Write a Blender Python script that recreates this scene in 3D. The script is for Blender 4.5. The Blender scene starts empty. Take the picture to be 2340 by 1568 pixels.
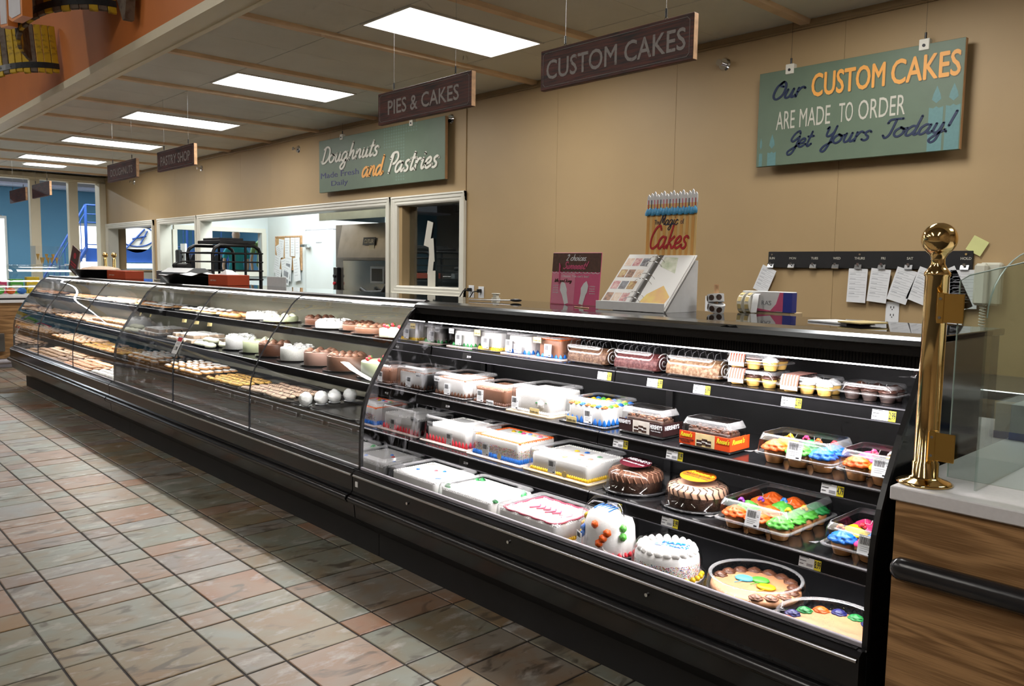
import bpy, math, random
from mathutils import Matrix, Vector
PI = math.pi
rnd = random.Random(7)
S = bpy.context.scene
C = S.collection
# ---------------------------------------------------------------- camera, world, exposure
cam = bpy.data.objects.new('camera', bpy.data.cameras.new('camera'))
C.objects.link(cam)
cam.data.sensor_width = 36.0
cam.data.lens = 1847.64 / 2340 * 36
cam.data.clip_start = 0.05
cam.data.clip_end = 200
_yaw, _pitch, _roll = -0.8230, -0.0926, 0.0154
_f = Vector((math.sin(_yaw) * math.cos(_pitch), math.cos(_yaw) * math.cos(_pitch), math.sin(_pitch)))
_r = Vector((math.cos(_yaw), -math.sin(_yaw), 0))
_u = _r.cross(_f)
_r2 = math.cos(_roll) * _r + math.sin(_roll) * _u
_u2 = -math.sin(_roll) * _r + math.cos(_roll) * _u
_m = Matrix((_r2, _u2, -_f)).transposed().to_4x4()
_m.translation = Vector((4.4409, -0.8627, 1.4265))
cam.matrix_world = _m
S.camera = cam
w = bpy.data.worlds.new('world')
S.world = w
w.use_nodes = True
w.node_tree.nodes['Background'].inputs[0].default_value = (0.62, 0.66, 0.72, 1)
w.node_tree.nodes['Background'].inputs[1].default_value = 0.13
S.view_settings.view_transform = 'Standard'
S.view_settings.look = 'None'
S.view_settings.gamma = 1.0
S.view_settings.use_curve_mapping = False
S.view_settings.exposure = 0.0
cy = S.cycles
cy.max_bounces = 5
cy.diffuse_bounces = 3
cy.glossy_bounces = 3
cy.transmission_bounces = 4
cy.transparent_max_bounces = 18
cy.caustics_reflective = False
cy.caustics_refractive = False
cy.sample_clamp_indirect = 4.0
cy.sample_clamp_direct = 30.0
cy.blur_glossy = 0.5
cy.use_denoising = True
cy.use_adaptive_sampling = True
cy.adaptive_threshold = 0.07
cy.adaptive_min_samples = 12

def area(name, loc, size, power, rot=(0, 0, 0), col=(1, 1, 1), spread=PI):
    L = bpy.data.lights.new(name, 'AREA')
    L.shape = 'RECTANGLE'
    L.size, L.size_y = size
    L.energy = power
    L.color = col
    L.spread = spread
    o = bpy.data.objects.new(name, L)
    o.location = loc
    o.rotation_euler = rot
    C.objects.link(o)
    return o

# room light: the main sales floor behind and left of the camera, the blue room, the kitchen
for _x in (-14.2,):
    area('blue_room_fill', (_x, 2.0, 3.42), (.14, 7), 340, (0, 0, 0), (0.86, 0.93, 1.0))
area('blue_room_fill', (-14.0, 7.2, 3.42), (3, 2), 110, (0, 0, 0), (0.86, 0.93, 1.0))  # extra lamp added to brighten the mannequins beyond the kitchen window
area('kitchen_light', (-5.0, 4.6, 2.75), (5.5, 0.9), 170, (0, 0, 0), (0.90, 0.98, 1.0))
SALES_W = 86.0
PANEL_EMIT = 7.5      # ceiling panels
PANEL_AREA = 17.0     # each panel's area lamp
CASE_W = 20.0

# ---------------------------------------------------------------- materials
MATS = {}
def mat(name, col, rough=0.5, metal=0.0, spec=None, var=0.0, vscale=8.0, bump=0.0, bscale=60.0, coat=0.0, emit=None, es=1.0, col2=None, thresh=None, rand=0.0, alpha=None):
    """principled material with an optional procedural colour variation (object space noise) and fine relief"""
    if name in MATS:
        return MATS[name]
    m = bpy.data.materials.new(name)
    m.use_nodes = True
    nt = m.node_tree
    b = nt.nodes['Principled BSDF']
    c = (*col, 1) if len(col) == 3 else col
    b.inputs['Base Color'].default_value = c
    b.inputs['Roughness'].default_value = rough
    b.inputs['Metallic'].default_value = metal
    if spec is not None:
        b.inputs['Specular IOR Level'].default_value = spec
    if coat:
        b.inputs['Coat Weight'].default_value = coat
        b.inputs['Coat Roughness'].default_value = 0.08
    if emit is not None:
        b.inputs['Emission Color'].default_value = (*emit, 1)
        b.inputs['Emission Strength'].default_value = es
    if alpha is not None:
        b.inputs['Alpha'].default_value = alpha
    N = nt.nodes.new
    L = nt.links.new
    if var or col2 or bump or rand:
        tc = N('ShaderNodeTexCoord')
        src = tc.outputs['Object']
    if var or col2:
        n = N('ShaderNodeTexNoise')
        n.inputs['Scale'].default_value = vscale
        n.inputs['Detail'].default_value = 5
        L(src, n.inputs['Vector'])
        r = N('ShaderNodeValToRGB')
        if thresh:
            r.color_ramp.elements[0].position = thresh[0]
            r.color_ramp.elements[1].position = thresh[1]
        else:
            r.color_ramp.elements[0].position = 0.3
            r.color_ramp.elements[1].position = 0.7
        if col2:
            r.color_ramp.elements[0].color = c
            r.color_ramp.elements[1].color = (*col2, 1)
        else:
            r.color_ramp.elements[0].color = tuple(max(0, x * (1 - var)) for x in c[:3]) + (1,)
            r.color_ramp.elements[1].color = tuple(min(1, x * (1 + var)) for x in c[:3]) + (1,)
        L(n.outputs['Fac'], r.inputs['Fac'])
        L(r.outputs['Color'], b.inputs['Base Color'])
    if bump:
        n2 = N('ShaderNodeTexNoise')
        n2.inputs['Scale'].default_value = bscale
        n2.inputs['Detail'].default_value = 4
        L(src, n2.inputs['Vector'])
        bp = N('ShaderNodeBump')
        bp.inputs['Strength'].default_value = bump
        bp.inputs['Distance'].default_value = 0.004
        L(n2.outputs['Fac'], bp.inputs['Height'])
        L(bp.outputs['Normal'], b.inputs['Normal'])
    MATS[name] = m
    return m

def clear_mat(name, tint=(0.97, 0.98, 0.98), refl=0.10, rough=0.03, edge=0.6, smear=0.0, smear_scale=3.0, glare_mix=0.0):
    """thin clear sheet: mostly transparent, glossy by angle"""
    if name in MATS:
        return MATS[name]
    m = bpy.data.materials.new(name)
    m.use_nodes = True
    nt = m.node_tree
    nt.nodes.remove(nt.nodes['Principled BSDF'])
    N = nt.nodes.new
    L = nt.links.new
    out = nt.nodes['Material Output']
    t = N('ShaderNodeBsdfTransparent')
    t.inputs[0].default_value = (*tint, 1)
    g = N('ShaderNodeBsdfGlossy')
    g.inputs['Roughness'].default_value = rough
    lw = N('ShaderNodeLayerWeight')
    lw.inputs['Blend'].default_value = 0.35
    mr = N('ShaderNodeMapRange')
    mr.inputs['To Min'].default_value = refl
    mr.inputs['To Max'].default_value = edge
    L(lw.outputs['Facing'], mr.inputs['Value'])
    mx = N('ShaderNodeMixShader')
    L(mr.outputs[0], mx.inputs[0])
    L(t.outputs[0], mx.inputs[1])
    L(g.outputs[0], mx.inputs[2])
    last = mx
    if glare_mix:
        d0 = N('ShaderNodeBsdfDiffuse')
        d0.inputs[0].default_value = (0.9, 0.9, 0.92, 1)
        m0 = N('ShaderNodeMixShader')
        m0.inputs[0].default_value = glare_mix
        L(mx.outputs[0], m0.inputs[1])
        L(d0.outputs[0], m0.inputs[2])
        last = m0
    if smear:
        tc = N('ShaderNodeTexCoord')
        mp = N('ShaderNodeMapping')
        mp.inputs['Scale'].default_value = (1, 1, 0.5)
        L(tc.outputs['Object'], mp.inputs[0])
        n = N('ShaderNodeTexNoise')
        n.inputs['Scale'].default_value = smear_scale
        n.inputs['Detail'].default_value = 9
        n.inputs['Distortion'].default_value = 2.5
        L(mp.outputs[0], n.inputs['Vector'])
        r = N('ShaderNodeMapRange')
        r.inputs['From Min'].default_value = 0.52
        r.inputs['From Max'].default_value = 0.75
        r.inputs['To Max'].default_value = smear
        L(n.outputs['Fac'], r.inputs['Value'])
        d = N('ShaderNodeBsdfDiffuse')
        d.inputs[0].default_value = (0.75, 0.75, 0.8, 1)
        m2 = N('ShaderNodeMixShader')
        L(r.outputs[0], m2.inputs[0])
        L(mx.outputs[0], m2.inputs[1])
        L(d.outputs[0], m2.inputs[2])
        last = m2
    L(last.outputs[0], out.inputs[0])
    MATS[name] = m
    return m

# ---------------------------------------------------------------- mesh builder
class MB:
    def __init__(s):
        s.v, s.f, s.mi, s.sm = [], [], [], []
    def add(s, vs, fs, m=0, smooth=False):
        o = len(s.v)
        s.v += [tuple(p) for p in vs]
        for f in fs:
            s.f.append(tuple(i + o for i in f))
            s.mi.append(m)
            s.sm.append(smooth)
        return s
    def box(s, x0, x1, y0, y1, z0, z1, m=0):
        vs = [(x0, y0, z0), (x1, y0, z0), (x1, y1, z0), (x0, y1, z0), (x0, y0, z1), (x1, y0, z1), (x1, y1, z1), (x0, y1, z1)]
        return s.add(vs, [(0, 3, 2, 1), (4, 5, 6, 7), (0, 1, 5, 4), (1, 2, 6, 5), (2, 3, 7, 6), (3, 0, 4, 7)], m)
    def cbox(s, x0, x1, y0, y1, z0, z1, b=0.003, m=0, smooth=False):
        """box with chamfered edges"""
        X = [(x0, x0 + b), (x1, x1 - b)]
        Y = [(y0, y0 + b), (y1, y1 - b)]
        Z = [(z0, z0 + b), (z1, z1 - b)]
        vs, idx = [], {}
        for i in (0, 1):
            for j in (0, 1):
                for k in (0, 1):
                    for a in (0, 1, 2):
                        idx[(i, j, k, a)] = len(vs)
                        vs.append((X[i][0 if a == 0 else 1], Y[j][0 if a == 1 else 1], Z[k][0 if a == 2 else 1]))
        f = []
        g = lambda i, j, k, a: idx[(i, j, k, a)]
        for i in (0, 1):
            q = [g(i, 0, 0, 0), g(i, 1, 0, 0), g(i, 1, 1, 0), g(i, 0, 1, 0)]
            f.append(q if i else q[::-1])
            q = [g(0, i, 0, 1), g(0, i, 1, 1), g(1, i, 1, 1), g(1, i, 0, 1)]
            f.append(q if i else q[::-1])
            q = [g(0, 0, i, 2), g(1, 0, i, 2), g(1, 1, i, 2), g(0, 1, i, 2)]
            f.append(q if i else q[::-1])
        for i in (0, 1):
            for j in (0, 1):
                q = [g(i, j, 0, 0), g(i, j, 0, 1), g(i, j, 1, 1), g(i, j, 1, 0)]
                f.append(q if (i == j) else q[::-1])
                q = [g(i, 0, j, 0), g(i, 1, j, 0), g(i, 1, j, 2), g(i, 0, j, 2)]
                f.append(q if (i != j) else q[::-1])
                q = [g(0, i, j, 1), g(1, i, j, 1), g(1, i, j, 2), g(0, i, j, 2)]
                f.append(q if (i == j) else q[::-1])
        for i in (0, 1):
            for j in (0, 1):
                for k in (0, 1):
                    q = [g(i, j, k, 0), g(i, j, k, 1), g(i, j, k, 2)]
                    f.append(q if (i + j + k) % 2 else q[::-1])
        return s.add(vs, f, m, smooth)
    def prism(s, poly, x0, x1, m=0, axis='x', smooth=False, caps=True):
        """extrude a 2D polygon: axis x -> (y,z), y -> (x,z), z -> (x,y)"""
        n = len(poly)
        def P(a, t):
            return {'x': (t, a[0], a[1]), 'y': (a[0], t, a[1]), 'z': (a[0], a[1], t)}[axis]
        vs = [P(a, x0) for a in poly] + [P(a, x1) for a in poly]
        s.add(vs, [(i, (i + 1) % n, n + (i + 1) % n, n + i) for i in range(n)], m, smooth)
        if caps:
            s.add([P(a, x0) for a in poly], [tuple(range(n))[::-1]], m)
            s.add([P(a, x1) for a in poly], [tuple(range(n))], m)
        return s
    def sheet(s, line, x0, x1, m=0, smooth=True):
        """open polyline (y,z) swept along x"""
        n = len(line)
        vs = [(x0, a[0], a[1]) for a in line] + [(x1, a[0], a[1]) for a in line]
        return s.add(vs, [(i, i + 1, n + i + 1, n + i) for i in range(n - 1)], m, smooth)
    def lathe(s, prof, c=(0, 0, 0), n=24, m=0, smooth=True, k=0, amp=0.0, twist=0.0, sx=1, sy=1, sharp=False):
        """revolve (r,z); k flutes of relative depth amp, twisted along z"""
        vs = []
        for r, z in prof:
            for i in range(n):
                a = 2 * PI * i / n
                rr = r * (1 + (amp * (1.6 * abs(math.sin((k * a + twist * z) / 2)) - .8) if sharp else amp * math.cos(k * a + twist * z))) if k else r
                vs.append((c[0] + rr * math.cos(a) * sx, c[1] + rr * math.sin(a) * sy, c[2] + z))
        f = []
        for j in range(len(prof) - 1):
            for i in range(n):
                a, b = j * n + i, j * n + (i + 1) % n
                f.append((a, b, b + n, a + n))
        s.add(vs, f, m, smooth)
        if prof[0][0] > 1e-5:
            s.add(vs[:n], [tuple(range(n))[::-1]], m)
        if prof[-1][0] > 1e-5:
            s.add(vs[-n:], [tuple(range(n))], m)
        return s
    def cyl(s, p0, p1, r0, r1=None, n=12, m=0, smooth=True, caps=True):
        r1 = r0 if r1 is None else r1
        p0, p1 = Vector(p0), Vector(p1)
        d = (p1 - p0).normalized()
        a = d.orthogonal().normalized()
        b = d.cross(a)
        vs = []
        for p, r in ((p0, r0), (p1, r1)):
            for i in range(n):
                t = 2 * PI * i / n
                vs.append(p + a * (r * math.cos(t)) + b * (r * math.sin(t)))
        s.add(vs, [(i, (i + 1) % n, n + (i + 1) % n, n + i) for i in range(n)], m, smooth)
        if caps:
            s.add(vs[:n], [tuple(range(n))[::-1]], m)
            s.add(vs[n:], [tuple(range(n))], m)
        return s
    def tube(s, pts, r, n=8, m=0, closed=False):
        pts = [Vector(p) for p in pts]
        N = len(pts)
        rings = []
        up = None
        for i, p in enumerate(pts):
            if closed:
                d = (pts[(i + 1) % N] - pts[i - 1]).normalized()
            else:
                d = (pts[min(i + 1, N - 1)] - pts[max(i - 1, 0)]).normalized()
            if up is None:
                up = d.orthogonal().normalized()
            a = (up - d * up.dot(d)).normalized()
            up = a
            b = d.cross(a)
            rings.append([p + a * (r * math.cos(2 * PI * k / n)) + b * (r * math.sin(2 * PI * k / n)) for k in range(n)])
        vs = [q for ring in rings for q in ring]
        f = []
        for i in range(N if closed else N - 1):
            j = (i + 1) % N
            for k in range(n):
                f.append((i * n + k, i * n + (k + 1) % n, j * n + (k + 1) % n, j * n + k))
        s.add(vs, f, m, True)
        if not closed:
            s.add(rings[0], [tuple(range(n))[::-1]], m)
            s.add(rings[-1], [tuple(range(n))], m)
        return s
    def ball(s, c, r, m=0, n=10, k=6, sz=1.0, sx=1.0, sy=1.0):
        prof = [(max(1e-6, r * math.sin(PI * i / k)), -r * sz * math.cos(PI * i / k)) for i in range(k + 1)]
        return s.lathe(prof, c, n, m, True, sx=sx, sy=sy)
    def blob(s, c, r, h, m=0, n=8, k=0, amp=0.0, tw=0.0):
        """little piped dollop"""
        return s.lathe([(r * 0.85, 0), (r, h * 0.25), (r * 0.75, h * 0.6), (r * 0.3, h * 0.9), (1e-5, h)], c, n, m, True, k, amp, tw)
    def quad(s, a, b, c, d, m=0):
        return s.add([a, b, c, d], [(0, 1, 2, 3)], m)
    def mesh(s, name, mats):
        me = bpy.data.meshes.new(name)
        me.from_pydata(s.v, [], s.f)
        for m in mats:
            me.materials.append(m)
        me.polygons.foreach_set('material_index', s.mi)
        me.polygons.foreach_set('use_smooth', s.sm)
        me.update()
        return me
    def build(s, name, mats, parent=None, loc=None, rot=None):
        if not isinstance(mats, (list, tuple)):
            mats = [mats]
        return link(name, s.mesh(name, mats), parent, loc, rot)

def link(name, me, parent=None, loc=None, rot=None):
    o = bpy.data.objects.new(name, me)
    C.objects.link(o)
    if parent is not None:
        o.parent = parent
    if loc is not None:
        o.location = loc
    if rot is not None:
        o.rotation_euler = rot
    return o

def tag(o, label=None, cat=None, group=None, kind=None):
    if label: o['label'] = label
    if cat: o['category'] = cat
    if group: o['group'] = group
    if kind: o['kind'] = kind
    return o

def thing(name, label, cat, loc=(0, 0, 0), rz=0, group=None):
    o = bpy.data.objects.new(name, None)
    o.empty_display_size = 0.05
    C.objects.link(o)
    o.location = loc
    o.rotation_euler = (0, 0, rz)
    return tag(o, label, cat, group)

def struct(name, mb, mats, parent=None):
    o = mb.build(name, mats, parent)
    if parent is None:
        o['kind'] = 'structure'
    return o

def dup(root, loc=None, rz=None, label=None, group=None):
    r = root.copy()
    C.objects.link(r)
    if loc is not None: r.location = loc
    if rz is not None: r.rotation_euler = (0, 0, rz)
    if label: r['label'] = label
    if group: r['group'] = group
    for ch in list(root.children):
        c = ch.copy()
        C.objects.link(c)
        c.parent = r
        for g in list(ch.children):
            d = g.copy()
            C.objects.link(d)
            d.parent = c
    return r

# ---------------------------------------------------------------- lettering
def text(s, size, m, parent=None, loc=(0, 0, 0), rot=(PI / 2, 0, 0), sx=1.0, shear=0.0, bold=0.0, depth=0.0008, name='lettering', width=None, align='LEFT', space=1.0, thick=0.0):
    cu = bpy.data.curves.new('t', 'FONT')
    cu.body = s
    cu.size = size
    cu.shear = shear
    cu.offset = 0.0 if 'M' in s else bold
    cu.extrude = depth
    cu.resolution_u = 3
    cu.align_x = align
    cu.space_character = space
    tmp = bpy.data.objects.new('t', cu)
    me = bpy.data.meshes.new_from_object(tmp)
    bpy.data.objects.remove(tmp)
    bpy.data.curves.remove(cu)
    me.materials.clear()
    me.materials.append(m)
    if width is not None and len(me.vertices):
        xs = [v.co.x for v in me.vertices]
        x0, x1 = min(xs), max(xs)
        sx = width / max(1e-6, x1 - x0)
        for v in me.vertices:
            v.co.x = (v.co.x - x0) * sx
        sx = 1.0
    elif sx != 1.0:
        for v in me.vertices:
            v.co.x *= sx
    if thick:
        vs = [tuple(v.co) for v in me.vertices]
        fs = [tuple(p.vertices) for p in me.polygons]
        mb = MB()
        for i, (dx, dy) in enumerate(((0, 0), (thick, 0), (thick / 2, thick * .6), (thick / 2, -thick * .6))):
            mb.add([(a + dx, b + dy, c + i * .00008) for a, b, c in vs], fs)
        me = mb.mesh(name, [m])
    return link(name, me, parent, loc, rot)

GL = {  # brush script drawn as centre lines, x height 1
 'a': ([[(.9,.85),(.5,1),(.12,.65),(.15,.12),(.45,0),(.8,.4),(.92,.95)], [(.92,.95),(.85,.3),(1,0),(1.3,.25)]], 1.2),
 'c': ([[(.85,.8),(.55,1),(.15,.65),(.15,.2),(.5,0),(1.05,.3)]], .95),
 'd': ([[(.9,.85),(.5,1),(.12,.65),(.15,.12),(.45,0),(.8,.4),(.92,.95)], [(.95,2.0),(.87,.3),(1,0),(1.3,.25)]], 1.2),
 'e': ([[(.1,.4),(.6,.5),(.75,.82),(.5,1),(.15,.7),(.15,.2),(.45,0),(1.0,.3)]], .92),
 'f': ([[(.9,1.8),(.7,2),(.5,1.6),(.4,0),(.25,-.9)], [(.1,1),(.85,1)]], .8),
 'g': ([[(.9,.85),(.5,1),(.12,.65),(.15,.12),(.45,0),(.8,.4),(.92,.95)], [(.92,.95),(.85,-.6),(.5,-1),(.15,-.75),(.4,-.35),(1.3,.25)]], 1.2),
 'h': ([[(.2,0),(.25,1),(.35,2)], [(.22,.3),(.5,.9),(.8,.95),(.8,.3),(.95,0),(1.25,.25)]], 1.15),
 'i': ([[(.25,1),(.18,.3),(.35,0),(.65,.25)], [(.3,1.42),(.32,1.5)]], .58),
 'k': ([[(.2,0),(.35,2)], [(.85,1),(.3,.5),(.6,.3),(.85,0),(1.15,.25)]], 1.05),
 'l': ([[(.3,2),(.2,.4),(.35,0),(.65,.25)]], .58),
 'n': ([[(.2,1),(.2,0)], [(.2,.4),(.5,.95),(.8,.9),(.8,.3),(.95,0),(1.25,.25)]], 1.15),
 'o': ([[(.5,1),(.12,.7),(.12,.25),(.5,0),(.88,.3),(.85,.75),(.5,1),(.75,.8),(1.2,.85)]], 1.1),
 'p': ([[(.2,1),(.15,-.9)], [(.18,.6),(.5,1),(.85,.7),(.8,.2),(.45,0),(.2,.3)]], 1.0),
 'r': ([[(.15,1),(.18,0)], [(.18,.5),(.38,.92),(.62,1.02),(.85,.85)]], .82),
 's': ([[(.78,.86),(.52,1.02),(.24,.84),(.34,.58),(.62,.38),(.62,.1),(.35,-.02),(.05,.14)]], .85),
 't': ([[(.4,1.7),(.25,.3),(.4,0),(.75,.25)], [(.05,1.15),(.75,1.15)]], .68),
 'u': ([[(.2,1),(.15,.3),(.35,0),(.65,.2),(.8,1)], [(.8,1),(.78,.25),(.95,0),(1.25,.25)]], 1.15),
 'w': ([[(.15,1),(.15,.25),(.35,0),(.6,.3),(.65,1)], [(.62,.4),(.8,0),(1.05,.3),(1.1,1),(1.35,.85)]], 1.25),
 'y': ([[(.2,1),(.15,.3),(.35,0),(.65,.2),(.8,1)], [(.8,1),(.75,-.6),(.45,-1),(.15,-.75),(.4,-.35),(1.2,.25)]], 1.1),
 '!': ([[(.4,2.1),(.28,.6)], [(.22,.08),(.24,.0)]], .6),
 '.': ([[(.2,.06),(.22,.0)]], .5),
 '2': ([[(.1,1.5),(.4,1.9),(.75,1.6),(.6,.9),(.1,.05),(.5,.1),(.9,0)]], 1.1),
 'C': ([[(1.2,1.6),(.95,1.95),(.45,1.7),(.15,.9),(.3,.15),(.75,0),(1.3,.4)]], 1.2),
 'D': ([[(.35,1.9),(.25,.1)], [(0,.25),(.3,0),(.8,.1),(1.25,.7),(1.15,1.6),(.6,1.95),(.1,1.7)]], 1.35),
 'G': ([[(1.1,1.6),(.85,1.95),(.4,1.6),(.2,1.0),(.5,.75),(.95,1.1),(1.15,1.3)], [(1.15,1.3),(1.05,0),(.8,-.7),(.4,-.8),(.3,-.4),(1.2,.2)]], 1.25),
 'I': ([[(.15,1.7),(.5,2),(.42,.2),(.1,.1)]], .7),
 'M': ([[(0,0),(.4,1.9),(.7,.4)], [(.7,.4),(1.25,1.9),(1.25,.2),(1.6,.25)]], 1.6),
 'O': ([[(.7,2),(.2,1.5),(.15,.5),(.6,0),(1.15,.5),(1.1,1.5),(.7,2),(.5,1.6),(.9,1.4)]], 1.3),
 'P': ([[(.4,1.9),(.2,0)], [(.05,1.4),(.3,1.9),(.9,1.95),(1.15,1.4),(.8,.9),(.4,.9)]], 1.05),
 'S': ([[(1.1,1.6),(.8,2),(.4,1.7),(.6,1.1),(.95,.6),(.6,0),(.1,.2)]], 1.1),
 'T': ([[(.1,1.6),(.3,1.95),(1.4,1.95)], [(.8,1.95),(.72,.4),(.4,0),(.1,.3)]], 1.05),
 'W': ([[(.1,2),(.2,.2),(.35,0),(.8,1.6)], [(.8,1.6),(.85,.1),(1,0),(1.6,2)]], 1.5),
 'Y': ([[(.15,1.8),(.3,1.95),(.3,1.1),(.6,.9),(1,1.3),(1.1,2)], [(1.1,2),(.95,0),(.7,-.8),(.3,-.7),(.5,-.2),(1.2,.2)]], 1.2),
}
def _smooth(pts, sub=5):
    if len(pts) < 3:
        return [Vector(p) for p in pts]
    P = [Vector(p) for p in pts]
    P = [P[0] * 2 - P[1]] + P + [P[-1] * 2 - P[-2]]
    out = []
    for i in range(1, len(P) - 2):
        for k in range(sub):
            t = k / sub
            a, b, c, d = P[i - 1], P[i], P[i + 1], P[i + 2]
            out.append(0.5 * ((2 * b) + (c - a) * t + (2 * a - 5 * b + 4 * c - d) * t * t + (3 * b - a - 3 * c + d) * t ** 3))
    out.append(P[-2])
    return out
def script(s, h, m, parent=None, loc=(0, 0, 0), rot=(PI / 2, 0, 0), wd=0.22, shear=0.35, sx=1.0, depth=0.0015, name='lettering', width=None):
    """brush lettering with x height h; ribbons of width wd*h"""
    mb = MB()
    x = 0
    lay = 0
    for ch in s:
        if ch == ' ':
            x += 0.6
            continue
        st, adv = GL[ch]
        for line in st:
            pts = [Vector(((p.x + x + p.y * shear) * sx, p.y)) for p in _smooth(line)]
            n = len(pts)
            hw = wd / 2
            lay = (lay + 1) % 4
            z = depth / h + lay * 0.00012 / h
            # one quad strip plus small round caps
            vs = []
            for i, p in enumerate(pts):
                d = (pts[min(i + 1, n - 1)] - pts[max(i - 1, 0)])
                d = d.normalized() if d.length > 1e-6 else Vector((1, 0))
                q = Vector((-d.y, d.x)) * hw
                vs += [(p.x + q.x, p.y + q.y, z), (p.x - q.x, p.y - q.y, z), (p.x + q.x, p.y + q.y, 0), (p.x - q.x, p.y - q.y, 0)]
            f = []
            for i in range(n - 1):
                a, b = 4 * i, 4 * i + 4
                f += [(a, a + 1, b + 1, b), (a, b, b + 2, a + 2), (a + 1, a + 3, b + 3, b + 1)]
            mb.add([(a * h, b * h, c * h) for a, b, c in vs], f)
            for p in (pts[0], pts[-1]):
                ring = [((p.x + hw * math.cos(t * PI / 5)) * h, (p.y + hw * math.sin(t * PI / 5)) * h, z * h) for t in range(10)]
                mb.add(ring, [tuple(range(10))])
        x += adv
    if width is not None:
        xs = [v[0] for v in mb.v]
        k = width / (max(xs) - min(xs))
        x0 = min(xs)
        mb.v = [((v[0] - x0) * k, v[1], v[2]) for v in mb.v]
    return mb.build(name, m, parent, loc, rot)
# ================================================================ materials of the room
m_tan = mat('tan_paint', (0.46, 0.325, 0.165), 0.55, var=0.05, vscale=1.2, bump=0.08, bscale=300)
m_trimtan = mat('tan_trim_paint', (0.36, 0.26, 0.14), 0.5, var=0.05)
m_ceil = mat('ceiling_board', (0.74, 0.75, 0.70), 0.8, var=0.04, vscale=3, bump=0.15, bscale=400)
m_beam = mat('ceiling_batten', (0.78, 0.58, 0.38), 0.55, var=0.12, vscale=6)
m_white = mat('white_gloss_paint', (0.80, 0.78, 0.68), 0.35, var=0.03, vscale=5)
m_cream = mat('cream_paint', (0.82, 0.76, 0.58), 0.5, var=0.04, vscale=3)
m_orange = mat('orange_paint', (0.62, 0.20, 0.05), 0.55, var=0.10, vscale=1.5)
m_kwall = mat('kitchen_board', (0.74, 0.80, 0.80), 0.4, var=0.03, vscale=2)
m_black = mat('black_plastic', (0.012, 0.012, 0.013), 0.32, var=0.3, vscale=12)
m_blackm = mat('black_matte', (0.010, 0.010, 0.011), 0.6, var=0.2, vscale=9)
m_paper = mat('white_paper', (0.82, 0.84, 0.86), 0.7, var=0.03, vscale=30)
m_ink = mat('black_ink', (0.02, 0.02, 0.025), 0.6, var=0.2)
m_greyink = mat('grey_ink', (0.32, 0.33, 0.36), 0.7, var=0.2)
m_steel = mat('stainless_steel', (0.42, 0.43, 0.44), 0.28, 1.0, var=0.12, vscale=4)
m_chrome = mat('chrome', (0.75, 0.75, 0.76), 0.1, 1.0, var=0.03)
m_brass = mat('polished_brass', (0.83, 0.58, 0.24), 0.10, 1.0, var=0.06, vscale=30)
m_dark = mat('dark_void', (0.02, 0.022, 0.025), 0.7, var=0.2)

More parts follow.
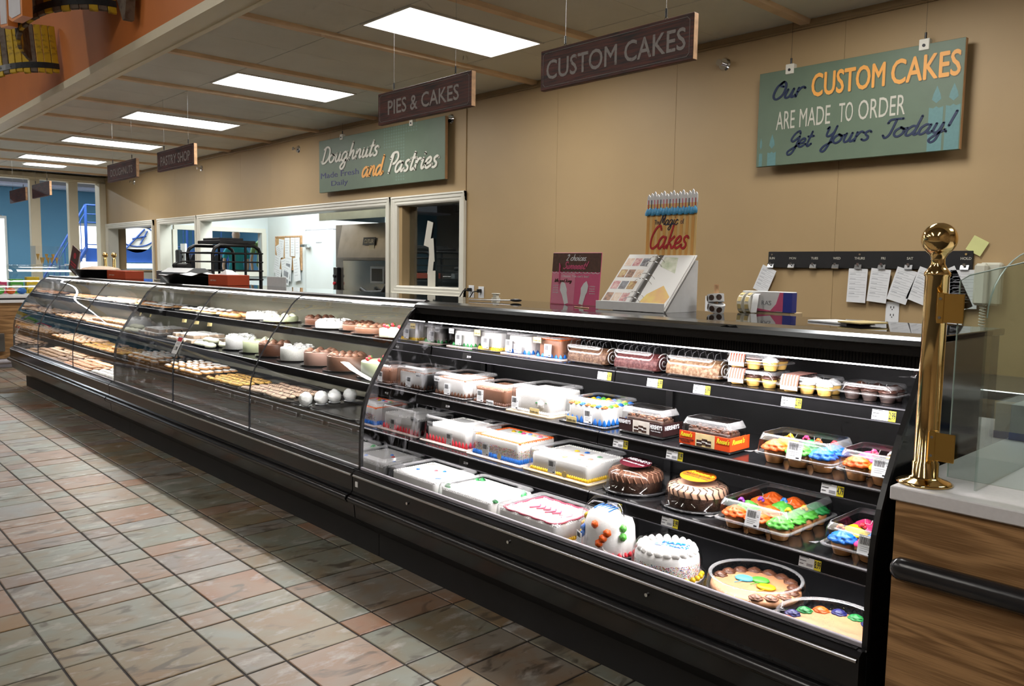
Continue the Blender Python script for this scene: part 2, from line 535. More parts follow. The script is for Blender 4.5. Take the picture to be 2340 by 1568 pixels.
# ---- slate-look floor tile: tone by object, mottled, clouded
def tile_material():
    m = bpy.data.materials.new('slate_tile')
    m.use_nodes = True
    nt = m.node_tree
    N, L = nt.nodes.new, nt.links.new
    b = nt.nodes['Principled BSDF']
    oi = N('ShaderNodeObjectInfo')
    ge = N('ShaderNodeNewGeometry')
    ad = N('ShaderNodeMath'); ad.operation = 'ADD'
    L(oi.outputs['Random'], ad.inputs[0]); L(ge.outputs['Random Per Island'], ad.inputs[1])
    fr = N('ShaderNodeMath'); fr.operation = 'FRACT'; L(ad.outputs[0], fr.inputs[0])
    ramp = N('ShaderNodeValToRGB'); ramp.color_ramp.interpolation = 'CONSTANT'
    cols = [(0.0, (0.231, 0.228, 0.187)), (.2, (0.211, 0.212, 0.170)), (.36, (0.256, 0.212, 0.170)), (.48, (0.237, 0.222, 0.199)), (.60, (0.269, 0.191, 0.142)), (.72, (0.237, 0.191, 0.125)), (.82, (0.211, 0.166, 0.142)), (.90, (0.256, 0.150, 0.093))]
    while len(ramp.color_ramp.elements) < len(cols):
        ramp.color_ramp.elements.new(0.5)
    for e, (p, c) in zip(ramp.color_ramp.elements, cols):
        e.position = p; e.color = (*c, 1)
    L(fr.outputs[0], ramp.inputs[0])
    tc = N('ShaderNodeTexCoord')
    off = N('ShaderNodeVectorMath'); off.operation = 'SCALE'
    L(fr.outputs[0], off.inputs['Scale']); off.inputs[0].default_value = (57, 31, 17)
    va = N('ShaderNodeVectorMath'); va.operation = 'ADD'
    L(ge.outputs['Position'], va.inputs[0]); L(off.outputs[0], va.inputs[1])
    n1 = N('ShaderNodeTexNoise'); n1.inputs['Scale'].default_value = 4.5; n1.inputs['Detail'].default_value = 7; n1.inputs['Distortion'].default_value = 0.7
    n2 = N('ShaderNodeTexNoise'); n2.inputs['Scale'].default_value = 13; n2.inputs['Detail'].default_value = 8; n2.inputs['Roughness'].default_value = 0.65
    st = N('ShaderNodeMapping'); st.inputs['Scale'].default_value = (1.0, 0.45, 1)
    L(va.outputs[0], st.inputs[0])
    L(va.outputs[0], n1.inputs['Vector']); L(st.outputs[0], n2.inputs['Vector'])
    warm = N('ShaderNodeMix'); warm.data_type = 'RGBA'; warm.blend_type = 'MULTIPLY'
    r1 = N('ShaderNodeValToRGB'); r1.color_ramp.elements[0].color = (1.0, .74, .52, 1); r1.color_ramp.elements[1].color = (.98, 1.04, 1.05, 1)
    r1.color_ramp.elements[0].position = .36; r1.color_ramp.elements[1].position = .6
    L(n1.outputs['Fac'], r1.inputs[0])
    warm.inputs['Factor'].default_value = 0.75
    L(ramp.outputs[0], warm.inputs['A']); L(r1.outputs[0], warm.inputs['B'])
    hl = N('ShaderNodeMix'); hl.data_type = 'RGBA'; hl.blend_type = 'MIX'
    r2 = N('ShaderNodeMapRange'); r2.inputs['From Min'].default_value = .54; r2.inputs['From Max'].default_value = .68; r2.inputs['To Max'].default_value = .8
    L(n2.outputs['Fac'], r2.inputs['Value']); L(r2.outputs[0], hl.inputs['Factor'])
    L(warm.outputs['Result'], hl.inputs['A']); hl.inputs['B'].default_value = (.42, .39, .36, 1)
    dk = N('ShaderNodeMix'); dk.data_type = 'RGBA'; dk.blend_type = 'MIX'
    n3 = N('ShaderNodeTexNoise'); n3.inputs['Scale'].default_value = 9; n3.inputs['Detail'].default_value = 10; n3.inputs['Distortion'].default_value = 1.5
    L(st.outputs[0], n3.inputs['Vector'])
    r3 = N('ShaderNodeMapRange'); r3.inputs['From Min'].default_value = .33; r3.inputs['From Max'].default_value = .43; r3.inputs['To Min'].default_value = .75; r3.inputs['To Max'].default_value = 0
    L(n3.outputs['Fac'], r3.inputs['Value']); L(r3.outputs[0], dk.inputs['Factor'])
    L(hl.outputs['Result'], dk.inputs['A']); dk.inputs['B'].default_value = (.07, .05, .035, 1)
    L(dk.outputs['Result'], b.inputs['Base Color'])
    b.inputs['Roughness'].default_value = .38
    rr = N('ShaderNodeMapRange'); rr.inputs['To Min'].default_value = .30; rr.inputs['To Max'].default_value = .52
    L(n2.outputs['Fac'], rr.inputs['Value']); L(rr.outputs[0], b.inputs['Roughness'])
    bp = N('ShaderNodeBump'); bp.inputs['Strength'].default_value = .35; bp.inputs['Distance'].default_value = .004
    L(n3.outputs['Fac'], bp.inputs['Height']); L(bp.outputs['Normal'], b.inputs['Normal'])
    return m
m_tile = tile_material()
m_grout = mat('dark_grout', (0.030, 0.026, 0.024), 0.8, var=0.3, vscale=40)
m_floorfar = mat('far_floor_tile', (0.33, 0.31, 0.28), 0.4, var=0.25, vscale=3)

floor = struct('floor', MB().box(-20, 9, -9.5, 8, -0.06, -0.004), m_grout)
W_, N_ = 0.305, 0.1555
xs = []
x = 0.0
k = 0
while x < 5.2:
    wd = W_ if k % 2 == 0 else N_
    xs.append((x, x + wd)); x += wd; k += 1
x = 0.0; k = 0
while x > -10.6:
    wd = N_ if k % 2 == 0 else W_
    xs.append((x - wd, x)); x -= wd; k += 1
ys = []
y = 0.0; k = 0
while y < 3.6:
    wd = W_ if k % 2 == 0 else N_
    ys.append((y, y + wd)); y += wd; k += 1
y = 0.0; k = 0
while y > -3.6:
    wd = N_ if k % 2 == 0 else W_
    ys.append((y - wd, y)); y -= wd; k += 1
G_ = 0.0055
tile_me = {}
def tile_mesh(a, b):
    key = (round(a, 3), round(b, 3))
    if key not in tile_me:
        mb = MB()
        g = G_ * 0.75
        c = 0.003
        x0, x1, y0, y1 = -a / 2 + g, a / 2 - g, -b / 2 + g, b / 2 - g
        base = [(x0, y0, -.006), (x1, y0, -.006), (x1, y1, -.006), (x0, y1, -.006)]
        mid = [(p[0], p[1], -.002) for p in base]
        top = [(x0 + c, y0 + c, 0), (x1 - c, y0 + c, 0), (x1 - c, y1 - c, 0), (x0 + c, y1 - c, 0)]
        mb.add(base + mid + top, [(0, 1, 5, 4), (1, 2, 6, 5), (2, 3, 7, 6), (3, 0, 4, 7), (4, 5, 9, 8), (5, 6, 10, 9), (6, 7, 11, 10), (7, 4, 8, 11), (8, 9, 10, 11)])
        tile_me[key] = (mb, mb.mesh('tile', [m_tile]))
    return tile_me[key]
cells = []
for (x0, x1) in xs:
    for (y0, y1) in ys:
        cx_, cy_ = (x0 + x1) / 2, (y0 + y1) / 2
        if y0 > 1.36 and x0 > -6.2:
            continue
        d = Vector((cx_, cy_, 0)) - cam.location
        fw = d.dot(_f)
        if fw < 0.5:
            continue
        px_ = d.dot(_r2) / fw * 1847.6
        py_ = -d.dot(_u2) / fw * 1847.6
        inv = abs(px_) < 1230 and py_ < 860
        area_px = (x1 - x0) * (y1 - y0) / fw ** 3
        if inv or (abs(px_) < 2400 and py_ < 1500):
            cells.append((area_px if inv else 0, x0, x1, y0, y1))
cells.sort(reverse=True)
rest = MB()
for i, (ar, x0, x1, y0, y1) in enumerate(cells):
    mb, me = tile_mesh(x1 - x0, y1 - y0)
    cx_, cy_ = (x0 + x1) / 2, (y0 + y1) / 2
    dz = rnd.uniform(-.0008, .0008)
    if i < 298 and ar > 0:
        link('tile', me, floor, (cx_, cy_, dz))
    else:
        rest.add([(v[0] + cx_, v[1] + cy_, v[2] + dz) for v in mb.v], mb.f)
rest.build('smaller_tiles', m_tile, floor)['kind'] = 'stuff'
struct('floor', MB().box(-20, -10.7, -9.5, 8, -0.004, 0.0).box(-10.7, 9, -9.5, -3.62, -0.004, 0), m_floorfar)

# ================================================================ back wall with its openings
YW = 3.7
wall = MB()
TH = 0.16
def wbox(x0, x1, z0, z1): wall.box(x0, x1, YW + 0.012, YW + TH, z0, z1)
wbox(-11.15, 7.0, 2.03, 2.92)
wbox(-1.12, 7.0, 0, 2.03)
wbox(-2.30, -2.08, 0, 2.03)
wbox(-2.08, -1.12, 0, 1.22)
wbox(-7.12, -6.94, 0, 2.03)
wbox(-8.86, -8.52, 0, 2.03)
wbox(-8.52, -2.30, 0, 0.95)
wbox(-11.15, -8.86, 0, 0.95)
wback = struct('wall_back', wall, m_tan)
seams = [-11.15, -10.3, -9.0, -7.87, -6.75, -5.63, -4.78, -3.4, -2.25, -1.105, 0.0, 1.104, 2.25, 3.4, 4.6, 5.8, 7.0]
for a, b in zip(seams[:-1], seams[1:]):
    if b <= -1.1:
        MB().cbox(a + .0006, b - .0006, YW, YW + .0115, 2.092, 2.845, .0012).build('wall_panel', m_tan, wback)
    else:
        MB().cbox(max(a, -1.09) + .0006, b - .0006, YW, YW + .0115, 0.1, 2.845, .0012).build('wall_panel', m_tan, wback)
MB().cbox(-8.765, -8.59, YW, YW + .0115, 0.95, 2.09, .001).build('wall_panel', m_tan, wback)
struct('trim_1', MB().prism([(YW - .012, 2.845), (YW - .02, 2.852), (YW - .012, 2.86), (YW - .012, 2.893), (YW + .01, 2.893), (YW + .01, 2.845)], -11.15, 7.0), m_trimtan)

def casing(parent, x0, x1, z0, z1, wd=0.085, sill=True, left=True, right=True):
    """moulded white casing round an opening; outer size given; stepped profile"""
    y = YW
    def piece(nm, poly, axis, a, b):
        MB().prism(poly, a, b, axis=axis).build(nm, m_white, parent)
    # stepped section measured from the outer edge inwards (t, depth)
    sec = [(0, 0), (0, .030), (.014, .034), (.020, .024), (.045, .026), (.052, .018), (.072, .020), (wd, .012), (wd, 0)]
    piece('frame_head', [(y - d, z1 - t) for t, d in sec], 'x', x0, x1)
    if sill:
        piece('frame_sill', [(y - d, z0 + t) for t, d in sec], 'x', x0, x1)
    if left:
        piece('frame_jamb', [(x0 + t, y - d) for t, d in sec], 'z', z0 + .001, z1 - .001)
    if right:
        piece('frame_jamb', [(x1 - t, y - d) for t, d in sec], 'z', z0 + .001, z1 - .001)
def reveal(parent, x0, x1, z0, z1, depth=.16, sill=True):
    mb = MB()
    mb.box(x0 - .012, x0, YW + .001, YW + depth, z0, z1).box(x1, x1 + .012, YW + .001, YW + depth, z0, z1).box(x0, x1, YW + .001, YW + depth, z1, z1 + .012)
    if sill:
        mb.box(x0, x1, YW + .001, YW + depth, z0 - .012, z0)
    mb.build('frame_reveal', m_white, parent)
def win(n, x0, x1, z0, z1, **kw):
    r = bpy.data.objects.new('window_%d' % n, None)
    C.objects.link(r)
    r['kind'] = 'structure'
    casing(r, x0, x1, z0, z1, **kw)
    reveal(r, x0 + .085, x1 - .085, (z0 + .085) if kw.get('sill', True) else z0, z1 - .085)
    return r
w1 = win(1, -11.13, -8.775, 0.95, 2.09, sill=False)
w2 = win(2, -8.585, -7.045, 0.95, 2.095, sill=False)
w3 = win(3, -7.015, -2.245, 0.95, 2.097, sill=False)
w4 = win(4, -2.215, -1.092, 1.155, 2.092)
m_dglass = clear_mat('window_glass', (0.80, 0.86, 0.88), refl=0.16, rough=0.01, edge=0.7)
MB().box(-2.13, -1.177, YW + .10, YW + .106, 1.24, 2.007).build('pane', m_dglass, w4)

# ================================================================ ceiling over the counters
bx0 = -0.25
ceil_ = MB().box(-11.3, 7.0, 1.22, 3.86, 2.92, 3.0)
ceiling = struct('ceiling', ceil_, m_blackm)
beams = []
k = -10
while bx0 + 1.13 * k < 7:
    beams.append(bx0 + 1.13 * k); k += 1
for bx in beams:
    if bx > -11.2:
        MB().prism([(bx - .036, 2.896), (bx - .028, 2.868), (bx + .028, 2.868), (bx + .036, 2.896)], 1.262, YW, axis='y').build('batten', m_beam, ceiling)
rows_y = [(1.262, 1.895), (1.895, 2.965), (2.965, YW)]
lit = {round(bx0 + 2.26 * j, 3) for j in range(-5, 3)}
lights_x = []
for a, b in zip(beams[:-1], beams[1:]):
    if b < -10.2:
        continue
    for (y0, y1) in rows_y:
        mid = (a + b) / 2
        if round(a, 3) in lit and y0 == 1.895:
            MB().cbox(a + .02, mid - .262, y0 + .003, y1 - .003, 2.893, 2.912, .002).build('ceiling_panel', m_ceil, ceiling)
            MB().cbox(mid + .262, b - .02, y0 + .003, y1 - .003, 2.893, 2.912, .002).build('ceiling_panel', m_ceil, ceiling)
            lights_x.append(mid)
        else:
            MB().cbox(a + .02, mid - .0008, y0 + .003, y1 - .003, 2.893, 2.912, .0015).build('ceiling_panel', m_ceil, ceiling)
            MB().cbox(mid + .0008, b - .02, y0 + .003, y1 - .003, 2.893, 2.912, .0015).build('ceiling_panel', m_ceil, ceiling)
m_emit = mat('light_diffuser', (0.9, 0.9, 0.9), 0.5, emit=(1.0, 0.98, 0.95), es=PANEL_EMIT, var=0.02)
m_lframe = mat('light_frame', (0.75, 0.75, 0.72), 0.4, var=0.02)
order = ['nearest, above the cakes case', 'second from the near end, above the pies sign', 'third along the row', 'fourth along the row', 'fifth along the row', 'sixth along the row']
lx = sorted(lights_x, reverse=True)
vis = 0
for mid in lx:
    if mid > 1.5:
        lab = 'lit rectangular fluorescent ceiling light over the near end of the counter'
    else:
        lab = ['large lit ceiling light nearest the camera, behind the pies and cakes sign', 'lit ceiling light second in the row going away', 'lit ceiling light third in the row, above the pastry shop sign', 'lit ceiling light fourth in the row going away', 'lit ceiling light fifth in the row, nearly at the far end', 'lit ceiling light sixth in the row going away'][min(vis, 5)]
        vis += 1
    t = thing('ceiling_light', lab, 'ceiling light', (mid, 2.43, 2.89), 0, 'ceiling lights over the bakery counter')
    MB().box(-.256, -.242, -.532, .532, -.004, .02).box(.242, .256, -.532, .532, -.004, .02).box(-.242, .242, -.532, -.518, -.004, .02).box(-.242, .242, .518, .532, -.004, .02).build('frame', m_lframe, t)
    MB().cbox(-.242, .242, -.518, .518, 0, .016, .003).build('diffuser', m_emit, t)
    area('ceiling_lamp', (mid, 2.43, 2.88), (0.46, 1.0), PANEL_AREA, (0, 0, 0), (1.0, 0.97, 0.93))
t = thing('ceiling_light', 'short lit ceiling light with cut corners at the far end of the row', 'ceiling light', (-9.75, 2.43, 2.886))
MB().prism([(-.16, -.20), (-.10, -.27), (.10, -.27), (.16, -.20), (.16, .20), (.10, .27), (-.10, .27), (-.16, .20)], 0, .006, axis='z').build('diffuser', m_emit, t)

# soffit between bakery ceiling and the high sales floor
struct('trim_2', MB().box(-11.3, 7.0, 1.088, 1.262, 2.87, 2.93).box(-11.3, 7.0, 1.225, 1.262, 2.862, 2.87), m_cream)
struct('wall_soffit', MB().box(-11.3, 7.0, 1.09, 1.25, 2.93, 5.2), m_orange)
# header and posts at the far end of the bakery
struct('trim_3', MB().box(-11.45, -11.25, -3.0, 3.86, 2.80, 2.93).box(-11.25, -11.2, 1.0, 3.7, 2.83, 2.9), m_cream)
for n, yy in ((4, 2.62), (5, 3.21)):
    struct('trim_%d' % n, MB().cbox(-11.42, -11.28, yy - .075, yy + .075, 0.0, 2.80, .006), m_cream)
struct('trim_6', MB().cbox(-11.42, -11.16, 3.60, 3.86, 0.0, 2.80, .006), m_cream)

# ================================================================ kitchen behind the openings
struct('wall_kitchen_back', MB().box(-8.70, -0.9, 5.5, 5.62, 0, 2.75), m_kwall)
kl = struct('wall_kitchen_left', MB().box(-8.70, -8.57, 3.87, 3.96, 0, 2.75).box(-8.70, -8.57, 5.38, 5.5, 0, 2.75).box(-8.70, -8.57, 3.96, 5.38, 0, 1.305).box(-8.70, -8.57, 3.96, 5.38, 1.95, 2.75), m_kwall)
iw = bpy.data.objects.new('window_5', None); C.objects.link(iw); iw['kind'] = 'structure'
MB().box(-8.568, -8.54, 3.92, 5.45, 1.95, 2.02).build('frame_head', m_white, iw)
MB().box(-8.568, -8.52, 3.92, 5.45, 1.22, 1.30).build('frame_sill', m_white, iw)
MB().box(-8.568, -8.54, 5.38, 5.46, 1.30, 1.95).build('frame_jamb', m_white, iw)
MB().box(-8.568, -8.54, 3.90, 3.97, 1.30, 1.95).build('frame_jamb', m_white, iw)
struct('ceiling_kitchen', MB().box(-8.7, -0.9, 3.86, 5.6, 2.78, 2.86), m_kwall)
struct('wall_kitchen_right', MB().box(-2.34, -2.24, 3.87, 5.5, 0, 2.78), m_kwall)
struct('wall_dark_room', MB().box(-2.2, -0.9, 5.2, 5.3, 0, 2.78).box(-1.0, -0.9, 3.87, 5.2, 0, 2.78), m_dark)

# partition with its own opening farther away (seen through the kitchen window)
struct('wall_partition', MB().box(-11.25, -11.15, 3.86, 4.02, 0, 2.8).box(-11.25, -11.15, 4.02, 8.0, 2.15, 2.8).box(-11.25, -11.15, 4.02, 8.0, 0, 1.26), m_tan)
struct('trim_7', MB().box(-11.149, -11.12, 4.0, 8.0, 2.05, 2.13).box(-11.149, -11.12, 4.0, 8.0, 1.10, 1.24), m_white)
struct('trim_8', MB().box(-11.25, -11.10, 4.0, 8.0, 1.262, 1.29), mat('tan_ledge', (0.60, 0.42, 0.2), .5, var=.05))

# ================================================================ blue room beyond
m_blue = mat('blue_wall_paint', (0.13, 0.33, 0.47), 0.6, var=0.04, vscale=1)
m_navy = mat('navy_blue_metal', (0.02, 0.07, 0.26), 0.4, var=0.08, vscale=4)
m_lav = mat('pale_ceiling_paint', (0.70, 0.70, 0.80), 0.7, var=0.04, vscale=2)
struct('wall_blue', MB().box(-19.2, -19.0, -9.5, 3.54 - .6, 0, 3.25).box(-19.2, -19, 2.94, 3.62, 2.55, 3.25).box(-19.2, -19.0, 3.62, 9.5, 0, 3.25), m_blue)
struct('ceiling_blue_room', MB().box(-19.2, -11.45, -9.5, 9.5, 3.6, 3.7).box(-19.2, -18.2, -9.5, 9.5, 3.25, 3.30).box(-16.5, -16.1, -9.5, 9.5, 3.45, 3.6), m_lav)
struct('wall_far_side', MB().box(-19.2, -11.2, 9.4, 9.5, 0, 3.6), m_blue)
m_day = mat('daylight_window', (1, 1, 1), 0.5, emit=(0.86, 0.94, 1.0), es=3.0, var=0.01)
for n, (y0, y1, z0, z1) in ((6, (2.94, 3.62, 0.3, 2.45)), (7, (5.3, 5.75, 1.2, 2.35))):
    r = bpy.data.objects.new('window_%d' % n, None); C.objects.link(r); r['kind'] = 'structure'
    MB().box(-19.02, -18.99, y0, y1, z0, z1).build('pane', m_day, r)
    MB().box(-19.0, -18.94, y0 - .05, y0, z0, z1).box(-19.0, -18.94, y1, y1 + .05, z0, z1).box(-19.0, -18.94, y0 - .05, y1 + .05, z1, z1 + .07).build('window_frame', m_white, r)

# main sales floor shell behind the camera (seen in reflections)
m_shell = mat('sales_floor_wall', (0.34, 0.27, 0.20), 0.8, var=0.2, vscale=1)
struct('wall_front', MB().box(-19, 9, -9.6, -9.5, 0, 5.2), m_shell)
struct('ceiling_sales_floor', MB().box(-19, 9, -9.5, 1.09, 5.2, 5.3), mat('high_ceiling', (0.30, 0.30, 0.30), .8, var=.1))
struct('wall_right', MB().box(7.0, 7.1, -9.5, 5.0, 0, 5.2), m_shell)
for n, xx in enumerate((-7.6, -3.5, 0.6, 4.8)):
    area('store_lamp', (xx, -4.2, 4.98), (.16, 4.4), SALES_W, (0, 0, 0), (1.0, 0.94, 0.86))
    t = thing('store_light', 'bright strip light in the high ceiling of the sales floor', 'ceiling light', (xx, -4.2, 5.0), 0, 'strip lights over the sales floor')
    MB().cbox(-.08, .08, -2.2, 2.2, 0, .06, .01).build('diffuser', m_emit, t)
# ================================================================ display cases
m_caseblk = mat('gloss_black_panel', (0.010, 0.010, 0.011), 0.16, var=0.25, vscale=5, spec=0.35)
m_topblk = mat('mirror_black_top', (0.012, 0.011, 0.010), 0.03, var=0.25, vscale=5, spec=0.9)
m_bumper = mat('black_bumper', (0.02, 0.02, 0.022), 0.22, var=0.2, vscale=10)
m_lip = mat('grey_lip', (0.40, 0.38, 0.42), 0.35, var=0.1, vscale=20)
m_silver = mat('brushed_edge', (0.55, 0.56, 0.58), 0.25, 1.0, var=0.1)
m_shelf = mat('black_shelf', (0.009, 0.009, 0.010), 0.14, var=0.3, vscale=20, spec=0.6)
m_rail = mat('shelf_price_rail', (0.004, 0.004, 0.0045), 0.34, var=0.2, vscale=20, spec=0.22)
m_back = mat('case_back_black', (0.0035, 0.0035, 0.004), 0.55, var=0.3, vscale=6, spec=0.2)
m_mirror = clear_mat('end_mirror', (0.02, 0.02, 0.025), refl=0.62, rough=0.015, edge=0.80, smear=0.16, smear_scale=9.0)
m_tube = mat('lit_tube', (1, 1, 1), 0.5, emit=(1.0, 0.93, 0.93), es=14, var=0.01)
m_glassf = clear_mat('curved_front_glass', (0.90, 0.93, 0.92), refl=0.075, rough=0.005, edge=0.55)
m_olive = mat('back_door_reflection', (0.30, 0.285, 0.22), 0.15, 0.35, var=0.06, vscale=2)  # olive base colour stands in for the reflection in the doors
PROF = [(1.185, .455), (1.187, .61), (1.193, .70), (1.203, .757), (1.225, .82), (1.255, .883), (1.329, 1.001), (1.398, 1.093), (1.462, 1.183), (1.485, 1.207), (1.515, 1.230), (1.545, 1.243), (1.61, 1.252)]
SHELVES = [(1.62, 1.025), (1.525, 0.79), (1.475, 0.56)]
DECK = 0.36
BODY = [(1.205, .455), (1.165, .455), (1.150, .445), (1.150, .36), (1.142, .352), (1.142, .30), (1.158, .29), (1.165, .224), (1.207, .190), (1.285, .125), (2.08, .125), (2.08, .30), (1.30, .30), (1.215, .33)]

def case_shell(t, L, mirror_left=True):
    """local x from 0 to L; y, z as in the room"""
    MB().prism(BODY, 0.004, L - .004).build('lower_body', m_caseblk, t)
    MB().box(0.002, L - .002, 1.30, 2.05, 0, .124).build('kick_plate', m_blackm, t)
    bp = [(1.142, .345), (1.122, .340), (1.112, .325), (1.122, .308), (1.142, .303)]
    MB().prism(bp, 0.01, L - .01, smooth=True).build('bumper_rail', m_bumper, t)
    MB().prism([(1.150, .44), (1.144, .437), (1.144, .431), (1.150, .428)], 0.01, L - .01).build('edge_trim', m_silver, t)
    g = MB()
    for i in range(3):
        g.box(.02, L - .02, 1.166 + i * .006, 1.169 + i * .006, .4555, .4585)
    g.build('air_grille', m_rail, t)
    MB().cbox(.012, L - .012, 1.186, 1.198, .456, .470, .002).build('front_lip', m_lip, t)
    MB().cbox(0, L, 1.60, 2.12, 1.232, 1.254, .003).build('case_top', m_topblk, t)
    MB().box(.006, L - .006, 2.0, 2.09, .30, 1.232).build('back_body', m_blackm, t)

def end_panel(t, x, wd=.014):
    edge = PROF + [(2.0, 1.252)]
    inn = [(y + .016, z - .004) for y, z in PROF[:-1]] + [(1.61, 1.236), (2.0, 1.236)]
    MB().prism([(1.181, .45)] + edge + inn[::-1] + [(1.20, .45)], x, x + wd).build('end_frame', m_black, t)
def end_fill(t, x0, x1, m, nm):
    poly = [(1.195, .33)] + [(y + .010, z - .003) for y, z in PROF] + [(2.0, 1.235), (2.0, .33)]
    MB().prism(poly, x0, x1).build(nm, m, t)
m_tube2 = mat('added_strip_glow', (1, 1, 1), 0.5, emit=(1.0, 0.95, 0.93), es=5, var=0.01)
def shelves(t, L, mats_rail, segs, rail=True, powr=1.0):
    for (yf, z) in SHELVES:
        for a, b in segs:
            s = MB().cbox(a, b, yf, 1.985, z - .012, z, .002).build('shelf', m_shelf, t)
            MB().box(a + .03, b - .03, yf + .008, yf + .020, z - .020, z - .0121).build('added_led_strip', m_tube2, s)  # glowing strip and lamp added under each shelf to brighten the goods below
            area('added_shelf_lamp', (t.location.x + (a + b) / 2, yf + .014, z - .0225), (b - a - .08, .012), CASE_W * .27 * (b - a) * powr, (math.radians(14), 0, 0), (1.0, 0.96, 0.94))
            if rail:
                MB().prism([(yf - .004, z + .003), (yf - .012, z - .002), (yf - .018, z - .042), (yf - .012, z - .046), (yf - .002, z - .014), (yf + .01, z - .012), (yf + .01, z)], a + .001, b - .001).build('price_rail', mats_rail, s)
                MB().box(a + .001, b - .001, yf - .021, yf - .0175, z - .045, z - .042).box(a + .001, b - .001, yf - .0145, yf - .011, z - .003, z + .001).build('rail_edge', m_rail2, s)
m_rail2 = mat('rail_highlight_edge', (0.10, 0.10, 0.11), 0.2, var=0.1)

# ---- right self-service case
X1, X2 = 1.17, 3.60
LR = X2 - X1
case_r = thing('display_case', 'open black self-service cake case with four lit shelves, nearest the brass post', 'display case', (X1, 0, 0))
case_shell(case_r, LR)
shelves(case_r, LR, m_rail, [(.016, 1.213), (1.217, LR - .016)])
MB().box(.012, LR - .012, 1.985, 2.0, DECK, 1.232).build('back_panel', m_back, case_r)
MB().cbox(.012, LR - .012, 1.20, 1.985, DECK - .012, DECK, .002).build('deck_pan', m_shelf, case_r)
end_fill(case_r, .002, .012, m_mirror, 'mirror_end')
end_panel(case_r, 0)
end_fill(case_r, LR - .012, LR - .002, m_caseblk, 'end_wall')
end_panel(case_r, LR - .014)
# canopy: sloping nose, front band, honeycomb air band
MB().prism([(1.605, 1.254), (1.520, 1.249), (1.500, 1.240), (1.492, 1.226), (1.500, 1.222), (1.605, 1.232)], .014, LR - .014, smooth=False).build('canopy_nose', mat('canopy_nose_metal', (0.30, 0.32, 0.34), 0.18, 1.0, var=.1, vscale=3), case_r)
MB().box(.014, LR - .014, 1.505, 1.60, 1.196, 1.232).build('canopy_band', m_caseblk, case_r)
hc = MB().box(.014, LR - .014, 1.53, 1.60, 1.158, 1.196)
for i in range(0, 236):
    xx = .02 + i * .0101
    hc.box(xx, xx + .003, 1.5275, 1.53, 1.162, 1.192)
hc.build('air_honeycomb', m_rail, case_r)
MB().box(.014, LR - .014, 1.528, 1.532, 1.194, 1.1985).build('band_edge', m_rail2, case_r)
MB().cyl((.03, 1.575, 1.153), (LR - .03, 1.575, 1.153), .0045, n=10).build('lit_tube', m_tube, case_r)
area('case_lamp', (X1 + LR / 2, 1.512, 1.150), (LR - .1, .025), CASE_W * 1.15, (math.radians(12), 0, 0), (1.0, 0.95, 0.95))
# wall uprights with slots, thermometer box, notice
for xx in (.02, LR / 2 - .02, LR - .06):
    MB().box(xx, xx + .035, 1.972, 1.985, DECK, 1.20).build('slotted_upright', m_black, case_r)
MB().cbox(1.93, 2.03, 1.965, 1.985, 1.115, 1.165, .003).build('thermometer_box', m_black, case_r)
MB().box(1.95, 1.97, 1.962, 1.965, 1.132, 1.148).build('thermometer_dial', m_lip, case_r)
MB().box(1.60, 1.86, 1.982, 1.985, 1.115, 1.17).build('notice', mat('pink_notice', (0.75, 0.50, 0.50), .6, var=.1, vscale=60), case_r)
for a, b in ((.25, .42), (1.30, 1.47)):
    MB().tube([(a, 1.9, 1.18), (a + .03, 1.88, 1.14), (a + .1, 1.88, 1.13), (b, 1.9, 1.18)], .003, 6).build('lamp_wire', m_paper, case_r)
for xx in (.45, 1.1, 1.75):
    MB().cyl((xx, 1.149, .40), (xx, 1.143, .40), .006, n=10).build('rivet', m_chrome, case_r)
MB().box(.03, .05, 1.146, 1.150, .385, .41).build('square_sticker', m_paper, case_r)

# ---- two curved-glass service cases
def glass_case(x0, x1, seams_, label):
    L = x1 - x0
    t = thing('display_case', label, 'display case', (x0, 0, 0))
    case_shell(t, L)
    shelves(t, L, m_rail, [(.016, L / 2 - .002), (L / 2 + .002, L - .016)], powr=.8)
    MB().box(.012, L - .012, 1.985, 2.0, .30, 1.232).build('mirrored_doors', m_olive, t)
    MB().cbox(.012, L - .012, 1.20, 1.985, .43, .44, .002).build('deck_pan', m_shelf, t)
    end_fill(t, .002, .012, m_mirror, 'mirror_end')
    end_panel(t, 0)
    gl = [(p.x, p.y) for p in _smooth(PROF, 4)]
    edges = [0] + [s - x0 for s in seams_] + [L]
    for a, b in zip(edges[:-1], edges[1:]):
        MB().sheet(gl, a + .0015, b - .0015).build('glass_front', m_glassf, t)
        if b < L - .01:
            MB().prism([(y, z) for y, z in PROF] + [(y - .006, z + .003) for y, z in PROF][::-1], b - .0022, b + .0022).build('glass_joint', m_ink, t)
    MB().prism([(1.60, 1.257), (1.58, 1.260), (1.565, 1.252), (1.57, 1.238), (1.60, 1.232)], 0, L).build('top_nose', mat('top_nose_metal', (0.10, 0.10, 0.105), .3, .8, var=.1), t)
    MB().cyl((.03, 1.64, 1.222), (L - .03, 1.64, 1.222), .0055, n=10).build('lit_tube', m_tube, t)
    MB().box(.03, L - .03, 1.655, 1.70, 1.205, 1.232).build('lamp_housing', m_rail, t)
    area('case_lamp', (x0 + L / 2, 1.60, 1.205), (L - .1, .03), CASE_W * 1.4 * L / 2.43, (math.radians(6), 0, 0), (1.0, 0.96, 0.93))
    return t
case_m = glass_case(-2.50, 1.17, [-1.21, -0.01], 'middle black case with curved glass front holding round cakes and eclairs')
case_l = glass_case(-6.05, -2.50, [-4.92, -3.65], 'far left black case with curved glass front full of doughnuts and cookies')
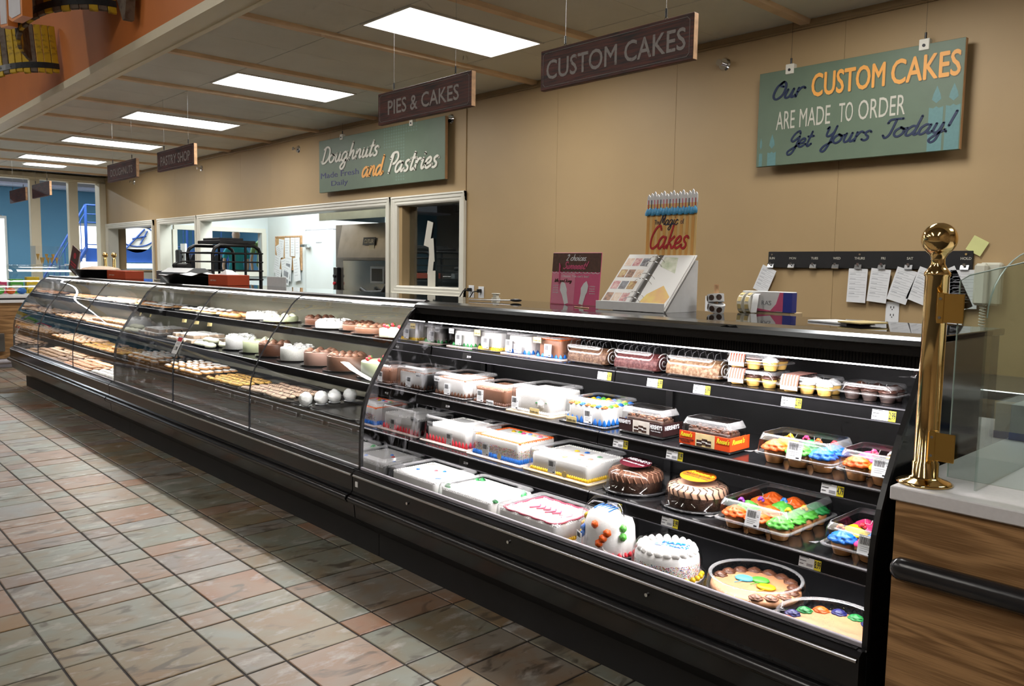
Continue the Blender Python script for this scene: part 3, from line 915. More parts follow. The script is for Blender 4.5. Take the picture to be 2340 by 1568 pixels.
# ================================================================ food materials
m_lid = clear_mat('clear_plastic_lid', (0.97, 0.975, 0.98), refl=0.03, rough=0.05, edge=0.42)
m_lid2 = clear_mat('clear_plastic_ribs', (0.93, 0.94, 0.95), refl=0.14, rough=0.15, edge=0.6, glare_mix=0.12)  # diffuse white mixed in stands for glare on the lid rims
m_ice = mat('white_icing', (0.9, 0.885, 0.86), 0.45, var=0.03, vscale=20, bump=0.15, bscale=120)
m_choc = mat('chocolate_icing', (0.11, 0.04, 0.02), 0.42, var=0.2, vscale=20, bump=0.2, bscale=90)
m_mocha = mat('mocha_icing', (0.24, 0.11, 0.065), 0.45, var=0.12, vscale=20, bump=0.15, bscale=90)
m_dchoc = mat('dark_chocolate_cake', (0.045, 0.020, 0.012), 0.5, var=0.5, vscale=40, bump=0.5, bscale=150)
m_lime = mat('pale_green_icing', (0.66, 0.72, 0.46), 0.45, var=0.04, vscale=20)
m_green = mat('green_icing', (0.015, 0.22, 0.05), 0.45, var=0.15, vscale=30)
m_lgreen = mat('bright_green_icing', (0.09, 0.42, 0.05), 0.42, var=0.12, vscale=30)
m_yel = mat('yellow_icing', (0.8, 0.5, 0.01), 0.45, var=0.1, vscale=30)
m_bluei = mat('blue_icing', (0.008, 0.15, 0.58), 0.42, var=0.12, vscale=30)
m_oran = mat('orange_icing', (0.85, 0.13, 0.012), 0.42, var=0.12, vscale=30)
m_red = mat('red_icing', (0.70, 0.03, 0.05), 0.42, var=0.15, vscale=30)
m_pink = mat('pink_icing', (0.8, 0.05, 0.2), 0.42, var=0.12, vscale=30)
m_purp = mat('purple_icing', (0.2, 0.04, 0.36), 0.42, var=0.12, vscale=30)
m_navyi = mat('navy_icing', (0.02, 0.02, 0.14), 0.42, var=0.12, vscale=30)
m_cup = mat('golden_cupcake_paper', (0.5, 0.22, 0.065), 0.6, var=0.12, vscale=40)
m_ycup = mat('yellow_cupcake', (0.7, 0.42, 0.1), 0.6, var=0.1, vscale=40)
m_dcup = mat('dark_cupcake_paper', (0.05, 0.03, 0.025), 0.5, var=0.3, vscale=40)
m_board = mat('gold_cake_board', (0.62, 0.48, 0.30), 0.35, var=0.15, vscale=30)
m_bboard = mat('black_tray', (0.012, 0.012, 0.012), 0.25, var=0.3, vscale=20)
m_wboard = mat('pale_cake_board', (0.70, 0.55, 0.50), 0.4, var=0.08, vscale=30)
m_sprk = mat('rainbow_sprinkles_side', (0.75, 0.45, 0.35), 0.5, var=0.2, vscale=20)
m_cookie = mat('cookie_dough', (0.52, 0.25, 0.12), 0.55, var=0.10, vscale=14, bump=0.3, bscale=60)
m_pastry = mat('golden_pastry', (0.52, 0.26, 0.09), 0.45, var=0.25, vscale=25, bump=0.3, bscale=80)
m_glaze = mat('sugar_glaze', (0.72, 0.52, 0.38), 0.3, var=0.12, vscale=30)
m_bun = mat('pale_dusted_bun', (0.68, 0.5, 0.36), 0.6, var=0.12, vscale=30, bump=0.2, bscale=90)
m_coco = mat('coconut_flakes', (0.88, 0.87, 0.85), 0.7, var=0.05, vscale=60, bump=0.9, bscale=260)
m_gel = mat('clear_gel', (0.9, 0.85, 0.6), 0.2, var=0.05)
m_rollb = mat('dusted_brown_roll', (0.07, 0.026, 0.009), 0.6, col2=(0.20, 0.12, 0.07), vscale=90, thresh=(0.45, 0.72), bump=0.4, bscale=160)
m_rollr = mat('dusted_red_roll', (0.06, 0.006, 0.006), 0.6, col2=(0.17, 0.065, 0.06), vscale=90, thresh=(0.45, 0.74), bump=0.4, bscale=160)
m_rollt = mat('dusted_tan_roll', (0.16, 0.075, 0.03), 0.6, col2=(0.36, 0.24, 0.15), vscale=90, thresh=(0.42, 0.66), bump=0.4, bscale=160)
m_gold = mat('yellow_label', (0.72, 0.58, 0.26), 0.6, var=0.05)
m_tagy = mat('tag_yellow', (0.85, 0.72, 0.03), 0.55, var=0.04)
SPR = [m_bluei, m_lgreen, m_pink, m_yel, m_red]

_cache = {}
def cached(key, fn):
    if key not in _cache:
        _cache[key] = fn()
    return _cache[key]

def swirl_mesh(m, r=.032, h=.035, k=6, turns=2.4):
    def f():
        mb = MB()
        n_ = 40 if r > .03 else 24
        mb.lathe([(r * .8, 0), (r, h * .10), (r * 1.02, h * .22), (r * .92, h * .36), (r * .78, h * .44), (r * .80, h * .52), (r * .66, h * .64), (r * .48, h * .74), (r * .44, h * .80), (r * .24, h * .92), (1e-5, h)], (0, 0, 0), n_, 0, True, k if r <= .03 else k + 3, .17, 2 * PI * turns / h * .8, sharp=True)
        return mb.mesh('frosting', [m])
    return cached(('swirl', m.name, r, h, k), f)

def rrect(w, d, r, n=4, z=0):
    pts = []
    for cx_, cy_, a0 in ((w / 2 - r, d / 2 - r, 0), (-w / 2 + r, d / 2 - r, PI / 2), (-w / 2 + r, -d / 2 + r, PI), (w / 2 - r, -d / 2 + r, 1.5 * PI)):
        for i in range(n + 1):
            a = a0 + PI / 2 * i / n
            pts.append((cx_ + r * math.cos(a), cy_ + r * math.sin(a), z))
    return pts

def loft(mb, rings, m=0, cap0=True, cap1=True, smooth=True):
    n = len(rings[0])
    vs = [p for r in rings for p in r]
    f = []
    for j in range(len(rings) - 1):
        for i in range(n):
            a, b = j * n + i, j * n + (i + 1) % n
            f.append((a, b, b + n, a + n))
    mb.add(vs, f, m, smooth)
    if cap0: mb.add(rings[0], [tuple(range(n))[::-1]], m)
    if cap1: mb.add(rings[-1], [tuple(range(n))], m)

def perim(w, d, step, r=.02, flute=0.0):
    """points round a rounded rectangle at even steps, every second one pushed in"""
    base = rrect(w, d, r, 5)
    P = base + [base[0]]
    L = [0]
    for a, b in zip(P[:-1], P[1:]):
        L.append(L[-1] + math.dist(a, b))
    n = max(8, int(L[-1] / step) // 2 * 2)
    out = []
    for i in range(n):
        t = L[-1] * i / n
        j = max(q for q in range(len(L)) if L[q] <= t + 1e-9)
        j = min(j, len(P) - 2)
        u = (t - L[j]) / max(1e-9, L[j + 1] - L[j])
        x_ = P[j][0] + (P[j + 1][0] - P[j][0]) * u
        y_ = P[j][1] + (P[j + 1][1] - P[j][1]) * u
        s_ = 1 - flute * (i % 2)
        out.append((x_ * s_, y_ * s_))
    return out

def lid_rect(w, d, h, rib=.0075, parent=None, panel=True):
    """ribbed clear lid with stepped top panel"""
    def f():
        mb = MB()
        p = perim(w, d, rib, .022, .022)
        R = lambda s_, z, q=p: [(x_ * s_, y_ * s_, z) for x_, y_ in q]
        q0 = perim(w, d, rib, .022, 0.0)
        loft(mb, [R(1.05, .0, q0), R(1.05, .004, q0), R(1.0, .006)], 1, False, False)
        loft(mb, [R(1.0, .006), R(.96, h * .90)], 0, False, False)
        loft(mb, [R(.96, h * .90), R(.93, h, q0), R(.90, h, q0)], 1, False, False)
        a = .90
        if panel:
            loft(mb, [R(.90, h, q0), R(.80, h - .006, q0), R(.74, h - .006, q0), R(.70, h + .004, q0), R(.66, h + .004, q0)], 1, False, False)
            mb.add(R(.66, h + .004, q0), [tuple(range(len(q0)))], 0)
        else:
            mb.add(R(.90, h, q0), [tuple(range(len(q0)))], 0)
        return mb.mesh('lid', [m_lid, m_lid2])
    return link('lid', cached(('lidr', w, d, h, rib, panel), f), parent)

def lid_round(r, h, parent, flute=48, dome=True, m_top=None):
    def f():
        mb = MB()
        if dome:
            prof = [(r * 1.08, 0), (r * 1.08, .004), (r * 1.0, .006), (r * .985, h * .45), (r * .93, h * .72), (r * .80, h * .90), (r * .62, h * .985), (r * .58, h), (1e-5, h)]
            mb.lathe(prof, n=48, m=0, k=16, amp=.006)
            mb.lathe([(r * 1.10, 0), (r * 1.10, .005)], n=48, m=1)
        else:
            prof = [(r * 1.05, 0), (r * 1.05, .004), (r * 1.0, .006), (r * .96, h * .93)]
            mb.lathe(prof[:], n=2 * flute, m=0, k=flute, amp=.012)
            mb.v = mb.v; 
            mb.lathe([(r * .965, h * .93), (r * .95, h), (r * .92, h * .99), (r * .89, h * .90)], n=2 * flute, m=1, k=flute, amp=.006)
            mb.lathe([(r * .89, h * .90), (1e-5, h * .90)], n=48, m=0)
        mb_f = [(fc, mi, sm) for fc, mi, sm in zip(mb.f, mb.mi, mb.sm) if len(fc) <= 4]
        mb.f = [a for a, _, _ in mb_f]; mb.mi = [b for _, b, _ in mb_f]; mb.sm = [c for _, _, c in mb_f]
        return mb.mesh('lid', [m_lid, m_lid2])
    return link('lid', cached(('lidc', r, h, flute, dome), f), parent)

def price_label(parent, x_, y_, z, w_=.045, h_=.055, rz=0, tilt=0.0):
    """white scale label with barcode, facing -y"""
    def f():
        mb = MB()
        mb.box(-w_ / 2, w_ / 2, -.0008, 0, 0, h_, 0)
        q = random.Random(3)
        x = -w_ * .40
        while x < w_ * .18:
            b = q.uniform(.0007, .0018)
            mb.box(x, x + b, -.0012, -.0008, h_ * .52, h_ * .90, 1)
            x += b + q.uniform(.0008, .0016)
        mb.box(w_ * .22, w_ * .38, -.0011, -.0008, h_ * .72, h_ * .74, 2)
        mb.box(w_ * .26, w_ * .40, -.0011, -.0008, h_ * .60, h_ * .66, 2)
        for j in range(3):
            mb.box(-w_ * .36, w_ * (.30 - .1 * j), -.0011, -.0008, h_ * (.40 - .10 * j), h_ * (.42 - .10 * j), 2)
        mb.box(w_ * .14, w_ * .36, -.0011, -.0008, h_ * .06, h_ * .14, 1)
        return mb.mesh('price_label', [m_paper, m_ink, m_greyink])
    return link('price_label', cached(('plab', w_, h_), f), parent, (x_, y_, z), (tilt, 0, rz))

def round_rect_cake(w_, d_, h_, m, z=.006, fl=0.0):
    mb = MB()
    rr = lambda s_, zz: [(x_ * s_, y_ * s_, zz) for x_, y_ in perim(w_, d_, .012, .012, fl)]
    loft(mb, [rr(.97, z), rr(1.0, z + .006), rr(1.0, z + h_ - .008), rr(.985, z + h_ - .001), rr(.95, z + h_)], 0)
    return mb

def border(parent, w_, d_, z, r, h_, m, step=None, name='icing_border', k=5, inset=0.0, sides='fblr'):
    mb = MB()
    step = step or r * 1.5
    w2, d2 = w_ / 2 - inset, d_ / 2 - inset
    nx, ny = max(2, int(2 * w2 / step)), max(2, int(2 * d2 / step))
    pts = []
    if 'f' in sides: pts += [(-w2 + 2 * w2 * i / nx, -d2) for i in range(nx + 1)]
    if 'b' in sides: pts += [(-w2 + 2 * w2 * i / nx, d2) for i in range(nx + 1)]
    if 'l' in sides: pts += [(-w2, -d2 + 2 * d2 * i / ny) for i in range(1, ny)]
    if 'r' in sides: pts += [(w2, -d2 + 2 * d2 * i / ny) for i in range(1, ny)]
    for x_, y_ in pts:
        mb.blob((x_, y_, z), r, h_, 0, 8, k, .15, 0)
    o = mb.build(name, m, parent)
    o['kind'] = 'stuff'
    return o

def spikes(parent, w_, d_, z, step, h_, m, name='icing_drips'):
    """upward pointed flames of icing round the foot of a cake"""
    mb = MB()
    nx, ny = int(w_ / step), int(d_ / step)
    for i in range(nx + 1):
        x_ = -w_ / 2 + w_ * i / nx
        for y_ in (-d_ / 2, d_ / 2):
            mb.lathe([(step * .42, 0), (step * .46, h_ * .2), (step * .30, h_ * .6), (1e-5, h_)], (x_, y_, z), 8, sy=.5)
    for j in range(1, ny):
        y_ = -d_ / 2 + d_ * j / ny
        for x_ in (-w_ / 2, w_ / 2):
            mb.lathe([(step * .42, 0), (step * .46, h_ * .2), (step * .30, h_ * .6), (1e-5, h_)], (x_, y_, z), 8, sx=.5)
    o = mb.build(name, m, parent)
    o['kind'] = 'stuff'
    return o

def sprinkles(parent, pts, mats=SPR, size=.0028, name='sprinkles'):
    mb = MB()
    for i, (x_, y_, z) in enumerate(pts):
        a = rnd.uniform(0, PI)
        dx, dy = math.cos(a) * size, math.sin(a) * size
        mb.add([(x_ - dx, y_ - dy, z), (x_ + dy * .3, y_ - dx * .3, z + .0012), (x_ + dx, y_ + dy, z), (x_ - dy * .3, y_ + dx * .3, z + .0012)], [(0, 1, 2, 3)], i % len(mats))
    o = mb.build(name, mats, parent)
    o['kind'] = 'stuff'
    return o

def side_sprinkles(parent, w_, d_, z0, z1, n, mats=SPR):
    mb = MB()
    for i in range(n):
        s_ = rnd.random()
        z = rnd.uniform(z0, z1)
        q = .0024
        if s_ < w_ / (w_ + d_):
            x_ = rnd.uniform(-w_ / 2, w_ / 2); y_ = -d_ / 2 - .001
            mb.add([(x_ - q, y_, z), (x_ + q * .4, y_ - .001, z - q * .5), (x_ + q, y_, z + q * .5), (x_ - q * .3, y_ - .001, z + q * .7)], [(0, 1, 2, 3)], i % len(mats))
        else:
            y_ = rnd.uniform(-d_ / 2, d_ / 2); x_ = w_ / 2 + .001
            mb.add([(x_, y_ - q, z), (x_ + .001, y_ + q * .4, z - q * .5), (x_, y_ + q, z + q * .5), (x_ + .001, y_ - q * .3, z + q * .7)], [(0, 1, 2, 3)], i % len(mats))
    o = mb.build('sprinkles', mats, parent)
    o['kind'] = 'stuff'
    return o

def rosette(parent, m, x_, y_, z, r=.016, h_=.014, name='icing_rosette'):
    return link(name, swirl_mesh(m, r, h_, 6), parent, (x_, y_, z), (0, 0, rnd.uniform(0, 6)))

def boxed_cake(label, X, Y, z, w_, d_, h_, lidh, m_cake, m_bd=m_board, foot=None, foot_kind='border', foot_h=.012, top=None, panel=True, rz=0, labelx=0.0, tagtxt=None, rib=.0075, cat='cake', fl=.014, name='boxed_cake', board_over=.03):
    """X,Y = centre; a cake on a board under a ribbed clear lid"""
    t = thing(name, label, cat, (X, Y, z), rz)
    mb = MB()
    loft(mb, [[(a, b, 0) for a, b, _ in rrect(w_ + board_over, d_ + board_over, .02)], [(a, b, .004) for a, b, _ in rrect(w_ + board_over, d_ + board_over, .02)]], 0)
    mb.build('cake_board', m_bd, t)
    ck, cdp = w_ - .035, d_ - .035
    c_ = round_rect_cake(ck, cdp, h_, m_cake, fl=fl).build('cake', m_cake, t)
    if foot is not None:
        if foot_kind == 'spikes':
            spikes(t, ck, cdp, .005, .024, foot_h, foot)
        else:
            border(t, ck, cdp, .004, .008, foot_h, foot, name='foot_border')
    if top is not None:
        border(t, ck, cdp, h_ + .002, .008, .010, top, inset=.010, name='top_border')
    lid_rect(w_, d_, lidh, rib, t, panel)
    if labelx is not None:
        price_label(t, labelx, -d_ / 2 - .0045, .012, tilt=-.04)
    return t, ck, cdp
def chip(t, s_, x_, y_, z, w_=.05, h_=.024, m=None, sz=.014, bold=0):
    """little printed flavour sticker"""
    a = MB().cbox(-w_ / 2, w_ / 2, -.0008, 0, 0, h_, .0003).build('flavour_sticker', m or m_gold, t, (x_, y_, z))
    text(s_, sz, m_ink, a, (-w_ * .44, -.0013, h_ * .25), width=w_ * .86, depth=.0002)

# ================================================================ right case, top shelf
Z1, Z2, Z3, Z4 = SHELVES[0][1] + .0005, SHELVES[1][1] + .0005, SHELVES[2][1] + .0005, DECK + .0005
t, a, b = boxed_cake('small white boxed cake with green icing grass round its foot, top shelf', 1.30, 1.78, Z1, .175, .175, .075, .098, m_ice, m_wboard, m_green, 'spikes', .018, labelx=-.005, panel=False)
chip(t, 'Yellow', -.06, -.093, .066, .04, .026, m_paper, .012)
t, a, b = boxed_cake('small white boxed cake with a yellow foot border, top shelf', 1.51, 1.775, Z1, .175, .175, .082, .104, m_ice, m_bboard, m_yel, 'border', .016, labelx=.0, panel=False)
chip(t, 'Double cake', -.062, -.093, .07, .045, .028)
t, a, b = boxed_cake('small white boxed cake with blue icing waves round its foot, top shelf', 1.718, 1.775, Z1, .175, .175, .080, .102, m_ice, m_wboard, m_bluei, 'spikes', .020, labelx=-.045, panel=False)
chip(t, 'Marble', .02, -.094, .010, .05, .04, m_paper, .013)
t, a, b = boxed_cake('small boxed cake with striped chocolate sides and blue foot, top shelf', 1.924, 1.77, Z1, .175, .175, .078, .100, m_mocha, m_wboard, m_bluei, 'spikes', .018, top=m_oran, labelx=.01, panel=False, fl=.02)
chip(t, 'Double cake', -.055, -.093, .068, .05, .026)

def cake_roll(label, X, Y, m, L=.215, r=.050):
    t = thing('cake_roll', label, 'cake roll', (X, Y, Z1), 0)
    mb = MB()
    prof = []
    n = 18
    base = [(r * 1.05 * math.cos(PI * i / n) , r * 1.15 * math.sin(PI * i / n) ** .8 + .012) for i in range(n + 1)]
    base = [(y_, max(z_, .012)) for y_, z_ in base]
    base = [(r * 1.02, .006)] + base + [(-r * 1.02, .006)]
    ringf = lambda x_, s_: [(x_, y_ * s_, (z_ - .006) * s_ + .006) for y_, z_ in base]
    loft(mb, [ringf(-L / 2, .90), ringf(-L / 2 + .01, 1), ringf(L / 2 - .01, 1), ringf(L / 2, .92)], 0)
    mb.build('roll', m, t)
    sp = MB()
    pts = [(L / 2 + .0015, (.004 + .0028 * a) * math.cos(a), .036 + (.004 + .0028 * a) * .85 * math.sin(a)) for a in [k * .35 for k in range(44)]]
    sp.tube(pts, .0022, 5).build('cream_spiral', m_ice, t)
    # clamshell: tray, lid with crossing ribs
    tr = MB()
    R = lambda s_, z_: [(x_ * s_, y_ * s_, z_) for x_, y_ in perim(L + .035, 2 * r + .035, .012, .03, .01)]
    loft(tr, [R(.88, 0), R(.93, .03), R(1.05, .034), R(1.05, .038)], 0, True, False)
    tr.build('clear_tray', m_lid, t)
    ld = MB()
    loft(ld, [R(1.05, .038), R(.97, .042), R(.94, .075), R(.84, .096), R(.6, .104)], 0, False, True)
    ld.build('lid', m_lid, t)
    rb = MB()
    for i in range(7):
        x_ = -L * .42 + L * .14 * i
        rb.tube([(x_, -r * .98, .070), (x_, -r * .80, .094), (x_ + .006, 0, .107), (x_, r * .80, .094), (x_, r * .98, .07)], .0009, 4)
    rb.build('lid_ribs', m_lid2, t)
    return t
cake_roll('brown sugar-dusted cake roll in clear shell, leftmost of the three rolls', 2.158, 1.73, m_rollb)
cake_roll('dark red sugar-dusted cake roll in clear shell between two brown rolls', 2.42, 1.73, m_rollr)
cake_roll('pale tan sugar-dusted cake roll in clear shell beside the cupcake stack', 2.69, 1.73, m_rollt, .235)

def cup_mesh(m, r=.030, h_=.034):
    return cached(('cup', m.name, r, h_), lambda: MB().lathe([(r * .72, 0), (r, h_), (r * .5, h_ + .002), (1e-5, h_ + .002)], n=36, k=18, amp=.025).mesh('cupcake', [m]))
def cupcake_pack(label, X, Y, z, nx, ny, cup, frost, pitch=.072, rz=0, lidh=.075, sleeve=False, sw=(.030, .034), lab=True, toppers=None, cupdim=(.030, .034), name='cupcake_pack'):
    t = thing(name, label, 'cupcakes', (X, Y, z), rz)
    w_, d_ = nx * pitch + .012, ny * pitch + .012
    ch_ = cupdim[1]
    idx = 0
    for j in range(ny):
        for i in range(nx):
            x_, y_ = (i - (nx - 1) / 2) * pitch, (j - (ny - 1) / 2) * pitch
            c_ = link('cupcake', cup_mesh(cup, *cupdim), t, (x_, y_, .001))
            f_ = frost[idx % len(frost)]
            link('frosting', swirl_mesh(f_, sw[0], sw[1]), c_, (0, 0, ch_), (0, 0, rnd.uniform(0, 6)))
            idx += 1
    tr = MB()
    q0 = perim(w_, d_, .011, .022, 0)
    R = lambda s_, z_: [(x_ * s_, y_ * s_, z_) for x_, y_ in q0]
    loft(tr, [R(.98, ch_ * .72), R(1.06, ch_ * .78), R(1.06, ch_ * .90)], 1, False, False)
    for j in range(ny):
        for i in range(nx):
            x_, y_ = (i - (nx - 1) / 2) * pitch, (j - (ny - 1) / 2) * pitch
            tr.lathe([(cupdim[0] * .78, 0.0), (cupdim[0] * 1.06, ch_ * .74)], (x_, y_, 0), 16)
    # drop the big n-gon caps made by lathe
    keep = [(f_, mi, sm) for f_, mi, sm in zip(tr.f, tr.mi, tr.sm) if len(f_) == 4]
    tr.f, tr.mi, tr.sm = [k[0] for k in keep], [k[1] for k in keep], [k[2] for k in keep]
    tr.build('clear_tray', [m_lid, m_lid2], t)
    ld = MB()
    loft(ld, [R(1.06, ch_ * .90), R(1.0, ch_ * .95)], 1, False, False)
    loft(ld, [R(1.0, ch_ * .95), R(.96, lidh * .80), R(.90, lidh)], 0, False, True)
    loft(ld, [R(.962, lidh * .79), R(.90, lidh), R(.885, lidh)], 1, False, False)
    for i in range(nx - 1):
        x_ = (i - (nx - 2) / 2) * pitch
        ld.tube([(x_ - .012, 0, lidh - .001), (x_ - .009, -.006, lidh - .014), (x_ + .009, -.006, lidh - .014), (x_ + .012, 0, lidh - .001)], .0014, 5, 1)
    ld.build('lid', [m_lid, m_lid2], t)
    tab = MB().prism([(-w_ * .53 - .004, -d_ * .53), (-w_ * .53 - .026, -d_ * .53 - .004), (-w_ * .53 - .004, -d_ * .53 + .03)], ch_ * .78, ch_ * .8, axis='z')
    tab.build('corner_tab', m_lid2, t)
    if lab:
        price_label(t, -.02 + .01 * nx, -d_ * .5 - .006, ch_ * .85, .052, .058, tilt=-.25)
    if toppers:
        for (x_, y_, m) in toppers:
            tp = MB().ball((0, 0, .012), .009, sz=.8).ball((.008, 0, .006), .006).ball((-.008, 0, .006), .006)
            tp.build('candy_topper', m, t, (x_, y_, ch_ + sw[1] * .8))
    if sleeve:
        sl = MB()
        wd = .062
        line = [(-d_ * .535, .010), (-d_ * .54, ch_ * .85), (-d_ * .50, lidh * .80), (-d_ * .45, lidh + .002), (d_ * .45, lidh + .002), (d_ * .5, lidh * .8)]
        sl.sheet(line, -wd / 2 - .045, wd / 2 - .045, 0, False)
        for i in range(6):
            x_ = -.045 - wd / 2 + .005 + i * .0105
            l2 = [(y_ - .0007, z_ + .0005) for y_, z_ in line[1:]]
            sl.sheet(l2, x_, x_ + .0052, 1, False)
        sl.sheet([(-d_ * .538, .011), (-d_ * .543, ch_ * .75)], -wd / 2 - .043, wd / 2 - .047, 2, False)
        sl.build('striped_sleeve', [mat('pale_sleeve', (.42, .36, .33), .6, var=.03), mat('terracotta_stripe', (0.26, 0.045, 0.02), .6, var=.05), mat('silver_sleeve', (.22, .22, .23), .4, var=.2, vscale=40)], t)
    return t
SM = (.026, .024)
m_chocf = mat('dark_chocolate_frosting', (0.06, 0.025, 0.018), 0.3, var=0.4, vscale=60)
cs = (.027, .028)
cupcake_pack('clear pack of yellow cupcakes with striped sleeve, lower one of the stack', 2.946, 1.72, Z1, 3, 2, m_ycup, [m_ice, m_chocf, m_chocf, m_chocf, m_ice, m_chocf], .064, 0, .058, True, SM, False, cupdim=cs)
cupcake_pack('clear pack of yellow cupcakes with striped sleeve, on top of the stack', 2.946, 1.72, Z1 + .0595, 3, 2, m_ycup, [m_ice, m_chocf, m_ice, m_chocf, m_ice, m_chocf], .064, 0, .058, True, SM, False, cupdim=cs)
cupcake_pack('single-layer clear pack of yellow cupcakes with striped sleeve, right of the stack', 3.157, 1.70, Z1, 3, 2, m_ycup, [m_chocf, m_ice, m_ice, m_chocf, m_ice, m_ice], .060, 0, .058, True, SM, False, cupdim=cs)
p1 = cupcake_pack('clear pack of dark chocolate sprinkled cupcakes next to the yellow ones', 3.355, 1.72, Z1, 3, 2, m_dcup, [m_chocf, m_chocf, m_chocf, m_choc], .056, 0, .055, False, SM, False, cupdim=(.026, .028))
cupcake_pack('bottom pack of dark cupcakes in the stack beside the brass post', 3.520, 1.80, Z1, 2, 2, m_dcup, [m_ice, m_mocha, m_ice], .058, 0, .058, False, SM, False, cupdim=cs)
cupcake_pack('upper pack of dark cupcakes in the stack beside the brass post', 3.520, 1.80, Z1 + .0595, 2, 2, m_dcup, [m_chocf, m_chocf, m_choc], .058, 0, .060, False, SM, False, cupdim=cs)

# ================================================================ second shelf
t, a, b = boxed_cake('white boxed cake with chocolate drips and brown foot, second shelf far left', 1.345, 1.70, Z2, .26, .235, .080, .110, m_ice, m_bboard, m_choc, 'spikes', .022, top=m_mocha, labelx=.0)
chip(t, 'Yellow', -.085, -.118, .068, .045, .026, m_paper)
t, a, b = boxed_cake('brown chocolate boxed cake with basket-weave icing sides, second shelf', 1.645, 1.69, Z2, .245, .225, .068, .096, m_mocha, m_bboard, m_choc, 'border', .014, top=m_mocha, labelx=-.045, fl=.015)
chip(t, 'Marble', .02, -.112, .006, .05, .02, m_paper)
sprinkles(t, [(rnd.uniform(-.06, .06), rnd.uniform(-.06, .06), .0755) for _ in range(60)])
t, a, b = boxed_cake('white boxed cake with big white rosettes and green leaves, second shelf', 1.93, 1.69, Z2, .26, .235, .088, .118, m_ice, m_board, m_ice, 'border', .014, top=m_ice, labelx=-.085)
chip(t, 'Double cake', .035, -.118, .004, .058, .026)
for x_, y_ in ((-.04, .0), (.02, .03), (.05, -.03), (-.02, -.05)):
    rosette(t, m_ice, x_, y_, .084, .026, .018)
rosette(t, m_green, -.085, -.08, .072, .012, .008, 'icing_leaf'); rosette(t, m_green, .03, -.092, .05, .011, .008, 'icing_leaf'); rosette(t, m_green, .085, -.088, .055, .012, .008, 'icing_leaf')
fr = link('icing_rosette', swirl_mesh(m_ice, .026, .012, 6), t, (.055, -.094, .045), (PI / 2, 0, 0))
t, a, b = boxed_cake('white boxed cake with ring of coloured rosettes and blue spikes, second shelf', 2.245, 1.69, Z2, .235, .225, .072, .102, m_ice, m_bboard, m_bluei, 'spikes', .028, labelx=.03)
chip(t, 'Double cake', -.06, -.118, .002, .058, .026)
cyc = [m_oran, m_bluei, m_yel, m_lgreen, m_bluei, m_yel]
k = 0
for i in range(7):
    for (x_, y_) in ((-.088 + i * .0293, -.082), (-.088 + i * .0293, .082)):
        rosette(t, cyc[k % 6], x_, y_, .076, .014, .013); k += 1
for i in range(1, 5):
    for x_ in (-.088, .088):
        rosette(t, cyc[k % 6], x_, -.082 + i * .033, .076, .014, .013); k += 1
for x_, y_, m in ((0, 0, m_yel), (.04, .02, m_bluei), (-.04, .025, m_yel), (.01, .045, m_oran)):
    rosette(t, m, x_, y_, .078, .016, .012)

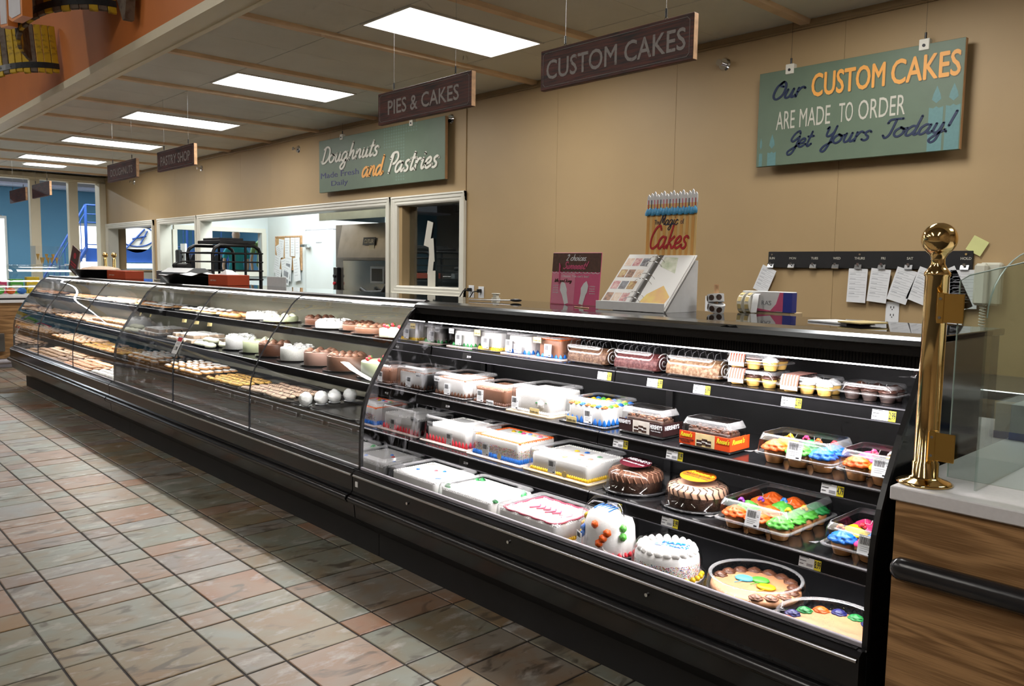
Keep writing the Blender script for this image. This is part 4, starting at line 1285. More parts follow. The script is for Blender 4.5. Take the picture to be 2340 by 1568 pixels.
def loaf_pack(label, X, Y, m_print, m_print2, word, sub, wcol, kind, m_cake_, m_top):
    t = thing('loaf_cake_box', label, 'cake', (X, Y, Z2))
    w_, d_ = .212, .125
    MB().cbox(-w_ / 2, w_ / 2, -d_ / 2, d_ / 2, 0, .010, .004).build('black_base', m_bboard, t)
    round_rect_cake(w_ - .04, d_ - .035, .056, m_cake_, z=.010).build('cake', m_cake_, t)
    tp = MB()
    q = random.Random(5)
    for _ in range(70):
        x_, y_ = q.uniform(-.085, .085), q.uniform(-.038, .038)
        s_ = q.uniform(.004, .009)
        tp.cbox(x_ - s_, x_ + s_, y_ - s_ * .6, y_ + s_ * .6, .064, .064 + q.uniform(.003, .012), .001, q.randrange(2))
    tp.build('chopped_topping', [m_top, m_dchoc], t)['kind'] = 'stuff'
    ld = MB()
    q0 = perim(w_, d_, .010, .018, 0)
    R = lambda s_, z_: [(x_ * s_, y_ * s_, z_) for x_, y_ in q0]
    loft(ld, [R(.99, .010), R(.95, .085)], 0, False, False)
    loft(ld, [R(.95, .085), R(.84, .108), R(.82, .108)], 1, False, False)
    ld.add(R(.82, .108), [tuple(range(len(q0)))], 0)
    ld.build('lid', [m_lid, m_lid2], t)
    # printed paper wrap on front and right side
    wr = MB()
    wr.cbox(-w_ / 2 + .002, w_ / 2 - .001, -d_ / 2 - .0012, -d_ / 2, .012, .060, .0003, 0)
    wr.cbox(w_ / 2 - .001, w_ / 2 + .0005, -d_ / 2, d_ / 2, .012, .060, .0003, 0)
    wr.box(-.035, .045, -d_ / 2 - .0017, -d_ / 2 - .0012, .0125, .0595, 1)
    for i, (x_, z_) in enumerate(((-.018, .024), (.004, .030), (.020, .026))):
        wr.box(x_ - .011, x_ + .011, -d_ / 2 - .0023, -d_ / 2 - .0017, z_ - .009, z_ + .012, 2)
        wr.box(x_ - .011, x_ + .011, -d_ / 2 - .0026, -d_ / 2 - .0023, z_, z_ + .003, 3)
    wp = wr.build('printed_wrap', [m_print, m_print2, m_dchoc, m_ice], t)
    y_ = -d_ / 2 - .0018
    if kind == 0:
        text(word, .022, wcol, wp, (.048, y_, .038), width=.056, bold=.0005, depth=.0003)
        text(sub, .007, wcol, wp, (.052, y_, .028), width=.045, depth=.0003)
        text(word, .020, wcol, wp, (-.108, y_, .040), width=.062, bold=.0004, depth=.0003)
        text(word, .022, wcol, wp, (w_ / 2 + .001, -.05, .036), (PI / 2, 0, PI / 2), width=.09, bold=.0004, depth=.0003)
    else:
        text(word, .022, wcol, wp, (-.098, y_, .040), shear=.3, width=.050, bold=.0006, depth=.0003)
        text(sub, .008, m_ink, wp, (-.107, y_, .028), width=.066, depth=.0003)
        text('Mousse Cake', .007, m_ink, wp, (-.096, y_, .020), width=.04, depth=.0003)
        text(word, .024, wcol, wp, (.053, y_, .037), shear=.3, width=.052, bold=.0006, depth=.0003)
        text(word, .024, wcol, wp, (w_ / 2 + .001, -.05, .036), (PI / 2, 0, PI / 2), shear=.3, width=.08, bold=.0004, depth=.0003)
    return t
m_hbrown = mat('dark_brown_print', (0.025, 0.008, 0.008), .45, var=.1)
m_hgrey = mat('pale_photo_print', (0.62, 0.58, 0.52), .5, var=.1, vscale=30)
m_rorange = mat('bright_orange_print', (0.75, 0.07, 0.01), .45, var=.04)
m_rtan = mat('tan_photo_print', (0.78, 0.62, 0.32), .5, var=.15, vscale=25)
loaf_pack('rectangular mousse cake in clear lid with dark brown and grey printed wrap', 2.535, 1.645, m_hbrown, m_hgrey, "HERSHEY'S", 'Triple Chocolate', m_paper, 0, m_dchoc, m_mocha)
loaf_pack('rectangular mousse cake in clear lid with bright orange printed wrap', 2.835, 1.625, m_rorange, m_rtan, "Reese's", 'Chocolate Peanut Butter', m_tagy, 1, m_dchoc, m_choc)
cupcake_pack('six-pack of orange, green and blue frosted cupcakes, second shelf', 3.17, 1.65, Z2, 3, 2, m_cup, [m_oran, m_lgreen, m_bluei, m_yel, m_green, m_bluei], .084, 0, .100, False, (.041, .038), True,
    [(-.07, .03, m_yel), (-.02, .045, m_pink), (.03, .03, m_oran), (.08, .04, m_red)], name='cupcake_pack', cupdim=(.036, .040))
cupcake_pack('cupcake pack with orange, yellow and blue frosting nearest the post, second shelf', 3.45, 1.635, Z2, 3, 2, m_cup, [m_oran, m_yel, m_bluei, m_pink, m_yel, m_yel], .080, 0, .098, False, (.039, .037), True,
    [(-.06, .03, m_pink), (-.01, .04, m_paper), (.04, .03, m_pink)], cupdim=(.035, .040))

# ================================================================ third shelf
t, a, b = boxed_cake('white sheet cake with red icing drips under a tall clear lid, third shelf', 1.374, 1.67, Z3, .345, .27, .078, .130, m_ice, m_wboard, m_red, 'spikes', .030, top=m_ice, labelx=.05, panel=False, rib=.02)
chip(t, 'White', -.12, -.125, .075, .045, .024, m_paper)
for x_, y_, m in ((.06, .03, m_green), (.08, .0, m_green), (.03, .02, m_pink), (.09, .03, m_bluei), (.02, -.01, m_ice)):
    rosette(t, m, x_, y_, .074, .016, .010)
sprinkles(t, [(rnd.uniform(-.1, .1), rnd.uniform(-.08, .08), .0755) for _ in range(70)])
t, a, b = boxed_cake('boxed cake with orange top, sprinkled sides and blue foot, third shelf', 1.754, 1.655, Z3, .345, .26, .088, .122, m_ice, m_wboard, m_bluei, 'border', .022, top=m_oran, labelx=-.05, panel=True, rib=.011)
side_sprinkles(t, a, b, .03, .062, 700)
for i, m in enumerate([m_yel, m_lgreen, m_pink, m_bluei, m_yel, m_pink]):
    MB().ball((0, 0, .008), .014).build('icing_balloon', m, t, (-.07 + .034 * i, .06 + .01 * (i % 2), .080))
MB().cyl((.03, -.1215, .02), (.03, -.1225, .02), .014, n=16).build('round_sticker', m_gold, t)
t, a, b = boxed_cake('white sheet cake with yellow foot border and coloured flowers, third shelf', 2.142, 1.665, Z3, .36, .27, .066, .098, m_ice, m_board, m_yel, 'border', .014, top=m_ice, labelx=-.02, panel=True)
for x_, y_, m in ((-.07, -.03, m_lgreen), (-.05, .05, m_yel), (.02, .0, m_oran), (.06, -.05, m_green), (.09, .04, m_green), (.0, .06, m_bluei), (-.01, -.07, m_yel), (.09, -.02, m_oran)):
    rosette(t, m, x_, y_, .072, .012, .006)
MB().cyl((.045, -.1315, .018), (.045, -.1325, .018), .014, n=16).build('round_sticker', m_gold, t)

def dome_cake(label, X, Y, z, r, h_, lidh, m_side, m_top, drip, base, name='dome_cake', seal=None, words=None, sealm=None):
    t = thing(name, label, 'cake', (X, Y, z))
    MB().lathe([(r * 1.06, 0), (r * 1.10, .006), (r * 1.06, .010), (r * .98, .007), (1e-5, .007)], n=40).build('round_tray', base, t)
    MB().lathe([(r * .86, .007), (r * .88, .012), (r * .88, h_ * .80), (r * .84, h_ * .94), (r * .7, h_), (1e-5, h_)], n=40).build('cake', m_side, t)
    tp = MB().lathe([(r * .890, h_ * .62), (r * .893, h_ * .82), (r * .85, h_ * .955), (r * .7, h_ + .002), (1e-5, h_ + .002)], n=40, k=11, amp=.004)
    tp.f, tp.mi, tp.sm = tp.f[:-1] if len(tp.f[-1]) > 4 else tp.f, tp.mi, tp.sm
    tp.mi, tp.sm = tp.mi[:len(tp.f)], tp.sm[:len(tp.f)]
    tp.build('ganache', m_top, t)
    if drip is not None:
        dz = MB()
        for i in range(26):
            a_ = 2 * PI * i / 26
            c_, s_ = math.cos(a_), math.sin(a_)
            c2, s2 = math.cos(a_ + .10), math.sin(a_ + .10)
            dz.tube([(r * .62 * c_, r * .62 * s_, h_ + .003), (r * .80 * c2, r * .80 * s2, h_ * .985), (r * .90 * c_, r * .90 * s_, h_ * .86), (r * .905 * c2, r * .905 * s2, h_ * .60)], .0028, 5)
        dz.build('icing_drizzle', drip, t)['kind'] = 'stuff'
    lid_round(r * .97, lidh, t).location.z = .008
    if seal:
        s_ = MB().lathe([(r * .54, 0), (r * .54, .0012), (1e-5, .0012)], n=36).build('round_seal', sealm, t, (0, 0, lidh + .0125), (.06, .05, 0))
        for (wd_, y_, sz_, m_, sh) in words:
            text(wd_, sz_, m_, s_, (-r * .44, y_, .0016), (0, 0, 0), width=r * .88, bold=.0004, depth=.0002, shear=sh)
    return t
m_blacktray = mat('glossy_black_tray', (.015, .015, .017), .12, var=.2)
m_maroon = mat('maroon_seal', (0.06, 0.004, 0.010), .8, spec=.1, var=.05)
m_oseal = mat('orange_seal', (0.80, 0.17, 0.008), .8, spec=.1, var=.04)
dome_cake('round chocolate fudge cake with brown drizzle under maroon sealed dome', 2.475, 1.64, Z3, .118, .080, .095, m_dchoc, mat('ganache_brown', (.12, .055, .035), .25, var=.2, vscale=15), m_mocha, m_blacktray, seal=1, sealm=m_maroon,
    words=[("HERSHEY'S", .012, .034, m_paper, 0), ('CHOCOLATE CAKE', -.022, .014, m_paper, 0)])
dome_cake('round chocolate cake with cream top and drizzle under orange sealed dome', 2.765, 1.64, Z3, .122, .082, .098, m_dchoc, mat('peanut_cream', (.62, .38, .26), .35, var=.1, vscale=15), m_dchoc, m_blacktray, seal=1, sealm=m_oseal,
    words=[("Reese's", .016, .032, m_tagy, .3), ('PEANUT BUTTER', -.004, .014, m_ink, 0), ('CHOCOLATE CAKE', -.022, .012, m_ink, 0)])
cupcake_pack('twelve-pack of orange and green frosted cupcakes, third shelf', 3.075, 1.655, Z3, 3, 4, m_cup, [m_oran, m_oran, m_lgreen, m_lgreen, m_oran, m_lgreen, m_oran, m_lgreen, m_lgreen, m_oran, m_oran, m_green], .083, 0, .100, False, (.040, .037), True,
    [(-.10, -.06, m_purp), (-.06, .0, m_purp), (0, .05, m_bluei), (.07, -.05, m_yel), (.09, .02, m_yel)], cupdim=(.035, .038))
cupcake_pack('cupcake pack with blue, pink and yellow frosting against the end wall, third shelf', 3.44, 1.635, Z3, 3, 3, m_cup, [m_bluei, m_pink, m_yel, m_yel, m_bluei, m_pink, m_pink, m_yel, m_oran, m_purp, m_lgreen, m_pink], .083, 0, .102, False, (.040, .037), True,
    [(-.10, -.065, m_oran), (-.06, .0, m_red), (-.02, .05, m_purp), (.05, -.01, m_lgreen), (.07, .03, m_oran)], cupdim=(.035, .038))

# ================================================================ bottom deck
m_pinkt = mat('pink_piped_line', (0.80, 0.12, 0.20), .45, var=.1)
def sheet_cake(label, X, Y, foot, top, extra, w_=.40, d_=.29):
    t, a, b = boxed_cake(label, X, Y, Z4, w_, d_, .070, .098, m_ice, m_wboard, foot, 'border', .014, top=m_ice, labelx=None, panel=True, rib=.0085, name='sheet_cake')
    extra(t, a, b)
    return t
def ex1(t, a, b):
    for x_, y_, m in ((-.02, .03, m_red), (.10, -.06, m_bluei), (-.10, -.02, m_bluei), (.02, .05, m_bluei), (.11, -.05, m_bluei)):
        rosette(t, m, x_, y_, .076, .009, .006)
    sprinkles(t, [(rnd.uniform(-.15, .15), rnd.uniform(-.11, .11), .0775) for _ in range(60)])
def ex2(t, a, b):
    for x_, y_ in ((-.16, .08), (-.14, .10), (-.17, -.08), (.15, .09), (.17, .07), (.16, -.09), (-.15, -.10), (.13, .105)):
        rosette(t, m_green, x_, y_, .073, .014, .016, 'icing_leaf')
    script('birthday'.replace('b', 'l'), .016, m_bluei, t, (-.09, -.01, .0775), (0, 0, 0), name='piped_greeting') if False else None
def ex3(t, a, b):
    mb = MB()
    n = 64
    q = perim(a - .01, b - .01, (2 * (a + b)) / n, .02, 0)
    pts = [(x_ * (1.0 - .035 * (i % 4 > 1)), y_ * (1.0 - .05 * (i % 4 > 1)), .081) for i, (x_, y_) in enumerate(q)]
    mb.tube(pts, .0045, 6, closed=True).build('piped_scallop', m_pinkt, t)
    for i in range(7):
        x_ = -.08 + .03 * i
        MB().tube([(x_, -.03 + .01 * (i % 3), .080), (x_ + .018, .01, .080), (x_ + .004, .03, .080)], .0035, 5).build('piped_flower', m_pinkt, t)
    for x_, y_ in ((.16, -.11), (.14, -.115), (.17, .09)):
        rosette(t, m_yel, x_, y_, .02, .012, .012, 'icing_leaf')
sheet_cake('white sheet cake with one red berry and blue dots, bottom deck beside the mirror', 1.385, 1.47, m_green, None, ex1, .37, .29)
sheet_cake('white sheet cake with green leaves at its corners, bottom deck', 1.782, 1.46, m_green, None, ex2, .37, .29)
sheet_cake('white sheet cake with a pink scalloped outline, bottom deck', 2.177, 1.455, m_yel, None, ex3, .36, .29)
t = thing('dome_cake', 'tall white dome cake with blue, orange and green flowers, bottom deck', 'cake', (2.498, 1.46, Z4))
MB().lathe([(.118, 0), (.122, .005), (1e-5, .006)], n=36).build('round_tray', m_blacktray, t)
MB().lathe([(.098, .006), (.102, .02), (.097, .10), (.080, .145), (.045, .168), (1e-5, .172)], n=36, k=18, amp=.008, twist=20).build('cake', m_ice, t)
border_ = MB()
for i in range(26):
    a_ = 2 * PI * i / 26
    border_.blob((.106 * math.cos(a_), .106 * math.sin(a_), .005), .010, .018, 0, 8, 5, .15)
border_.build('foot_border', m_red, t)['kind'] = 'stuff'
for i, (a_, z_, m) in enumerate(((-1.25, .055, m_oran), (-1.1, .075, m_oran), (-.95, .095, m_oran), (-2.2, .09, m_bluei), (-2.15, .07, m_bluei), (-2.6, .06, m_yel), (-2.7, .09, m_yel), (-2.8, .12, m_yel), (-.35, .08, m_lgreen), (-.3, .11, m_lgreen), (-1.5, .12, m_oran))):
    rr_ = .100 - max(0, z_ - .08) * .25
    link('icing_flower', swirl_mesh(m, .014, .014, 6), t, (rr_ * math.cos(a_), rr_ * math.sin(a_), z_), (0, PI / 2.4, a_))
for i in range(5):
    MB().tube([(-.04 + .018 * i, -.045, .163 - .0 * i), (-.035 + .018 * i, -.02, .171), (-.028 + .018 * i, .0, .174)], .003, 5).build('piped_stroke', m_bluei, t)
lid_round(.112, .195, t).location.z = .006
price_label(t, -.055, -.108, .035, .05, .045, rz=-.45)

t = thing('dome_cake', 'round white cake with rainbow sprinkled sides and blue piped greeting, bottom deck', 'cake', (2.785, 1.435, Z4))
MB().lathe([(.128, 0), (.132, .005), (1e-5, .006)], n=36).build('round_tray', m_wboard, t)
MB().lathe([(.112, .006), (.116, .02), (.112, .075), (.100, .092), (1e-5, .095)], n=40).build('cake', m_ice, t)
mb = MB()
for i in range(2200):
    a_ = rnd.uniform(0, 2 * PI); z_ = rnd.uniform(.008, .062); r_ = .1165
    q_ = .0022
    x_, y_ = r_ * math.cos(a_), r_ * math.sin(a_)
    tx, ty = -math.sin(a_) * q_, math.cos(a_) * q_
    mb.add([(x_ - tx, y_ - ty, z_), (x_ + tx * .2, y_ + ty * .2, z_ - q_ * .6), (x_ + tx, y_ + ty, z_), (x_, y_, z_ + q_ * .7)], [(0, 1, 2, 3)], i % 6)
mb.build('rainbow_sprinkles', SPR + [m_dchoc], t)['kind'] = 'stuff'
mb = MB()
for i in range(20):
    a_ = 2 * PI * i / 20
    mb.blob((.094 * math.cos(a_), .094 * math.sin(a_), .088), .016, .022, 0, 10, 6, .15)
mb.build('top_border', m_ice, t)['kind'] = 'stuff'
for i in range(8):
    a_ = -1.0 + i * .22
    MB().ball((.122 * math.cos(a_), .122 * math.sin(a_), .012), .010).build('yellow_bead', m_yel, t)
text('HAPPY', .034, m_bluei, t, (-.035, .015, .0975), (0, 0, .35), name='piped_greeting', depth=.001, bold=.0006)
text('BIRTHDAY', .026, m_bluei, t, (-.045, -.018, .0975), (0, 0, .35), name='piped_greeting', depth=.001, bold=.0006)
lid_round(.126, .125, t).location.z = .005

def cookie_cake(label, X, Y, r, ring, centre, z=Z4):
    t = thing('cookie_cake', label, 'cookie cake', (X, Y, z))
    MB().lathe([(r * 1.02, 0), (r * 1.07, .008), (r * 1.03, .012), (r * .97, .006), (1e-5, .006)], n=56).build('round_tray', m_blacktray, t)
    MB().lathe([(r * .88, .006), (r * .91, .014), (r * .89, .024), (r * .80, .028), (1e-5, .029)], n=48).build('cookie', m_cookie, t)
    n = len(ring)
    for i, m in enumerate(ring):
        if m is None: continue
        a_ = 2 * PI * i / n + .15
        link('icing_rosette', swirl_mesh(m, r * .135, r * .10, 6), t, (r * .76 * math.cos(a_), r * .76 * math.sin(a_), .026), (0, 0, a_))
    sprinkles(t, [(r * rr_ * math.cos(a_), r * rr_ * math.sin(a_), .0295 + (.012 if rr_ > .66 else 0)) for rr_, a_ in ((rnd.uniform(.05, .86), rnd.uniform(0, 2 * PI)) for _ in range(170))], [m_gold, m_navyi, m_oran, m_green], .0022)
    for x_, y_, m in centre:
        MB().ball((0, 0, 0), r * .16, sz=.35, sx=1.25).cyl((0, -r * .15, 0), (-.02, -r * .32, 0), .0015, n=5).build('icing_balloon', m, t, (x_, y_, .033), (0, 0, .3))
    lid_round(r * .985, .052, t, flute=60, dome=False).location.z = .008
    return t
cookie_cake('round cookie cake with chocolate rosettes and three balloons, bottom deck', 3.085, 1.52, .162, [m_choc] * 9 + [None] * 4 + [m_mocha] * 3, [(-.045, .005, mat('sky_icing', (.10, .42, .62), .4, var=.1)), (.0, .03, m_lgreen), (.045, -.01, m_yel)])
cookie_cake('round cookie cake with green, orange and navy rosettes, bottom deck by the post', 3.41, 1.385, .163, [m_oran, m_green, m_navyi, m_green, m_navyi, m_oran, m_green, m_navyi, m_oran, m_green, m_oran, m_green, None, m_green, m_oran], [])

# ================================================================ shelf price tags
def price_tag(X, row, price, label):
    yf, z = SHELVES[row]
    t = thing('price_tag', label, 'price tag', (X, yf - .0165, z - .041), 0, 'shelf price tags in the cake case')
    a = MB().cbox(-.036, .014, -.002, 0, 0, .036, .0006, 0).cbox(.0142, .036, -.002, 0, 0, .036, .0006, 1)
    for j in range(3):
        a.box(-.033, -.004 - .008 * j, -.0024, -.002, .029 - .010 * j, .031 - .010 * j, 2)
    a.box(-.010, .010, -.0024, -.002, .006, .014, 3)
    p = a.build('tag_card', [m_paper, m_tagy, m_ink, m_greyink], t, rot=(-.17, 0, 0))
    text(price, .030, m_ink, p, (.0152, -.0024, .007), width=.0195, bold=.0006, depth=.0003)
price_tag(2.33, 0, '6.99', 'white and yellow tag reading 6.99 under the brown cake roll')
price_tag(2.58, 0, '6.99', 'white and yellow tag reading 6.99 below the dark red cake roll')
price_tag(2.79, 0, '6.99', 'white and yellow tag reading 6.99 beneath the pale tan cake roll')
price_tag(3.137, 0, '2.99', 'white and yellow tag reading 2.99 under the yellow cupcake packs')
price_tag(3.437, 0, '2.99', 'white and yellow tag reading 2.99 under the dark cupcakes')
price_tag(2.50, 1, '10.99', 'tag reading 10.99 under the brown wrapped mousse cake')
price_tag(2.75, 1, '10.99', 'tag reading 10.99 under the orange wrapped mousse cake')
price_tag(3.335, 1, '4.79', 'tag reading 4.79 under the cupcake packs of the second shelf')
price_tag(2.52, 2, '8.99', 'tag reading 8.99 under the maroon sealed chocolate cake')
price_tag(2.775, 2, '8.99', 'tag reading 8.99 under the orange sealed chocolate cake')
price_tag(3.30, 2, '8.99', 'tag reading 8.99 under the large cupcake packs of the third shelf')
m_blktag = mat('black_tag', (.01, .01, .01), .3, var=.1)
for X, row, lab in ((1.46, 0, 'small black tag with white print under the top shelf boxed cakes'), (1.42, 1, 'small black tag with white print below the chocolate drip cake'), (1.62, 2, 'small black tag with white print below the red drip sheet cake')):
    yf, z = SHELVES[row]
    t = thing('price_tag', lab, 'price tag', (X, yf - .0165, z - .041), 0, 'shelf price tags in the cake case')
    p = MB().cbox(-.03, .03, -.002, 0, 0, .034, .0006).build('tag_card', m_blktag, t, rot=(-.17, 0, 0))
    text('22.99', .014, m_paper, p, (.004, -.0024, .010), depth=.0003)
# ================================================================ round cakes in the curved-glass case
def round_cake(label, X, Y, z, r, h_, m_side, m_topc, n, m_ros, kind='rosettes', plate=True):
    t = thing('round_cake', label, 'cake', (X, Y, z))
    if plate:
        MB().lathe([(r * 1.05, 0), (r * 1.22, .006), (r * 1.24, .009), (r * 1.20, .009), (r * 1.05, .004), (1e-5, .004)], n=36).build('plate', m_blacktray, t)
    MB().lathe([(r * .98, .004), (r, .008), (r, h_ - .006), (r * .975, h_ - .001), (r * .93, h_), (1e-5, h_)], n=40).build('cake', m_side, t)
    if kind == 'rosettes':
        for i in range(n):
            a_ = 2 * PI * i / n
            link('icing_rosette', swirl_mesh(m_ros, .024, .022, 6), t, (r * .74 * math.cos(a_), r * .74 * math.sin(a_), h_ - .002), (0, 0, a_))
    elif kind == 'ruffle':
        mb = MB()
        for i in range(46):
            a_, q_ = rnd.uniform(0, 2 * PI), rnd.uniform(0, .85) ** .6
            s_ = rnd.uniform(.012, .022)
            c_ = Vector((r * q_ * math.cos(a_), r * q_ * math.sin(a_), h_))
            d_ = Vector((math.cos(a_ * 3), math.sin(a_ * 3), 0)) * s_
            u_ = Vector((rnd.uniform(-.3, .3), rnd.uniform(-.3, .3), 1)) * s_
            mb.add([c_ - d_, c_ + d_, c_ + d_ * .7 + u_, c_ - d_ * .8 + u_ * .8], [(0, 1, 2, 3)])
            mb.blob((c_.x, c_.y, h_ - .004), s_ * .9, s_ * .9, 0, 7)
        mb.build('cream_curls', m_ros, t)['kind'] = 'stuff'
    elif kind == 'berries':
        for i in range(n):
            a_ = 2 * PI * i / n + .3
            b_ = MB().lathe([(1e-5, 0), (.011, .006), (.014, .014), (.010, .022), (1e-5, .024)], n=12).build('strawberry', m_red, t, (r * .72 * math.cos(a_), r * .72 * math.sin(a_), h_))
            MB().lathe([(.012, .0), (.007, .006), (1e-5, .009)], n=5).build('berry_leaves', m_green, b_, (.004, 0, .016), (.5, .4, 0))
    return t
m_berryc = mat('cream_cheese_icing', (0.80, 0.80, 0.62), .45, var=.03)
ZS1, ZS2, ZS3 = SHELVES[0][1] + .0005, SHELVES[1][1] + .0005, SHELVES[2][1] + .0005
for a in [
    ('low pale cream cake topped with whole strawberries on the upper glass-case shelf', .660, 1.775, ZS1, .115, .052, m_berryc, None, 7, None, 'berries'),
    ('low milk-chocolate cake with light brown rosettes beside the strawberry cake, upper shelf', .375, 1.785, ZS1, .108, .042, m_mocha, None, 11, m_mocha, 'rosettes'),
    ('low chocolate cake with dark brown rosettes behind the light brown one, upper shelf', .130, 1.84, ZS1, .100, .042, m_mocha, None, 11, m_choc, 'rosettes'),
    ('low white cake with ruffled cream curls on top, upper shelf', -.115, 1.81, ZS1, .118, .045, m_ice, None, 0, m_ice, 'ruffle'),
    ('small chocolate cake mostly hidden behind the ruffled white cake, upper shelf', -.38, 1.86, ZS1, .10, .05, m_choc, None, 9, m_choc, 'rosettes'),
    ('low pale yellow cake with large cream puffs on top, upper shelf', -.80, 1.79, ZS1, .118, .040, m_lime, None, 8, m_berryc, 'rosettes'),
    ('low white coconut cake left of the pale yellow one, upper shelf', -1.10, 1.80, ZS1, .118, .042, m_coco, None, 0, m_coco, 'ruffle'),
    ('tall pale green cake with strawberries at the right end of the middle shelf', .530, 1.745, ZS2, .122, .092, m_lime, None, 6, None, 'berries'),
    ('tall light chocolate cake with thick rosette ring on the middle shelf', .165, 1.735, ZS2, .122, .092, m_mocha, None, 13, m_mocha, 'rosettes'),
    ('tall pinkish chocolate cake with few big rosettes on the middle shelf', -.150, 1.735, ZS2, .108, .090, mat('pink_mocha_icing', (.42, .25, .20), .45, var=.08), None, 7, m_mocha, 'rosettes'),
    ('tall grey-white cake with white cream curls on the middle shelf', -.480, 1.745, ZS2, .112, .088, mat('flaked_icing', (.66, .65, .60), .5, col2=(.80, .79, .75), vscale=120), None, 0, m_ice, 'ruffle'),
    ('tall dark chocolate cake with rosettes on the middle shelf', -.800, 1.745, ZS2, .112, .088, m_choc, None, 9, m_mocha, 'rosettes'),
    ('tall pale green cake with cream puffs on the middle shelf', -1.085, 1.76, ZS2, .112, .088, m_lime, None, 6, m_berryc, 'rosettes'),
    ('tall white coconut cake at the left end of the middle shelf cakes', -1.36, 1.75, ZS2, .112, .095, m_coco, None, 0, m_coco, 'ruffle'),
    ('tall chocolate cake behind the end frame of the middle shelf', .86, 1.76, ZS2, .112, .088, m_mocha, None, 9, m_choc, 'rosettes'),
    ('low white cake at the right end of the upper shelf behind the end frame', .95, 1.79, ZS1, .112, .045, m_ice, None, 6, None, 'berries'),
]:
    round_cake(*a)

def tray(label, x0, x1, y0, y1, z, m=m_bboard, cat='tray', name='pastry_tray', group=None):
    t = thing(name, label, cat, ((x0 + x1) / 2, (y0 + y1) / 2, z), 0, group)
    w_, d_ = x1 - x0, y1 - y0
    mb = MB()
    p = perim(w_, d_, .04, .02, 0)
    R = lambda s_, z_: [(x_ * s_, y_ * s_, z_) for x_, y_ in p]
    loft(mb, [R(.94, 0), R(1, .014), R(1, .018), R(.985, .018), R(.93, .004)], 0, True, True)
    mb.build('pan', m, t)
    return t

# pastry kinds: one of each built, then copied
def mk_doughnut():
    mb = MB()
    n, k_ = 16, 8
    vs, f = [], []
    for i in range(n):
        a_ = 2 * PI * i / n
        for j in range(k_):
            b_ = 2 * PI * j / k_
            rr_ = .030 + .017 * math.cos(b_)
            vs.append((rr_ * math.cos(a_), rr_ * math.sin(a_), .015 + .014 * math.sin(b_)))
    for i in range(n):
        for j in range(k_):
            f.append((i * k_ + j, ((i + 1) % n) * k_ + j, ((i + 1) % n) * k_ + (j + 1) % k_, i * k_ + (j + 1) % k_))
    mb.add(vs, f, 0, True)
    return mb
def mk_cookie(): return MB().lathe([(.030, 0), (.036, .004), (.032, .010), (.018, .013), (1e-5, .0135)], n=14, k=5, amp=.03)
def mk_bun(): return MB().lathe([(.034, 0), (.042, .010), (.038, .022), (.022, .032), (1e-5, .035)], n=16, sx=1.25)
def mk_eclair():
    mb = MB()
    ring = lambda x_, s_: [(x_, .022 * s_ * math.cos(a_), .014 + .014 * s_ * math.sin(a_)) for a_ in [2 * PI * i / 10 for i in range(10)]]
    loft(mb, [ring(-.066, .3), ring(-.06, .8), ring(-.03, 1), ring(.03, 1), ring(.06, .8), ring(.066, .3)])
    return mb
def mk_danish():
    mb = MB().lathe([(.036, 0), (.046, .006), (.044, .014), (.030, .018), (.024, .012), (1e-5, .012)], n=18, k=8, amp=.04)
    return mb
def mk_square(): return MB().cbox(-.045, .045, -.03, .03, 0, .026, .004)
def pastry(name, mkf, m, icing, label, group, spots, cat='pastry', scale=1.0, icing_m=None):
    """spots: (x, y, z, rz). icing: optional MB for the topping part"""
    proto = None
    for i, (x_, y_, z_, a_) in enumerate(spots):
        if proto is None:
            proto = thing(name, label, cat, (x_, y_, z_), a_, group)
            mkf().build('dough', m, proto)
            if icing is not None:
                icing().build('icing', icing_m, proto)
            proto.scale = (scale,) * 3
            o = proto
        else:
            o = dup(proto, (x_, y_, z_), a_)
def ic_disc(): return MB().lathe([(.020, .0125), (.015, .017), (1e-5, .018)], n=10)
def ic_ring():
    return MB().lathe([(.016, .0265), (.022, .0305), (.034, .0305), (.042, .024), (.044, .020)], n=18, k=5, amp=.03)
def ic_strip():
    mb = MB()
    ring = lambda x_, s_: [(x_, .019 * s_ * math.cos(a_), .021 + .010 * s_ * math.sin(a_)) for a_ in [PI * i / 6 for i in range(7)]]
    loft(mb, [ring(-.056, .6), ring(-.03, 1), ring(.03, 1), ring(.056, .6)], 0, False, False)
    return mb
def ic_stripes():
    mb = MB()
    for i in range(6):
        x_ = -.042 + i * .0165
        mb.tube([(x_, -.02, .020), (x_ + .005, 0, .030), (x_ + .01, .02, .020)], .0022, 4)
    return mb
def ic_cap(): return MB().lathe([(.030, .024), (.026, .031), (.012, .036), (1e-5, .037)], n=14, k=4, amp=.08, sx=1.2)
def ic_top(): return MB().cbox(-.043, .043, -.028, .028, .0262, .031, .002)

def grid_spots(x0, x1, y0, y1, dx, dy, z, jit=.008, layers=1, skip=0.0, ang=0.0, dz=.03):
    out = []
    nx = int((x1 - x0) / dx)
    ny = max(1, int(round((y1 - y0) / dy)))
    for L_ in range(layers):
        for i in range(nx + 1 - L_):
            for j in range(ny + 1 - L_):
                if rnd.random() < skip: continue
                out.append((x0 + i * dx + L_ * dx / 2 + rnd.uniform(-jit, jit), y0 + j * dy + L_ * dy / 2 + rnd.uniform(-jit, jit), z + L_ * dz, ang + rnd.uniform(-.25, .25)))
    return out
TZ = .0045
def trays_along(x0, x1, n, y0, y1, z, label, group):
    w_ = (x1 - x0) / n
    for i in range(n):
        tray(label, x0 + i * w_ + .006, x0 + (i + 1) * w_ - .006, y0, y1, z, group=group)
